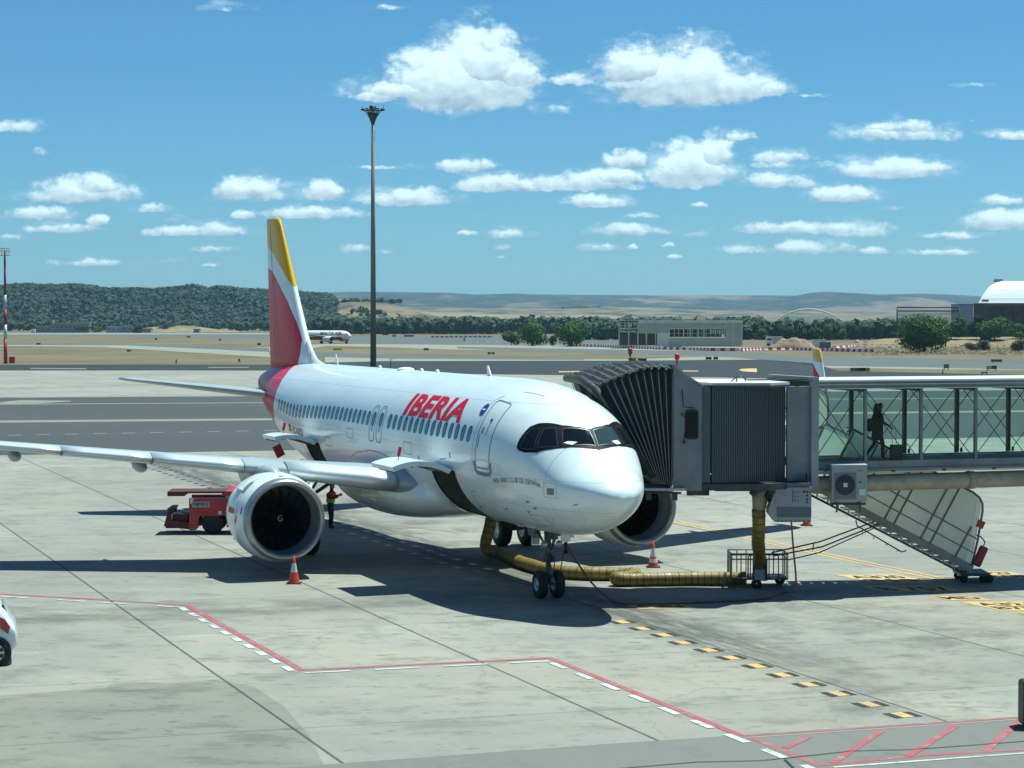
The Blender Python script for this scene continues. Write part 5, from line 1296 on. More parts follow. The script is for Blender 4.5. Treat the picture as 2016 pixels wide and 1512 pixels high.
# cones
M_OR = mat('cone orange', (.75, .06, .008), .45, var=.1, vscale=5); M_CW = mat('cone white sleeve', (.55, .58, .6), .4)
def cone(loc, label):
    c = thing('traffic_cone', label, 'traffic cone', loc, 0, 'traffic cones on the stand')
    m = MB(); m.box((0, 0, .02), (.42, .42, .04)); m.build('cone_base', M_DARK, c, bevel=.01)
    m = MB(); m.lathe([(.04, .165), (.10, .15), (.30, .108), (.62, .05), (.80, .024), (.81, 0)], 24, (0, 0, 0)); b = m.build('cone_body', M_OR, c)
    m = MB(); m.lathe([(.34, .102), (.60, .0555)], 24, (0, 0, 0)); m.build('white_band', M_CW, b)
    return c
g = gnd(579, 1149); cone((g.x, g.y, 0), 'orange and white traffic cone in front of the engine with the red lettering')
g = gnd(1286, 1117); c2 = cone((g.x, g.y, 0), 'orange and white traffic cone in front of the engine below the black canopy')
for ch in c2.children:
    if ch.name.startswith('cone_body'):
        m = MB(); m.lathe([(.16, .139), (.28, .1135)], 24, (0, 0, 0)); m.build('white_band', M_CW, ch)
g = gnd(1588, 1035); cone((g.x, g.y, 0), 'small far traffic cone mostly hidden behind the grey electrical cabinet')

# low red baggage loader behind the left engine
M_LRED = mat('loader red paint', (.42, .02, .02), .42, coat=.2, var=.25, vscale=2.5); M_LDK = mat('loader dark red paint', (.09, .015, .013), .6, var=.3, vscale=4)
g = gnd(390, 1050); ld = thing('baggage_loader', 'low red baggage belt loader with a number plate, parked behind the near engine', 'loader vehicle', (g.x-.9, g.y+.3, 0), R(2))
arch = [(1.45+.52*math.cos(R(200-220*i/12)), .43+.50*math.sin(R(200-220*i/12))) for i in range(13)]
m = MB(); side = [(.62, .16), (.62, 1.30), (4.6, 1.30), (4.6, .25)]+[(p[0], p[1]) for p in reversed(arch)]+[(.86, .16)]
for y0, y1 in ((-.76, -.70), (.70, .76)): m.prism(side, lambda p: (p[0], y0, p[1]), lambda p: (p[0], y1, p[1]))
m.box((2.6, 0, .98), (3.9, 1.38, .62)); m.box((.66, 0, .7), (.06, 1.38, 1.1)); m.build('chassis', M_LRED, ld)
m = MB()
for x in (.95, 2.3, 3.2): m.box((x, -.765, 1.0), (.012, .012, .5))
m.box((2.75, -.765, .62), (1.6, .012, .02)); m.box((2.75, -.765, 1.18), (1.6, .012, .02)); m.build('panel_joint', M_LDK, ld)
m = MB()
for x in (2.55, 3.6): m.box((x, -.77, .9), (.5, .015, .3))
m.build('side_vent', M_LDK, ld)
m = MB(); m.prism([(-.28, .30), (.62, .18), (.62, .42), (-.02, .52), (.02, .9), (-.12, .88)], lambda p: (p[0], -.75, p[1]), lambda p: (p[0], -.68, p[1])); m.prism([(-.28, .30), (.62, .18), (.62, .42), (-.02, .52), (.02, .9), (-.12, .88)], lambda p: (p[0], .68, p[1]), lambda p: (p[0], .75, p[1])); m.box((.2, 0, .3), (.85, 1.36, .16)); m.box((-.05, 0, .9), (.2, 1.5, .07)); m.box((.3, 0, .55), (.5, 1.2, .3)); m.build('driver_step', M_LDK, ld)
m = MB(); m.tube([(.02, -.77, .55), (.02, -.77, .72), (.1, -.77, .78), (.35, -.77, .78), (.42, -.77, .72)], .025, 6); m.build('grab_handle', M_STEEL, ld)
m = MB(); m.box((1.0, 0, 1.50), (2.3, 1.35, .07)); m.box((.15, 0, 1.45), (.6, 1.45, .16)); m.box((1.3, -.55, 1.36), (1.2, .12, .1)); m.build('belt_deck', M_LDK, ld)
m = MB(); m.prism([(1.75, 1.44), (4.5, 1.44), (4.5, 1.60), (1.95, 1.60)], lambda p: (p[0], -.78, p[1]-.06), lambda p: (p[0], .78, p[1]+.06)); m.build('engine_hood', M_LRED, ld)
for x in (1.45, 4.0):
    for y in (-.62, .62): m = MB(); m.lathe([(-.10, 0), (-.11, .2), (-.13, .33), (-.09, .40), (.09, .40), (.13, .33), (.11, .2), (.10, 0)], 24, (x, y*.9, .41), 'Y'); m.build('tyre', M_DARK, ld)
pl = MB(); pl.box((1.05, -.76, 1.08), (.62, .02, .21)); pl = pl.build('number_plate', M_BOX, ld)
lettering('1007812', lambda u, v: Vector((.78+.54*u, -.775, 1.03+.11*v)), M_BLK, pl, bold=.02)
m = MB(); m.box((1.72, -.76, .78), (.12, .02, .12)); m.box((.72, -.76, 1.2), (.12, .02, .2)); m.build('reflector', M_CW, ld)

# ---- people
def skin_body(name, chain, edges, mt, parent, sub=2):
    """chain: {id: (x, y, z, r)}; edges between ids; grown into one smooth surface"""
    ids = list(chain); me = bpy.data.meshes.new(name)
    me.from_pydata([chain[i][:3] for i in ids], [(ids.index(a), ids.index(b)) for a, b in edges], [])
    o = bpy.data.objects.new(name, me); sc.collection.objects.link(o); o.parent = parent
    sk = o.modifiers.new('skin', 'SKIN'); sk.use_smooth_shade = True
    for i, k in enumerate(ids):
        r = chain[k][3]; me.skin_vertices[0].data[i].radius = (r, r) if not isinstance(r, tuple) else r
    me.skin_vertices[0].data[0].use_root = True
    s_ = o.modifiers.new('subdivision', 'SUBSURF'); s_.levels = s_.render_levels = sub
    me.materials.append(mt); return o
M_SKIN = mat('skin', (.30, .16, .10), .6); M_HAIR = mat('dark hair', (.010, .008, .007), .6); M_CLB = mat('black clothes', (.010, .011, .013), .9); M_CLD = mat('dark navy work trousers', (.012, .015, .022), .9)
M_HIV = mat('yellow safety vest', (.42, .5, .05), .7); M_CLR = mat('red work jacket', (.32, .02, .02), .8)
def hand(parent, wrist, d, mt, L=.17):
    """palm, four unequal curled fingers and a side thumb"""
    w0 = Vector(wrist); d = Vector(d).normalized(); sdv = d.cross(Vector((0, 1, 0))); sdv = sdv.normalized() if sdv.length > .1 else Vector((1, 0, 0)); nn = d.cross(sdv)
    ch = {'w': (*w0, .022), 'p': (*(w0+d*.07), (.036, .018))}; ed = [('w', 'p')]
    for i, l in enumerate((.065, .075, .07, .055)):
        b = w0+d*.085+sdv*(.027-.018*i); k = b+d*l*.5; t = k+(d*.6+nn*.8).normalized()*l*.5
        ch[f'a{i}'] = (*b, .0095); ch[f'b{i}'] = (*k, .0085); ch[f'c{i}'] = (*t, .007); ed += [('p', f'a{i}'), (f'a{i}', f'b{i}'), (f'b{i}', f'c{i}')]
    b = w0+d*.03+sdv*.035; t = b+(d*.7+sdv*.5+nn*.3).normalized()*.055; ch['t0'] = (*b, .011); ch['t1'] = (*t, .008); ed += [('w', 't0'), ('t0', 't1')]
    return skin_body('hand', ch, ed, mt, parent, 1)
def face(parent, c, fwd, r, sidev):
    m = MB(); c = Vector(c); fwd = Vector(fwd); sidev = Vector(sidev)
    m.prism([(-.012, -.02), (.012, -.02), (0, .02)], lambda p: c+fwd*r*1.16+sidev*p[0]+Vector((0,0,p[1]-.005)), lambda p: c+fwd*r*.9+sidev*p[0]+Vector((0,0,p[1]-.005)))
    m.build('nose', M_SKIN, parent)
    m = MB()
    for s_ in (-1, 1): m.lathe([(-.008, 0), (-.006, .01), (.006, .01), (.008, 0)], 8, c+fwd*r*.93+sidev*s_*.032+Vector((0,0,.018)), 'Z')
    m.box(c+fwd*r*.95+Vector((0,0,-.05)), (.02, .04, .008)); m.build('eyes_and_mouth', M_HAIR, parent)
    m = MB()
    for s_ in (-1, 1): m.lathe([(-.03, 0), (-.02, .012), (.02, .016), (.03, 0)], 8, c+sidev*s_*r*.92, 'Z')
    m.build('ears', M_SKIN, parent)
# walking passenger with a carry bag, inside the glazed bridge
pu = (bx.x*0+11.02-BO.x)/bx.x
pp = Vector((10.40, 58.7, 3.665))
ps = thing('person', 'person with long dark hair and black clothes walking through the glass bridge, pulling a bag', 'person', pp, BA)
P1 = {'pelvis': (0, 0, .86, (.135, .12)), 'waist': (.0, 0, 1.0, (.12, .10)), 'chest': (.02, 0, 1.22, (.165, .12)), 'neck': (.03, 0, 1.40, .055), 'headb': (.05, 0, 1.48, .075), 'head': (.055, 0, 1.57, .09), 'crown': (.05, 0, 1.63, .07),
 'shR': (.01, -.17, 1.33, .06), 'elR': (.05, -.22, 1.09, .045), 'wrR': (.26, -.2, .98, .028), 'shL': (.01, .17, 1.33, .06), 'elL': (-.08, .24, 1.08, .045), 'wrL': (.08, .22, .88, .028),
 'hpR': (0, -.09, .80, .09), 'knR': (.12, -.09, .46, .06), 'anR': (.10, -.09, .09, .04), 'toR': (.24, -.09, .04, .035), 'hpL': (0, .09, .80, .09), 'knL': (-.06, .09, .46, .06), 'anL': (-.34, .09, .14, .04), 'toL': (-.28, .09, .04, .035)}
E1 = [('pelvis','waist'),('waist','chest'),('chest','neck'),('neck','headb'),('headb','head'),('head','crown'),('chest','shR'),('shR','elR'),('elR','wrR'),('chest','shL'),('shL','elL'),('elL','wrL'),('pelvis','hpR'),('hpR','knR'),('knR','anR'),('anR','toR'),('pelvis','hpL'),('hpL','knL'),('knL','anL'),('anL','toL')]
skin_body('body', P1, E1, M_CLB, ps)
skin_body('hair', {'a': (.02, 0, 1.62, .10), 'b': (-.03, 0, 1.5, .11), 'c': (-.06, 0, 1.36, .10), 'd': (-.07, 0, 1.22, .06)}, [('a','b'),('b','c'),('c','d')], M_HAIR, ps)
hd = MB(); hd.lathe([(-.1, .0), (-.08, .045), (-.03, .068), (.03, .07), (.08, .04), (.09, 0)], 14, (.085, 0, 1.55)); f_ = hd.build('face', M_SKIN, ps); face(f_, (.085, 0, 1.55), (1, 0, 0), .07, (0, 1, 0))
hand(ps, (.26, -.2, .98), (.6, 0, -.5), M_SKIN); hand(ps, (.08, .22, .88), (.2, 0, -1), M_SKIN)
skin_body('coat', {'a': (.0, 0, 1.34, (.19, .12)), 'b': (0, 0, 1.05, (.16, .13)), 'c': (-.01, 0, .75, (.18, .16)), 'd': (-.03, 0, .55, (.19, .17))}, [('a','b'),('b','c'),('c','d')], M_CLB, ps)
skin_body('shoulder_bag', {'a': (-.2, .1, 1.2, .1), 'b': (-.22, .1, .95, .13), 'c': (-.2, .1, .8, .1)}, [('a','b'),('b','c')], M_CLB, ps)
sb = thing('suitcase', 'small brown square suitcase with a pull handle beside the walking person in the glass bridge', 'suitcase', pp+bx*.47+by*-.22, BA)
m = MB(); m.box((0, 0, .24), (.33, .2, .42)); m.build('case_body', mat('brown suitcase', (.07, .055, .05), .7), sb, bevel=.02)
m = MB(); m.tube([(-.12, 0, .44), (-.16, 0, .93), (-.02, 0, .95), (0., 0, .44)], .010, 6); m.build('pull_handle', M_STEEL, sb)
for x in (-.12, .12): m = MB(); m.lathe([(-.1, .01), (-.1, .03), (.1, .03), (.1, .01)], 10, (x, 0, .03), 'Y'); m.build('caster', M_DARK, sb)
# ground worker by the main gear
g = gnd(651, 1041); gw = thing('person', 'ground worker in red jacket and yellow safety vest standing behind the near engine', 'person', (g.x, g.y, 0), R(-20))
P2 = dict(P1); P2.update({'knR': (.04, -.1, .46, .062), 'anR': (0, -.12, .09, .045), 'toR': (.14, -.13, .04, .04), 'knL': (.02, .1, .46, .062), 'anL': (-.04, .13, .09, .045), 'toL': (.1, .15, .04, .04), 'elR': (.2, -.22, 1.16, .05), 'wrR': (.42, -.15, 1.28, .03), 'elL': (.05, .26, 1.1, .05), 'wrL': (.22, .24, 1.2, .03)})
skin_body('body', P2, E1, M_CLD, gw)
skin_body('jacket', {'b': (.01, 0, 1.0, (.17, .14)), 'a': (.01, 0, 1.32, (.2, .13)), 'r': (.01, -.19, 1.33, .075), 're': (.2, -.225, 1.165, .062), 'rw': (.40, -.155, 1.27, .045), 'l': (.01, .19, 1.33, .075), 'le': (.05, .265, 1.1, .062), 'lw': (.21, .24, 1.19, .045)}, [('b','a'),('a','r'),('r','re'),('re','rw'),('a','l'),('l','le'),('le','lw')], M_CLR, gw)
skin_body('safety_vest', {'c': (.0, 0, .92, (.19, .16)), 'b': (.0, 0, 1.05, (.185, .155)), 'a': (.0, 0, 1.16, (.185, .15))}, [('c','b'),('b','a')], M_HIV, gw)
hd = MB(); hd.lathe([(-.1, .0), (-.08, .05), (-.03, .075), (.03, .078), (.07, .06), (.1, 0)], 14, (.075, 0, 1.56)); f_ = hd.build('face', M_SKIN, gw); face(f_, (.075, 0, 1.56), (1, 0, 0), .075, (0, 1, 0))
skin_body('hair', {'a': (.03, 0, 1.64, .085), 'b': (.0, 0, 1.56, .09)}, [('a','b')], M_HAIR, gw)
hand(gw, (.42, -.15, 1.28), (1, 0, .2), M_SKIN); hand(gw, (.22, .24, 1.2), (1, 0, .3), M_SKIN)

# ---- white hatchback at the left edge
M_CARW = mat('car white paint', (.68, .72, .73), .25, coat=1.); M_CARG = mat('car window glass', (.02, .03, .035), .05, coat=1.); M_TAIL = mat('red tail light', (.35, .008, .02), .15, coat=1.)
g = gnd(8, 1303); CR = Vector((g.x-.02, g.y+.3, 0))
car = thing('hatchback_car', 'white hatchback car at the left edge of the stand, only its rear corner in view', 'car', (-14.56, 45.57, 0), R(14))
# profile (x forward is -X here: the tail faces right)
prof = [(-.62, .35, .62), (-.62, .62, .80), (-.58, .95, .86), (-.50, 1.05, .80), (-.2, 1.5, .62)]
hull = []
XS = [(3.52, .40, .70, .72, .62), (3.47, .33, .92, .82, .70), (3.36, .27, 1.04, .84, .72), (3.2, .24, 1.34, .85, .66), (2.9, .22, 1.46, .86, .62), (2.2, .2, 1.52, .86, .60), (1.5, .2, 1.50, .86, .60), (.9, .2, 1.34, .86, .62), (.45, .22, 1.05, .85, .70), (0, .25, .95, .84, .72), (-.5, .3, .85, .80, .70), (-.68, .38, .66, .68, .62)]
rings = []
for (x, zb, zt, wl, wu) in XS:
    zm = min(.82, zt-.1); r_ = []
    for (y, z) in ((-.6*wl/.86, zb), (-wl*.97, zb+.06), (-wl, zb+.3), (-wl*.99, zm), (-wu-.03, zt-.12), (-wu*.8, zt-.02), (0, zt), (wu*.8, zt-.02), (wu+.03, zt-.12), (wl*.99, zm), (wl, zb+.3), (wl*.97, zb+.06), (.6*wl/.86, zb)): r_.append((x, y, z))
    rings.append(r_)
m = MB(); m.loft(rings); bd = m.build('body', M_CARW, car); s_ = bd.modifiers.new('subdivision', 'SUBSURF'); s_.levels = s_.render_levels = 2
for yy in (-1, 1):
    m = MB(); m.prism([(2.9, .9), (2.2, .9), (2.2, 1.33), (2.85, 1.3)], lambda p: (p[0], yy*.80, p[1]), lambda p: (p[0], yy*(.83 if p[1] < 1 else .745), p[1])); m.build('side_window', M_CARG, car)
    m = MB(); m.prism([(2.1, .9), (.95, .9), (1.3, 1.3), (2.1, 1.34)], lambda p: (p[0], yy*.80, p[1]), lambda p: (p[0], yy*(.83 if p[1] < 1 else .745), p[1])); m.build('side_window', M_CARG, car)
    m = MB(); m.prism([(3.14, .84), (3.31, .70), (3.36, .86), (3.24, 1.04), (3.12, 1.10)], lambda p: (p[0], yy*.78, p[1]), lambda p: (p[0]-.01, yy*.86, p[1])); m.build('tail_light', M_TAIL, car, bevel=.02)
    for x in (.15, 3.02):
        m = MB(); m.lathe([(-.02, .36), (.03, .36)], 28, (x, yy*.855, .31), 'Y'); m.lathe([(-.01, 0), (-.01, .355)], 28, (x, yy*.862, .31), 'Y'); m.build('wheel_arch', M_BLK, car)
        m = MB(); m.lathe([(-.1, .2), (-.1, .28), (-.06, .305), (.06, .305), (.1, .28), (.1, .2)], 28, (x, yy*.80, .305), 'Y'); t = m.build('tyre', M_DARK, car)
        m = MB(); m.lathe([(yy*.06, .2), (yy*.095, .205), (yy*.1, .19), (yy*.04, .185)], 28, (x, yy*.80, .305), 'Y')
        for k in range(7):
            q = 2*PI*k/7; m.beam((x, yy*.88, .305), (x+.19*math.cos(q), yy*.885, .305+.19*math.sin(q)), .055, .03, up=(0, 1, 0))
        m.build('wheel_rim', M_HUB, t)
m = MB(); m.prism([(3.40, .0), (3.24, .3)], lambda p: (0,0,0), lambda p: (0,0,0)) if False else m.box((3.26, 0, 1.16), (.03, 1.0, .34), mat=Matrix.Rotation(R(-24), 3, 'Y')); m.build('rear_window', M_CARG, car)
# dark block standing in for a vehicle's edge and its shadow, right edge
g = gnd(2012, 1436); ep = thing('dark_vehicle_block', 'dark rounded block standing in for a vehicle edge and its shadow at the right edge', 'cabinet', (g.x+.62, g.y+.2, 0))
m = MB(); m.box((0, 0, .47), (1.2, .5, .84)); m.build('block_body', M_BLK, ep, bevel=.06); m = MB(); m.box((0, -.26, .5), (1.0, .02, .6)); m.build('block_panel', M_DSTEEL, ep)
m = MB(); m.box((0, 0, .03), (1.0, .4, .06)); m.build('plinth', M_STEEL, ep)
# ------------------------------------------------------------------ far field
M_MAST = mat('mast painted steel', (.26, .235, .19), .5, metal=.2, var=.1, vscale=.6)
M_MRED = mat('mast red paint', (.42, .04, .03), .5); M_MWH = mat('mast white paint', (.62, .64, .66), .5)
# tall floodlight mast
g = gnd(735, 722); D = g.y; zt = at(735, 209, D).z
fm = thing('floodlight_mast', 'very tall grey floodlight mast rising behind the airliner with a ring of lamps on top', 'floodlight mast', (g.x, g.y, g.z))
h = zt-g.z; m = MB(); m.tube([(0, 0, 0), (0, 0, h*.5), (0, 0, h-.8)], [.53, .40, .23], 20); m.build('mast_pole', M_MAST, fm)
m = MB(); m.lathe([(h-3.2, .25), (h-1.2, .95), (h-1.05, .95), (h-2.9, .24)], 18); 
for k in range(10):
    q = 2*PI*k/10; m.beam((0, 0, h-2.9), (1.4*math.cos(q), 1.4*math.sin(q), h-.9), .07, .07); m.beam((0, 0, h-.75), (2.0*math.cos(q), 2.0*math.sin(q), h-.75), .06, .06)
m.lathe([(h-.82, 1.4), (h-.82, 1.5), (h-.72, 1.5), (h-.72, 1.4), (h-.82, 1.4)], 24); m.lathe([(h-.7, .6), (h+.1, .6), (h+.1, 0)], 12); m.build('head_frame', M_DSTEEL, fm)
for k in range(12):
    q = 2*PI*k/12; m = MB(); m.box((1.9*math.cos(q), 1.9*math.sin(q), h-.62), (.36, .42, .2), q); m.build('floodlight', M_DSTEEL, fm)
m = MB(); m.tube([(-1.8, 0, h-.7), (-1.8, 0, h+.1)], .04, 6); m.tube([(1.9, 0, h-.7), (1.9, 0, h+.3)], .04, 6); m.build('lightning_rods', M_DSTEEL, fm)
# red and white mast at the left edge
g = gnd(11, 716); zt = at(11, 490, g.y).z; h = zt-g.z
rm = thing('striped_mast', 'red and white striped mast with a lamp platform at the left edge', 'mast', (g.x, g.y, g.z))
ed = [0, .215, .34, .47, .60, .90]
cols = [M_MRED, M_MWH, M_MRED, M_MWH, M_MRED, M_MRED]
for i, a in enumerate(ed):
    b = ed[i+1] if i < len(ed)-1 else 1.
    m = MB(); m.tube([(0, 0, h*a), (0, 0, h*b)], [.36-.2*a, .36-.2*b], 14); m.build('mast_section', cols[i], rm)
m = MB()
for z in (h-1.2, h-.4, h+.1): m.tube([(-.9, -.5, z), (.9, -.5, z), (.9, .5, z), (-.9, .5, z), (-.9, -.5, z)], .05, 6)
for x in (-.9, -.45, 0, .45, .9): m.tube([(x, -.5, h-1.2), (x, -.5, h+.1)], .04, 6)
m.box((0, 0, h-1.2), (1.8, 1, .08)); m.build('lamp_platform', M_MAST, rm)
m = MB(); m.box((1.25, 0, .7), (1.0, .8, 1.2)); m.box((-.05, -.3, 2.2), (.3, .3, .4)); m.build('base_cabinet', M_MRED, rm)

# taxiing airliner far away
g = gnd(662, 676.5); D = g.y; k_ = D/F_PX
M_AW = mat('far airliner white', (.80, .80, .80), .35, coat=.3); M_AR = mat('far airliner red', (.42, .015, .03), .4)
ta = thing('taxiing_airliner', 'small distant white airliner with red letters taxiing on the runway', 'airliner', (g.x, g.y, g.z), R(-36))
sc_ = D/830.
def TA(x, y, z): return Vector((x*sc_, y*sc_, z*sc_))     # x forward (right in the photo); nose at +7.6
m = MB(); rings = []
for (x, r, z) in ((7.7, .05, 2.9), (7.4, .6, 2.95), (6.6, 1.2, 3.1), (5.5, 1.65, 3.25), (4., 1.85, 3.35), (2, 1.9, 3.35), (-18, 1.9, 3.35), (-24, 1.5, 3.7), (-29, .7, 4.2), (-31, .2, 4.5)):
    rings.append([TA(x, r*math.cos(q*PI/12), z+r*math.sin(q*PI/12)) for q in range(24)])
m.loft(rings); m.build('fuselage', M_AW, ta)
m = MB(); rings = []
for (x, r, z) in ((6.0, .5, 2.6), (4, 1.93, 3.33), (-18, 1.93, 3.33), (-24, 1.5, 3.7)): rings.append([TA(x, r*math.cos(q), z+r*math.sin(q)) for q in [R(200)+R(140)*i/8 for i in range(9)]])
m.loft(rings, closed=False, caps=False); m.build('belly_stripe', M_AR, ta)
for s_ in (1, -1):
    m = MB(); m.loft([[TA(*p) for p in ((-1, s_*-1.5, 2.5), (-7, s_*-1.5, 2.5), (-7, s_*-1.5, 3.0), (-2, s_*-1.5, 3.1))], [TA(*p) for p in ((-9, s_*-17, 4.1), (-10.6, s_*-17, 4.1), (-10.6, s_*-17, 4.2), (-9, s_*-17, 4.2))]]); m.build('wing', M_BARREL, ta)
    m = MB(); m.lathe([(x*sc_, r*sc_) for x, r in ((.6, 1.0), (.4, 1.15), (-1.5, 1.2), (-3.6, .75), (-3.6, .0))]+[], 20, TA(1.0, s_*-4.9, 1.85), 'X'); e_ = m.build('engine', M_AW, ta)
    m = MB(); m.lathe([(.55*sc_, 1.0*sc_), (.3*sc_, .95*sc_), (.0, 0)], 20, TA(1.0, s_*-4.9, 1.85), 'X'); m.build('engine_inlet', M_FAN, e_)
    for x in (-5.4, ):
        m = MB(); m.tube([TA(x, s_*-2.8, .5), TA(x, s_*-2.8, 2.4)], .2, 8); 
        for q in (-.4, .4): m.lathe([(-.15, 0), (-.15, .5), (.15, .5), (.15, 0)], 14, TA(x, s_*-2.8+q, .5), 'Y')
        m.build('main_gear', M_DARK, ta)
m = MB(); m.tube([TA(5.4, 0, .4), TA(5.4, 0, 2)], .12, 8); m.lathe([(-.3, 0), (-.3, .4), (.3, .4), (.3, 0)], 14, TA(5.4, 0, .38), 'Y'); m.build('nose_gear', M_DARK, ta)
m = MB(); m.prism([(-22, 5), (-27, 5), (-30.5, 12), (-28, 12)], lambda p: TA(p[0], -.2, p[1]), lambda p: TA(p[0], .2, p[1])); m.build('fin', M_AW, ta)
m = MB(); m.prism([(7.0, 3.5), (6.3, 3.55), (6.1, 4.1), (6.6, 4.0)], lambda p: TA(p[0], -1.35, p[1]), lambda p: TA(p[0], -.6, p[1])); m.build('cockpit_window', M_FAN, ta)
lettering('MALTA AIR', lambda u, v: TA(-6.9+11.3*u, -1.93+.28*v*v, 3.35+1.45*v), M_AR, ta, bold=.02)

# airfield signs
def sign(px_, py_, wpx, hpx, face_, label, txt=None, tcol=None, post=.25):
    g = gnd(px_, py_); k = g.y/F_PX; W_, H_ = wpx*k, hpx*k
    s = thing('airfield_sign', label, 'sign', (g.x, g.y, g.z))
    n = len(face_)
    for i, mt in enumerate(face_):
        m = MB(); m.box((-W_/2+W_*(i+.5)/n, 0, post+H_/2), (W_/n-.02, .25, H_)); m.build('sign_panel', mt, s)
    m = MB()
    for x in (-.4, .4): m.box((x*W_, 0, post/2), (.1, .1, post+.02))
    m.build('posts', M_DSTEEL, s)
    if txt: lettering(txt, lambda u, v: Vector((-W_*.42+W_*.84*u, -.15, post+H_*(.2+.6*v))), tcol, s, bold=.03)
    return s
SY = mat('sign yellow', (.62, .50, .03), .5); SB = mat('sign black', (.02, .02, .02), .5); SG = mat('sign back grey', (.16, .16, .15), .6); SR = mat('sign red', (.4, .06, .04), .5)
sign(1693, 734, 39, 7, [SY, SB if False else SG, SB, SY], 'yellow, grey and black airfield sign right of the red and yellow wing tip', 'L 5 L', SB)
sign(1952, 730, 20, 7, [SY, SB], 'yellow and black airfield sign on the dry strip near the right edge', 'L L', SG)
sign(1863, 728, 10, 8, [SG], 'grey back of a small square airfield sign beyond the glass bridge')
sign(1962, 715, 22, 5, [SG], 'grey long airfield sign across the taxiway near the right edge', 'L 3 L', SB)
sign(1395, 710, 12, 5, [SB], 'left one of two black airfield signs side by side beyond the bridge roof', 'E', SG); sign(1409, 710, 9, 5, [SB], 'right one of two black airfield signs side by side beyond the bridge roof', 'E', SG)
sign(1245, 713, 16, 6, [SG, SY], 'grey and yellow airfield sign just above the black canopy', 'L', SB); sign(1264, 713, 18, 5, [SG], 'pale lettered airfield sign just above the black canopy', 'L5 L5', SB)
for i, (x, y, w_, h_, mt, lb) in enumerate(((255, 693, 10, 4, [SB, SY], 'black and yellow airfield sign on the brown grass at the left'), (76, 679, 8, 3, [SB], 'small black airfield sign on the far taxiway edge near the striped mast'),
    (371, 665, 8, 3, [SR], 'small red airfield sign by the far runway at the left'), (665, 690, 18, 4, [SY], 'dull yellow airfield sign right of the tail fin'), (839, 690, 10, 4, [SB], 'small black airfield sign right of the tall floodlight mast'),
    (759, 660, 11, 3, [SB], 'black airfield marker just right of the floodlight mast, by the runway'), (776, 663, 8, 3, [SB], 'black airfield marker second from the floodlight mast'), (805, 663, 20, 3, [SB], 'long low black airfield marker by the runway'), (967, 698, 14, 4, [SB, SY, SB], 'wide low airfield sign on the dry grass before the round trees'), (510, 680, 7, 4, [SB], 'small black airfield sign just left of the tail fin'),
    (433, 671, 5, 3, [SB], 'tiny black airfield marker on the left taxiway'), (307, 670, 4, 4, [SR], 'tiny red airfield marker on the left grass'))):
    sign(x, y, w_, h_, mt, lb, None, None, .1)
sign(1938, 738, 12, 2.2, [SB], 'low black marker board on the dry strip at the right'); sign(1856, 736, 1.6, 7, [SY], 'thin yellow marker post beyond the glass bridge')
sign(914, 672, 2.5, 6, [SB], 'short dark post by the runway bend'); sign(347, 716, 22/9, 6, [SG], 'short grey post at the edge of the brown grass'); sign(471, 714, 4, 5, [mat('rusty brown', (.22, .1, .04), .8)], 'rusty marker box near the tail on the brown grass')

# red and white water-filled barriers
M_BR = mat('barrier red plastic', (.55, .02, .025), .5); M_BW = mat('barrier white plastic', (.82, .83, .82), .5)
BP = [(1120,682),(1180,683.5),(1240,686),(1300,688.5),(1360,689.5),(1400,691),(1460,691.5),(1500,690),(1560,689.5),(1640,692),(1722,694)]
pb = {}
def barrier_proto(mt, L):
    m = MB(); m.prism([(-.22, 0), (-.22, .16), (-.09, .38), (-.07, .72), (.07, .72), (.09, .38), (.22, .16), (.22, 0)], lambda p: (-L/2, p[0], p[1]), lambda p: (L/2, p[0], p[1]))
    return m
def barriers(path, L, labels, group, hs=1.):
    P = [gnd(*p) for p in path]; d = [0]
    for a, b in zip(P, P[1:]): d.append(d[-1]+(b-a).length)
    me = [None, None]; i = 0; t = L/2
    while t < d[-1]:
        j = 0
        while d[j+1] < t: j += 1
        a, b = P[j], P[j+1]; q = a.lerp(b, (t-d[j])/(d[j+1]-d[j])); c = i % 2
        if me[c] is None:
            o = barrier_proto((M_BR, M_BW)[c], L*.94).build('road_barrier', (M_BR, M_BW)[c]); me[c] = o.data
            tag(o, labels[c], 'barrier', group)
        else:
            o = bpy.data.objects.new('road_barrier', me[c]); sc.collection.objects.link(o); tag(o, labels[c], 'barrier', group)
        o.location = (q.x, q.y, gz(q.y)); o.rotation_euler = (0, 0, math.atan2(b.y-a.y, b.x-a.x)); o.scale = (1, 1, hs); i += 1; t += L
barriers(BP, 1.55, ['red plastic barrier in the long row before the building site', 'white plastic barrier in the long row before the building site'], 'barriers in the long row before the building site', 1.25)
barriers([(849,664.5),(972,664.5)], 1.35, ['red barrier in the short far row by the runway', 'white barrier in the short far row by the runway'], 'barriers in the short far row by the runway', 1.3)
barriers([(1640,686),(1668,684),(1690,681),(1694,677),(1684,673.5),(1690,671)], 6.5, ['red barrier in the curved row beside the site road', 'white barrier in the curved row beside the site road'], 'barriers in the curved row beside the site road', 1.)
band('site_road', [(1655,684),(1690,671.5),(1765,671)], [(1655,692),(1740,693),(1765,680)], M_ASPHF, 1) if False else lay('site_road', [[gnd(1640,692), gnd(1738,692.5), gnd(1768,678), gnd(1775,671), gnd(1700,669.5), gnd(1696,676), gnd(1680,684)]], M_ASPHF, 2)

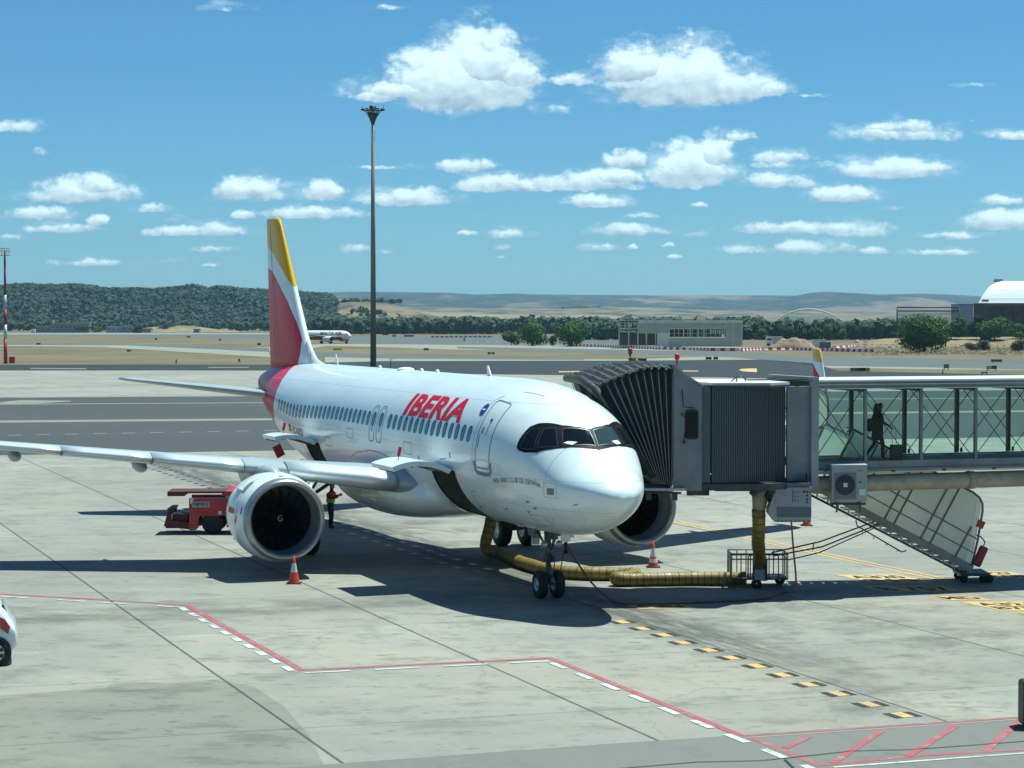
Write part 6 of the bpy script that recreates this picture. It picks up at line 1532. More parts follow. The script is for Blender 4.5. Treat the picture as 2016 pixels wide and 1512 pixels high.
# building under construction
DB = 640.
def bpt(px_, py_, D_=DB): return at(px_, py_, D_)
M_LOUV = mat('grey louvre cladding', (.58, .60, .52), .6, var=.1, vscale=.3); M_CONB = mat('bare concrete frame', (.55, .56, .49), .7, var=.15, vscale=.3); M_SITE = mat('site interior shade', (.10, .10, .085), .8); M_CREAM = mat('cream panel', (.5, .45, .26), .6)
zg = gz(DB); cb = thing('building_under_construction', 'low grey louvred building under construction with rounded right end and open frame at left', 'building', (bpt(1340, 680).x, DB, zg))
Oc = Vector((bpt(1340, 680).x, DB, zg))
def bx_(m, x0, x1, y0, y1, dep=.3, back=0.):
    a = bpt(x0, y1); b = bpt(x1, y0); m.box(((a.x+b.x)/2-Oc.x, back+dep/2, (a.z+b.z)/2-zg), (abs(b.x-a.x), dep, abs(b.z-a.z)))
    return m
gy = 682
m = MB()
for (a, b, c, d) in ((1256, 1317, 634, 656), (1294, 1317, 656, gy), (1317, 1462, 634, 648), (1317, 1462, 665, gy), (1429, 1462, 648, 665), (1317, 1318.5, 648, 665)): bx_(m, a, b, c, d, .5)
for x in (1345, 1358, 1374, 1385): bx_(m, x, x+2, 648, 665, .5)
m.build('louvre_facade', M_LOUV, cb)
m = MB()
for k in range(22):
    y = 635.5+k*2.1
    if y > 681: break
    for (a, b) in (((1256, 1317),) if y < 656 else ())+(((1317, 1462),) if (y < 647 or y > 666) else ((1430, 1462),)): bx_(m, a, b, y, y+.45, .25, -.2)
m.build('louvre_blades', mat('louvre blade grey', (.36, .38, .33), .6), cb)
cx_ = bpt(1440, 660).x-Oc.x; r_ = bpt(1464, 660).x-bpt(1440, 660).x
m = MB(); h0, h1 = bpt(1440, gy).z-zg, bpt(1440, 634).z-zg
m.lathe([(h0, r_), (h1, r_)], 24, (cx_, r_-.1, 0), 'Z', a0=-PI/2, a1=PI/3); 
for k in range(12): z = h0+(h1-h0)*k/12; m.lathe([(z, r_+.05), (z+.12, r_+.12), (z+.24, r_+.05)], 24, (cx_, r_-.1, 0), 'Z', a0=-PI/2, a1=PI/3)
m.build('rounded_corner', M_LOUV, cb)
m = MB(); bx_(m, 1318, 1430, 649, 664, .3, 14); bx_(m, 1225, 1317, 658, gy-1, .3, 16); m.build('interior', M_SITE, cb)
m = MB()
for x in (1218, 1237, 1255, 1272, 1290): bx_(m, x, x+2.4, 632, gy, .5, 1)
for y in (632, 646, 652): bx_(m, 1218, 1256, y, y+2.2, .5, 1)
for x in (1222, 1229, 1243, 1249): bx_(m, x, x+1, 634, 653, .3, 1.5)
bx_(m, 1218, 1464, 631, 634, 14, 1)
m.build('concrete_frame', M_CONB, cb)
m = MB()
for x0, x1, n in ((1404, 1432, 4),):
    for i in range(4): bx_(m, x0, x1, 635+i*2, 635.8+i*2, .2, -.35)
for x in range(1318, 1430, 9): bx_(m, x, x+1, 648, 665, .2, .3)
bx_(m, 1318, 1430, 656, 656.8, .2, .2)
for i in range(9): x = 1397+i*3.6; bx_(m, x, x+1.6, 649.5, 657, .2, -.3)
m.build('window_mullions', M_CONB, cb)
m = MB()
for i in range(26): x = 1220+i*9.5; bx_(m, x, x+.5, 627, 631, .1, .8)
bx_(m, 1219, 1462, 627.2, 627.8, .1, .8); m.build('roof_rail', M_CONB, cb)
m = MB(); bx_(m, 1376, 1390, 622, 631, 2.5, 4); m.build('roof_hut', M_CREAM, cb)
# site vehicles, huts and heaps
def prop(name, label, cat_, px_, py_, D_=None):
    g = gnd(px_, py_); return thing(name, label, cat_, (g.x, g.y, g.z)), g.y/F_PX
tr_, k = prop('dump_truck', 'white truck parked on the building site beside the grey building', 'truck', 1522, 681)
m = MB(); m.box((-6.5*k, 0, 11*k), (13*k, 2.4, 13*k)); m.prism([(-14*k, 5*k), (-1*k, 5*k), (-1*k, 18*k), (-12*k, 18*k), (-14*k, 12*k)], lambda p: (p[0], -1.25, p[1]), lambda p: (p[0], 1.25, p[1])); m.build('cab', M_BW, tr_)
m = MB(); m.box((9*k, 0, 12*k), (19*k, 2.4, 13*k)); m.build('load_box', M_CONB, tr_); m = MB(); m.box((-8*k, -1.28, 13*k), (9*k, .1, 4*k)); m.build('cab_window', M_CARG, tr_)
for x in (-9, 5, 12): m = MB(); m.lathe([(-1.2, 0), (-1.2, 3.2*k), (1.2, 3.2*k), (1.2, 0)], 14, (x*k, 0, 3.2*k), 'Y'); m.build('tyre', M_DARK, tr_)
dg, k = prop('digger', 'small yellow digger working in front of the grey louvred building', 'digger', 1345, 685)
m = MB(); m.box((-8*k, 0, 7*k), (10*k, 2, 6*k)); m.build('body', mat('digger yellow', (.30, .19, .06), .5), dg); m = MB(); m.beam((-4*k, 0, 10*k), (4*k, 0, 13*k), .3, .4); m.beam((4*k, 0, 13*k), (8*k, 0, 5*k), .3, .3); m.box((8.5*k, 0, 4*k), (4*k, 1, 4*k)); m.build('arm', mat('digger yellow', (.30, .19, .06), .5), dg)
m = MB(); m.box((-8*k, -.6, 2*k), (11*k, .5, 4*k)); m.box((-8*k, .6, 2*k), (11*k, .5, 4*k)); m.build('tracks', M_DARK, dg); m = MB(); m.box((-9*k, 0, 12*k), (5*k, 1.4, 5*k)); m.build('cab', M_CARG, dg)
hut, k = prop('site_cabin', 'white site cabin with a grey door between the dirt heap and the green toilet', 'cabin', 1613, 685)
m = MB(); m.box((0, 0, 7.5*k), (26*k, 2.5, 15*k)); m.build('walls', M_BW, hut); m = MB(); m.box((0, 0, 15.5*k), (28*k, 2.8, 1.2*k)); m.build('roof', M_CONB, hut); m = MB(); m.box((6*k, -1.3, 6*k), (13*k, .08, 11*k)); m.build('door', SG, hut)
to, k = prop('portable_toilet', 'green portable toilet cabin right of the white site cabin', 'toilet', 1630.5, 686)
m = MB(); m.box((0, 0, 6.5*k), (9*k, 1.1, 12*k)); m.build('walls', mat('green plastic', (.02, .20, .13), .5), to, bevel=.05); m = MB(); m.box((0, 0, 13*k), (10*k, 1.2, 1.2*k)); m.build('roof', M_BW, to); m = MB(); m.box((0, -.57, 6*k), (6*k, .06, 9*k)); m.build('door', mat('dark green plastic', (.012, .13, .09), .5), to)
def heap(name, label, x0, x1, ytop, ybase, mt, seed=0):
    g = gnd((x0+x1)/2, ybase); k = g.y/F_PX; W_ = (x1-x0)*k; H_ = (ybase-ytop)*k
    bm = bmesh.new(); n = 28; vv = []
    for i in range(n+1):
        row = []
        for j in range(n+1):
            x, y = i/n*2-1, j/n*2-1; r = math.hypot(x, y); h = max(0, 1-r)**.8
            row.append(bm.verts.new((x*W_/2, y*W_/4, H_*min(1, h*1.6)*(1+.35*noise.noise(Vector((x*3+seed, y*3, seed)))) - .05)))
        vv.append(row)
    for i in range(n):
        for j in range(n): bm.faces.new((vv[i][j], vv[i+1][j], vv[i+1][j+1], vv[i][j+1]))
    o = bm_obj(name, bm, mt, None, smooth=True); o.location = (g.x, g.y, g.z); return tag(o, label, 'heap')
M_DIRT = mat('brown dirt', (.30, .21, .13), .95, var=.3, vscale=.4)
heap('dirt_heap', 'long brown dirt heap before the white site truck', 1515, 1608, 667, 686, M_DIRT, 1)
heap('dirt_heap', 'low brown dirt heap in front of the grey building', 1300, 1350, 680, 686, M_DIRT, 5)
heap('gravel_heap', 'pale round heap among the trees below the white hangar', 1958, 1976, 653, 668, M_CONB, 3)
mt2 = mat('cabin roof grey', (.40, .38, .34), .7)
sh, k = prop('site_shed', 'low grey shed behind the white site cabin', 'shed', 1634, 668); m = MB(); m.box((0, 0, 4*k), (20*k, 3, 8*k)); m.build('walls', mt2, sh); m = MB(); m.box((0, 0, 8.5*k), (22*k, 3.4, 1.5*k)); m.build('roof', M_CONB, sh)
# steel arch bridge far away
DA = 2300.; zA = gz(DA); ab = thing('arch_bridge', 'thin pale steel arch bridge far behind the trees', 'bridge', (at(1590, 630, DA).x, DA, zA)); Ob = Vector(ab.location)
m = MB(); P = []
for i in range(33):
    t = -1+2*i/32; x = 1592+t*88; y = 650-41*(1-t*t); P.append(at(x, y, DA)-Ob)
m.tube(P, .95, 8); m.build('arch', mat('pale cream steel', (.48, .46, .34), .5), ab)
m = MB()
for i in range(3, 30, 2): m.tube([P[i], Vector((P[i].x, 0, at(1590, 650, DA).z-zA))], .1, 4)
m.build('hangers', M_CONB, ab); m = MB(); a = at(1490, 648, DA)-Ob; b = at(1695, 648, DA)-Ob; m.box((a+b)/2, ((b-a).length, 12, 1.2)); m.build('deck', M_CONB, ab)
# white hangar at the right
DH = 800.; zH = gz(DH); hg = thing('hangar', 'large hangar with rounded bright white roof and dark facade at the right edge', 'hangar', (at(2040, 640, DH).x, DH, zH)); Oh = Vector(hg.location)
def hp(x, y, d=0.): return at(x, y, DH)-Oh+Vector((0, d, 0))
m = MB(); RP = [(1926,597),(1932,587),(1940,577),(1948,568),(1958,561),(1969,556),(1982,553),(2000,552.5),(2100,552.5),(2120,556),(2140,568),(2156,597)]
k_ = DH/F_PX
for (x, y) in RP[:9]:
    e = (x-1926)*k_*.8; a, b = hp(x, y), hp(2300-(x-1926), y)
    m.v += [tuple(a+Vector((0, e, 0))), tuple(b+Vector((0, e, 0))), tuple(b+Vector((0, 34-e*.8, 0))), tuple(a+Vector(((34-e*.8)*.224, 34-e*.8, 0)))]
for i in range(8):
    for q in range(4): m.f.append((i*4+q, i*4+(q+1) % 4, i*4+4+(q+1) % 4, i*4+4+q)); m.mi.append(0); m.sm.append(False)
m.f.append((32, 33, 34, 35)); m.mi.append(0); m.sm.append(False); m.build('curved_roof', mat('bright white roof sheet', (.85, .88, .88), .5), hg)
m = MB(); a = hp(1917, 660); b = hp(2302, 597); m.prism([(a.x, 0), (b.x, 0), (b.x, 27), (a.x+6.3, 27)], lambda p: (p[0], p[1]+.5, a.z-4), lambda p: (p[0], p[1]+.5, b.z-.3)); m.build('dark_facade', mat('hangar dark facade', (.045, .05, .06), .5), hg)
m = MB(); a = hp(1934, 603); b = hp(2300, 598.5); m.box(((a.x+b.x)/2, -.2, (a.z+b.z)/2), (b.x-a.x, .3, b.z-a.z)); m.build('facade_band', mat('hangar brown band', (.16, .07, .05), .6), hg)
m = MB(); a = hp(1914, 597.5); b = hp(2306, 596.2); m.prism([(a.x, -1), (b.x, -1), (b.x, 28), (a.x+6.5, 28)], lambda p: (p[0], p[1], a.z), lambda p: (p[0], p[1], b.z)); m.build('eaves', M_BW, hg)
for i in range(5):
    x = 1951+i*22; m = MB()
    for r0 in (607, 621):
        a = hp(x, r0+9); b = hp(x+17, r0); m.box(((a.x+b.x)/2, -.15, (a.z+b.z)/2), (b.x-a.x, .2, b.z-a.z))
    w_ = m.build('hangar_window', mat('hangar window', (.022, .03, .04), .2), hg)
    m = MB()
    for q in range(5): a = hp(x+q*4.25, 630); b = hp(x+q*4.25, 607); m.tube([a+Vector((0,-.3,0)), b+Vector((0,-.3,0))], .07, 4)
    for y in (607, 610, 613, 616, 621, 624, 627, 630): m.tube([hp(x, y)+Vector((0,-.3,0)), hp(x+17, y)+Vector((0,-.3,0))], .06, 4)
    m.build('window_bars', mat('window bar', (.12, .09, .08), .6), w_)
m = MB(); m.box(hp(1980, 551.5)+Vector((0, 12, 0)), (3, 2, 1.2)); m.build('roof_unit', SG, hg); m = MB(); m.box(hp(1939, 592)+Vector((0, -.5, 0)), (2.4, 1, .8)); m.build('roof_unit', SG, hg)
# tall net screen
DN = 900.; ns = thing('screen_frame', 'tall dark steel frame with horizontal wires standing before the hills left of the hangar', 'frame', (at(1845, 640, DN).x, DN, gz(DN))); On = Vector(ns.location)
m = MB(); np_ = lambda x, y: at(x, y, DN)-On
for x in (1766, 1889): m.tube([np_(x, 605), np_(x, 668)], .28, 6)
m.tube([np_(1766, 605), np_(1889, 605)], .3, 6); m.tube([np_(1766, 612), np_(1889, 612)], .25, 6)
m.build('frame', M_DSTEEL, ns); m = MB()
for i in range(18): m.tube([np_(1766, 614+i*2.6), np_(1889, 614+i*2.6)], .09, 4)
for i in range(36): x = 1768+i*3.4; m.tube([np_(x, 606), np_(x, 660)], .05, 4)
m.build('wires', mat('wire grey', (.10, .12, .14), .5), ns)
pb_ = thing('grey_block', 'plain grey blue block between the wire frame and the hangar', 'building', (at(1903, 640, 1000).x, 1000, gz(1000))); m = MB(); a = at(1889.5, 660, 1000)-Vector(pb_.location); b = at(1916, 600, 1000)-Vector(pb_.location); m.box(((a.x+b.x)/2, 10, b.z/2), (b.x-a.x, 20, b.z)); m.build('walls', mat('grey blue wall', (.26, .31, .35), .6), pb_); m = MB(); m.box(((a.x+b.x)/2, 10, b.z+.2), (b.x-a.x+.4, 20.4, .4)); m.build('roof', SG, pb_)
# small buildings at the left
for (x0, x1, yt, nm, lb, c) in ((70, 100, 643, 'flat_building', 'low grey building furthest left below the wooded hill', (.22, .23, .2)), (100, 176, 637, 'flat_building', 'long low grey stone building at the left with a small roof stack', (.24, .24, .21)), (209, 238, 643, 'flat_building', 'pale blue roofed low building at the left', (.30, .40, .45)), (239, 261, 642, 'flat_building', 'small grey building right of the pale blue roofed one', (.25, .27, .26)), (282, 297, 647, 'flat_building', 'tiny pale building left of the sandy mound', (.3, .31, .28)), (381, 392, 648, 'flat_building', 'tiny grey building right of the sandy mound', (.26, .3, .3))):
    D_ = 1633.; o = thing(nm, lb, 'building', (at((x0+x1)/2, 650, D_).x, D_, gz(D_))); k = D_/F_PX; W_ = (x1-x0)*k; H_ = at(x0, yt, D_).z-gz(D_)
    m = MB(); m.box((0, 4, H_/2), (W_, 8, H_)); m.build('walls', mat('wall '+lb, c, .7, var=.15, vscale=.2), o)
    m = MB(); m.box((0, 4, H_+.15), (W_+.5, 8.5, .3)); m.build('roof', mt2 if 'blue' not in lb else mat('pale blue roof', (.4, .55, .62), .5), o)
    m = MB(); n = max(2, int(W_/3.2))
    for i in range(n): m.box((-W_/2+W_*(i+.5)/n, -.03, H_*.62), (W_/n*.3, .06, H_*.16))
    m.build('window_row', SB, o)
    if x0 == 100: m = MB(); m.box((-W_/2+1.2, 3, H_+1.6), (1.4, 1.4, 3)); m.build('chimney', mt2, o)
w_, k = prop('delivery_van', 'tiny white van standing left of the grey buildings below the hill', 'van', 66, 655); m = MB(); m.box((0, 0, 4*k), (8*k, 2, 6*k)); m.build('body', M_BW, w_, bevel=.15)
m = MB(); m.box((-2.5*k, -1.02, 5*k), (2.2*k, .06, 1.6*k)); m.build('side_window', M_CARG, w_)
for x in (-2.4, 2.4): m = MB(); m.lathe([(-1.02, 0), (-1.02, 1.1*k), (1.02, 1.1*k), (1.02, 0)], 12, (x*k, 0, 1.1*k), 'Y'); m.build('tyre', M_DARK, w_)
HAZE_D = 5.5e-5
# ------------------------------------------------------------------ vegetation
def leafmat(name, a, b, sat=0):
    m = bpy.data.materials.new(name); m.use_nodes = True; t = NT(m.node_tree); s_ = t.n['Principled BSDF']
    P = t.new('ShaderNodeNewGeometry').outputs['Position']
    f = t.ss(t.noise(P, .35, 5., .7), .3, .7)
    t.l.new(t.mix(f, (*a, 1), (*b, 1)), s_.inputs['Base Color']); s_.inputs['Roughness'].default_value = .75
    s_.inputs['Specular IOR Level'].default_value = .2
    return m
L_MID = leafmat('green foliage', (.035, .085, .02), (.085, .165, .04)); L_DARK = leafmat('dark pine foliage', (.014, .038, .018), (.034, .07, .03)); L_YEL = leafmat('yellow green foliage', (.05, .10, .02), (.11, .17, .04)); L_OLV = leafmat('dusty olive foliage', (.04, .065, .03), (.09, .11, .055))
M_BARK = mat('bark', (.07, .05, .035), .9)
def crown_mesh(rnd, blobs, n, leaf, m=None):
    """leaf-sized faces scattered through and over clumps (c, rx, ry, rz)"""
    m = m or MB(); tot = sum(b[1]*b[3] for b in blobs); vs = []; fs = []
    for (c, rx, ry, rz) in blobs:
        for _ in range(int(n*rx*rz/tot)):
            d = Vector((rnd.gauss(0, 1), rnd.gauss(0, 1), rnd.gauss(0, 1))).normalized()
            r = rnd.random()**.35; nz = 1+.28*noise.noise(Vector((d.x*2.2+c[0], d.y*2.2+c[1], d.z*2.2+c[2])))
            p = Vector(c)+Vector((d.x*rx, d.y*ry, d.z*rz))*r*nz
            u = (d+Vector((rnd.uniform(-.8, .8), rnd.uniform(-.8, .8), rnd.uniform(-.4, .9)))).normalized()
            a = u.orthogonal().normalized(); b = u.cross(a); q = rnd.uniform(0, 6.28); a, b = a*math.cos(q)+b*math.sin(q), b*math.cos(q)-a*math.sin(q)
            l = leaf*rnd.uniform(.6, 1.3); o = len(vs)
            vs += [p-a*l, p-b*l*.5, p+a*l, p+b*l*.6]; fs.append((o, o+1, o+2, o+3))
    return m.add(vs, fs)
TREE_N = 0
def tree(px_, ybase, wpx, ytop, mt, label, seed, n=2600, leafk=.05, name='broadleaf_tree', D_=None, group=None, low=.0):
    rnd = random.Random(seed); g = gnd(px_, ybase) if D_ is None else at(px_, ybase, D_)
    k = g.y/F_PX; W_ = wpx*k; H_ = (ybase-ytop)*k
    t = thing(name, label, 'tree', (g.x, g.y, g.z), 0, group)
    blobs = []; nb = max(9, min(26, int(W_*H_/7))); n = int(n*1.7)
    for i in range(nb):
        q = rnd.uniform(0, 6.28); rr = rnd.random()**.6; zz = rnd.uniform(low+.2, .8); env = math.sin(PI*min(1, (zz-low+.12)/(1.12-low)))**.6
        sz = rnd.uniform(.24, .38)
        blobs.append(((W_*.5*(1-sz*1.2)*rr*env*math.cos(q), W_*.4*rr*env*math.sin(q), H_*zz), W_*sz, W_*sz, H_*sz*.8))
    m = crown_mesh(rnd, blobs, n, leafk*min(W_, H_)); m.build('crown', mt, t, fix=False)
    m = MB(); m.tube([(0, 0, -.1), (W_*.01, 0, H_*.2), (-W_*.02, 0, H_*.55)], [W_*.03, W_*.024, W_*.012], 8)
    for b in blobs[:5]: m.tube([(0, 0, H_*.15), (Vector(b[0])*.5+Vector((0, 0, H_*.12))), b[0]], [W_*.018, W_*.012, W_*.005], 5)
    m.build('trunk', M_BARK, t); return t
tree(1047, 681, 62, 634, L_MID, 'round green tree left of centre, tallest of the group left of the building site', 1)
tree(1006, 680, 34, 650, L_MID, 'smaller round green tree at the left end of the group by the runway', 2)
tree(1129, 682, 72, 632, L_MID, 'broad dark green tree between the round trees and the building site', 3)
tree(1088, 681, 18, 660, L_DARK, 'small dark shrub squeezed between the two big round trees', 4, 900, .08)
tree(1190, 660, 30, 645, L_DARK, 'low dark bush just left of the open steel frame', 5, 900, .08, D_=930)
tree(1818, 694, 96, 617, L_MID, 'largest dark green tree in front of the wire frame', 6, 7000, .035, low=.02)
tree(1852, 686, 44, 625, L_MID, 'right hand companion of the largest tree in front of the wire frame', 16, 3000, .045, low=.02)
tree(1888, 664, 42, 619, L_MID, 'tree standing just left of the dark hangar corner', 7, D_=700)
tree(1922, 664, 34, 620, L_DARK, 'narrow conical tree before the dark hangar corner', 8, D_=698)
tree(1958, 666, 76, 621, L_MID, 'wide tree in front of the hangar facade', 9, 3600, D_=696)
tree(1944, 672, 28, 646, L_DARK, 'dark round bush below the wide hangar tree', 10, 1200, .07, low=0, D_=700)
tree(2010, 666, 44, 636, L_MID, 'tree at the right edge in front of the hangar', 11, D_=702)
tree(1912, 690, 36, 672, L_OLV, 'loose dusty shrub on the dry slope right of the largest tree', 12, 1200, .07, name='shrub', low=0)
tree(1936, 690, 26, 668, L_OLV, 'taller dusty shrub on the dry slope', 13, 1000, .07, name='shrub', low=0)
tree(2006, 692, 34, 668, L_OLV, 'dusty green shrub at the right edge above the taxiway', 14, 1400, .07, name='shrub', low=0)
tree(1657, 668, 18, 647, L_YEL, 'bright yellow green small tree beside the site road', 15, 1200, .08, D_=930)
tree(1683, 666, 20, 638, L_DARK, 'dark conical tree right of the bright small one', 17, 1400, .07, D_=940)
tree(1631, 668, 26, 640, L_MID, 'green tree just left of the bright small one', 18, 1400, .07, D_=950)
tree(1760, 664, 18, 652, L_DARK, 'small dark bush beside the site road bend', 19, 700, .1, low=0, D_=760)
tree(1550, 670, 26, 643, L_DARK, 'dark tree behind the white site truck', 20, 1200, .08, D_=930); tree(1500, 667, 34, 648, L_MID, 'pale green bushy tree right of the rounded building end', 21, 1400, .08, D_=930)
tree(1604, 668, 24, 645, L_DARK, 'dark round tree behind the white site cabin', 22, 1200, .08, D_=940); tree(163, 652, 30, 641, L_DARK, 'dark tree between the grey buildings at the left', 23, 900, .09, D_=1600)
tree(190, 654, 28, 641, L_MID, 'green tree right of the long grey stone building', 24, 900, .09, D_=1600); tree(272, 656, 26, 638, L_DARK, 'dark tree left of the sandy mound', 25, 900, .09, D_=1600)
tree(325, 648, 40, 637, L_DARK, 'low dark trees on top of the sandy mound', 26, 1200, .08, D_=1640)

L_FOR = leafmat('hill forest foliage', (.010, .030, .022), (.036, .066, .036))
for n_ in L_FOR.node_tree.nodes:
    if n_.type == 'TEX_NOISE': n_.inputs['Scale'].default_value = .011
# ---- hills: real ground forms at their own distances
def hill_mat(name, dry, green, amt, scale):
    m = bpy.data.materials.new(name); m.use_nodes = True; t = NT(m.node_tree); b = t.n['Principled BSDF']
    P = t.new('ShaderNodeNewGeometry').outputs['Position']; x, y, z = t.sep(P); Q = t.comb(t.m('MULTIPLY', x, scale), t.m('MULTIPLY', y, scale*.5), t.m('MULTIPLY', z, scale*3.))
    n = t.noise(Q, 1., 8., .65); n2 = t.noise(Q, 4., 6., .7)
    f = t.ss(n, amt-.05, amt+.05); c = t.mix(f, (*green, 1), (*dry, 1))
    c = t.mix(t.m('MULTIPLY', t.ss(n2, .48, .6), .6), c, (*[v*.55 for v in dry], 1)); c = t.mix(t.m('MULTIPLY', t.ss(n2, .3, .4, 1., 0.), .5), c, (dry[0]*1.3, dry[1]*1.25, dry[2]*1.15, 1))
    t.l.new(c, b.inputs['Base Color']); b.inputs['Roughness'].default_value = .95; b.inputs['Specular IOR Level'].default_value = .1
    return m
def hill(name, D_, dep, top, mt, rough=1., seed=0, nx=160, ny=22, pw=1., x_pad=0):
    """ridge line given where it shows; the slope comes forward by dep metres"""
    bm = bmesh.new(); vv = []; xs0, xs1 = top[0][0], top[-1][0]
    def ip(x):
        for (a, b), (c, d) in zip(top, top[1:]):
            if x <= c: return b+(d-b)*(x-a)/(c-a)
        return top[-1][1]
    k = D_/F_PX
    for i in range(nx+1):
        px_ = xs0+(xs1-xs0)*i/nx; X = (px_-1008)*k; zt = max(1., at(px_, ip(px_), D_).z+2.4); row = []
        for j in range(ny+1):
            v = j/ny
            if v < .62: q = v/.62; h = q**pw*(3-2*q) if pw >= 1.5 else math.sin(q*PI/2)**pw; Y = D_-dep*(1-q)
            else: q = (v-.62)/.38; h = 1-.9*q**3; Y = D_+dep*q
            nz = noise.fractal(Vector((X/(dep*.35)+seed, Y/(dep*.5), seed)), 1., 2., 5)*rough
            z = -2.6+zt*h*(1+(.3*nz*math.sin(PI*v/.46) if v < .46 else 0))
            row.append(bm.verts.new((X*Y/D_, Y, z)))
        vv.append(row)
    for i in range(nx):
        for j in range(ny): bm.faces.new((vv[i][j], vv[i+1][j], vv[i+1][j+1], vv[i][j+1]))
    o = bm_obj(name, bm, mt, None, smooth=True); o['kind'] = 'structure'; return o, (lambda: (top, ip, D_, dep, k))
H_FAR = hill_mat('far plateau', (.19, .14, .09), (.022, .030, .028), .52, .0022); H_MID = hill_mat('rolling dry fields', (.25, .19, .12), (.11, .095, .065), .45, .004)
H_TAN = hill_mat('bare tan slope', (.20, .155, .10), (.06, .065, .045), .48, .012); H_FOR = hill_mat('forest floor', (.22, .19, .13), (.025, .038, .024), .7, .008)
H_SND = hill_mat('sandy mound', (.25, .195, .115), (.15, .125, .075), .45, .03)
hill('plateau_hills', 9500., 3200., [(-500,572),(240,573),(250,566),(364,566),(372,572),(425,569),(590,571),(606,578),(640,577.5),(690,576),(760,576),(880,577.5),(900,580),(932,583),(1010,580.5),(1200,582),(1400,582.5),(1560,583),(1640,584.5),(1800,585.5),(2016,588),(2500,590)], H_FAR, 2.2, 3, 340, 40, .8)
hill('rolling_hills', 5200., 1500., [(560,612),(700,610),(760,604),(900,606),(1100,608),(1250,604),(1400,611),(1600,612),(1800,616),(2016,612),(2500,610)], H_TAN, 1.2, 8, 200, 26)
hill('rolling_hills', 3600., 900., [(640,626),(720,616),(800,613),(880,615),(960,617),(1060,622),(1130,620),(1190,619),(1260,626),(1400,628),(1500,633)], H_MID, .6, 11, 160, 24)
fh, _ = hill('forest_hill', 2500., 560., [(-500,575),(-200,570),(0,572),(50,568),(95,571),(140,569),(175,571),(210,577),(260,577),(300,579),(345,575),(385,570),(410,577),(428,572),(470,578),(530,581),(600,586),(640,588),(655,592),(668,606),(690,622),(720,640)], H_FOR, .55, 21, 220, 34)
hill('bare_hill', 2300., 330., [(640,640),(656,610),(668,597),(690,594),(720,593),(765,596),(790,603),(830,615),(880,626),(960,638)], H_TAN, .9, 31, 90, 24)
hill('sandy_mound', 1780., 130., [(250,656),(280,646),(330,640),(380,641),(420,647),(470,656)], H_SND, .8, 41, 50, 14)
hill('field_slope', 2120., 240., [(-400,645),(0,643),(140,634),(220,636),(300,640),(420,636),(520,634),(620,637),(700,640)], H_MID, .5, 51, 90, 14)
hill('dry_slope', 720., 60., [(1690,672),(1740,666),(1800,663),(1900,663),(2016,662),(2300,658)], H_SND, .6, 61, 60, 14)

# far woods (read as one mass)
def wood(name, label, pts, mt, seed, leafk=.42, faces=14):
    """pts: (x, y, z, width, height)"""
    rnd = random.Random(seed); vs = []; fs = []
    for (x, y, z, w_, h) in pts:
        for _ in range(faces):
            d = Vector((rnd.gauss(0, 1), rnd.gauss(0, 1), rnd.gauss(0, .8))).normalized(); r = rnd.random()**.4
            p = Vector((x+d.x*w_*.5*r, y+d.y*w_*.4*r, z+h*(.52+.46*d.z*r)))
            u = (d+Vector((rnd.uniform(-.6, .6), rnd.uniform(-.6, .2), rnd.uniform(-.2, .9)))).normalized(); a = u.orthogonal().normalized(); b = u.cross(a)
            l = w_*leafk*rnd.uniform(.5, 1.); o = len(vs); vs += [p-a*l-b*l*.3, p+b*l*.8-a*l*.2, p+a*l+b*l*.1, p-b*l*.8]; fs.append((o, o+1, o+2, o+3))
        o = len(vs); vs += [(x-.2, y, z), (x+.2, y, z), (x, y+.2, z+h*.5)]; fs.append((o, o+1, o+2))
    m = MB().add(vs, fs); o = m.build(name, mt, None, fix=False); tag(o, label, None, None, 'stuff'); return o
rnd = random.Random(99); pts = []
dg_ = bpy.context.evaluated_depsgraph_get(); bpy.context.view_layer.update()
me = fh.data; V_ = [v.co.copy() for v in me.vertices]; ny = 35
for f in me.polygons:
    a, b, c, d = [V_[i] for i in f.vertices]
    if a.y > 2620: continue
    for _ in range(10):
        u, v = rnd.random(), rnd.random(); p = (a*(1-u)+b*u)*(1-v)+(d*(1-u)+c*u)*v
        q = noise.noise(Vector((p.x/130, p.y/160, 7.7))); px_ = 1008+p.x/p.y*F_PX
        clear = (q > .22 or noise.noise(Vector((p.x/60, p.y/50, 3.3))) > .40) and (v > -1) and p.y < 2480
        if 380 < px_ < 470 and abs((p.z-20)-(470-px_)*.35) < 7: clear = True
        if clear and rnd.random() < .82: continue
        w_ = rnd.uniform(5, 10); pts.append((p.x, p.y, p.z-1, w_, rnd.uniform(5, 9)))
wood('forest', 'dark green pine forest covering the long hill at the left', pts, L_FOR, 5, .36, 9)
def belt(x0, x1, yb, D_, n, h0, h1, dep, seed, dens=1.):
    r = random.Random(seed); P = []
    for _ in range(n):
        px_ = r.uniform(x0, x1); Y = D_+r.uniform(0, dep); x = (px_-1008)/F_PX*Y
        P.append((x, Y, gz(Y), r.uniform(.7, 1.2)*(h0+h1)/2*.9, r.uniform(h0, h1)*(1+.18*noise.noise(Vector((px_/35, seed, 0))))))
    return P
wood('tree_belt', 'dense dark belt of trees beyond the runway, behind the taxiing airliner and the mast', belt(560, 1500, 0, 1440, 1100, 9.5, 13.5, 140, 1), L_DARK, 6, .3, 22)
wood('tree_belt', 'lower tree belt with lighter greens below the wooded hill at the left', belt(-400, 560, 0, 1800, 520, 6.5, 11, 160, 2), L_DARK, 7, .32, 18)
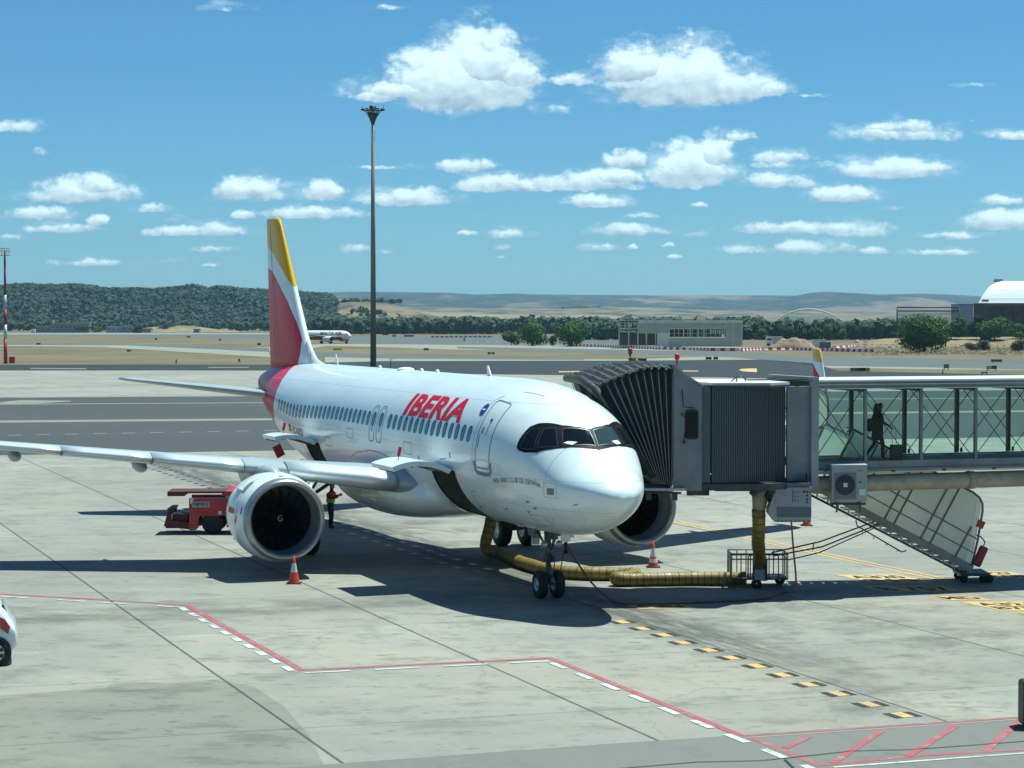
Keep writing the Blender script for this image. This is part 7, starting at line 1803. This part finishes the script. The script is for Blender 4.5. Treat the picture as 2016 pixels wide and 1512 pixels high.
wood('tree_belt', 'dark wood behind the building site and the site road, below the arch', belt(1440, 1790, 0, 1000, 420, 6.5, 11.5, 150, 3)+belt(1150, 1300, 0, 1000, 90, 6, 10, 100, 4)+belt(1780, 2300, 0, 900, 160, 5, 9, 60, 9), L_DARK, 8, .28, 24)
r = random.Random(12); P = []
for _ in range(150):
    px_ = r.uniform(662, 800); Y = 2080+r.uniform(0, 150); P.append(((px_-1008)/F_PX*Y, Y, 4+r.uniform(0, 14)*(1-(abs(px_-720)/90)), r.uniform(4, 8), r.uniform(4, 8)))
for _ in range(40):
    px_ = r.choice((r.uniform(678, 705), r.uniform(712, 745), r.uniform(745, 790))); Y = 2300; P.append(((px_-1008)/F_PX*Y, Y, at(px_, 598, Y).z, r.uniform(5, 9), r.uniform(4, 7)))
for _ in range(70):
    px_ = r.gauss(1155, 16); Y = 5150; P.append(((px_-1008)/F_PX*Y, Y, at(px_, 611, Y).z, r.uniform(8, 16), r.uniform(6, 12)))
wood('scattered_scrub', 'scattered dark scrub on the bare tan hill and far fields', P, L_DARK, 9, .35, 14)
# rough grass on the dry slope
r = random.Random(31); vs = []; fs = []
for _ in range(3000):
    px_ = r.uniform(1700, 2250); Y = r.uniform(500, 720); x = (px_-1008)/F_PX*Y; z = gz(Y) if Y < 640 else gz(Y)+max(0, (Y-660)/60)*2.2
    h = r.uniform(.1, .45); w_ = r.uniform(.2, .6); o = len(vs); vs += [(x-w_, Y, z), (x+w_, Y, z), (x+r.uniform(-.3, .3), Y+.2, z+h)]; fs.append((o, o+1, o+2))
tag(MB().add(vs, fs).build('dry_grass', mat('straw grass', (.22, .175, .095), .9, var=.3, vscale=.3), None, fix=False), 'dry straw coloured grass on the slope below the hangar', None, None, 'stuff')
# chain link posts in front of the round trees
for i in range(14):
    g = gnd(920+i*19, 681+i*.15); f_ = thing('fence_post', 'thin fence post beside the round trees at the runway bend', 'fence post', (g.x, g.y, g.z), 0, 'fence posts at the runway bend') if i == 0 else dup(f_, (g.x, g.y, g.z))
    if i == 0: m = MB(); m.tube([(0, 0, 0), (0, 0, 1.7)], .06, 5); m.build('post', M_CONB, f_)
# small lamp posts and perimeter poles behind the fuselage
g = gnd(769, 726); lp = thing('small_lamp_post', 'thin street lamp visible just above the fuselage, right of the tall mast', 'street lamp', (g.x, g.y, g.z)); m = MB(); m.tube([(0, 0, 0), (0, 0, 1.7)], .05, 6); m.build('pole', M_DSTEEL, lp); m = MB(); m.box((.4, 0, 1.72), (.8, .25, .1)); m.build('lamp_head', M_BW, lp)

# ------------------------------------------------------------------ air
hz = MB(); hz.box((0, 6200, 73), (13200, 13400, 156))
ho = hz.build('haze', None if False else mat('haze placeholder', (.5, .5, .5)))
hm = bpy.data.materials.new('pale haze'); hm.use_nodes = True; t = NT(hm.node_tree); t.n.clear()
pv = t.new('ShaderNodeVolumePrincipled'); pv.inputs['Color'].default_value = (.46, .78, 1.0, 1); pv.inputs['Density'].default_value = HAZE_D; pv.inputs['Anisotropy'].default_value = .2
t.l.new(pv.outputs[0], t.new('ShaderNodeOutputMaterial').inputs['Volume'])
ho.data.materials.clear(); ho.data.materials.append(hm); tag(ho, None, None, None, 'stuff')
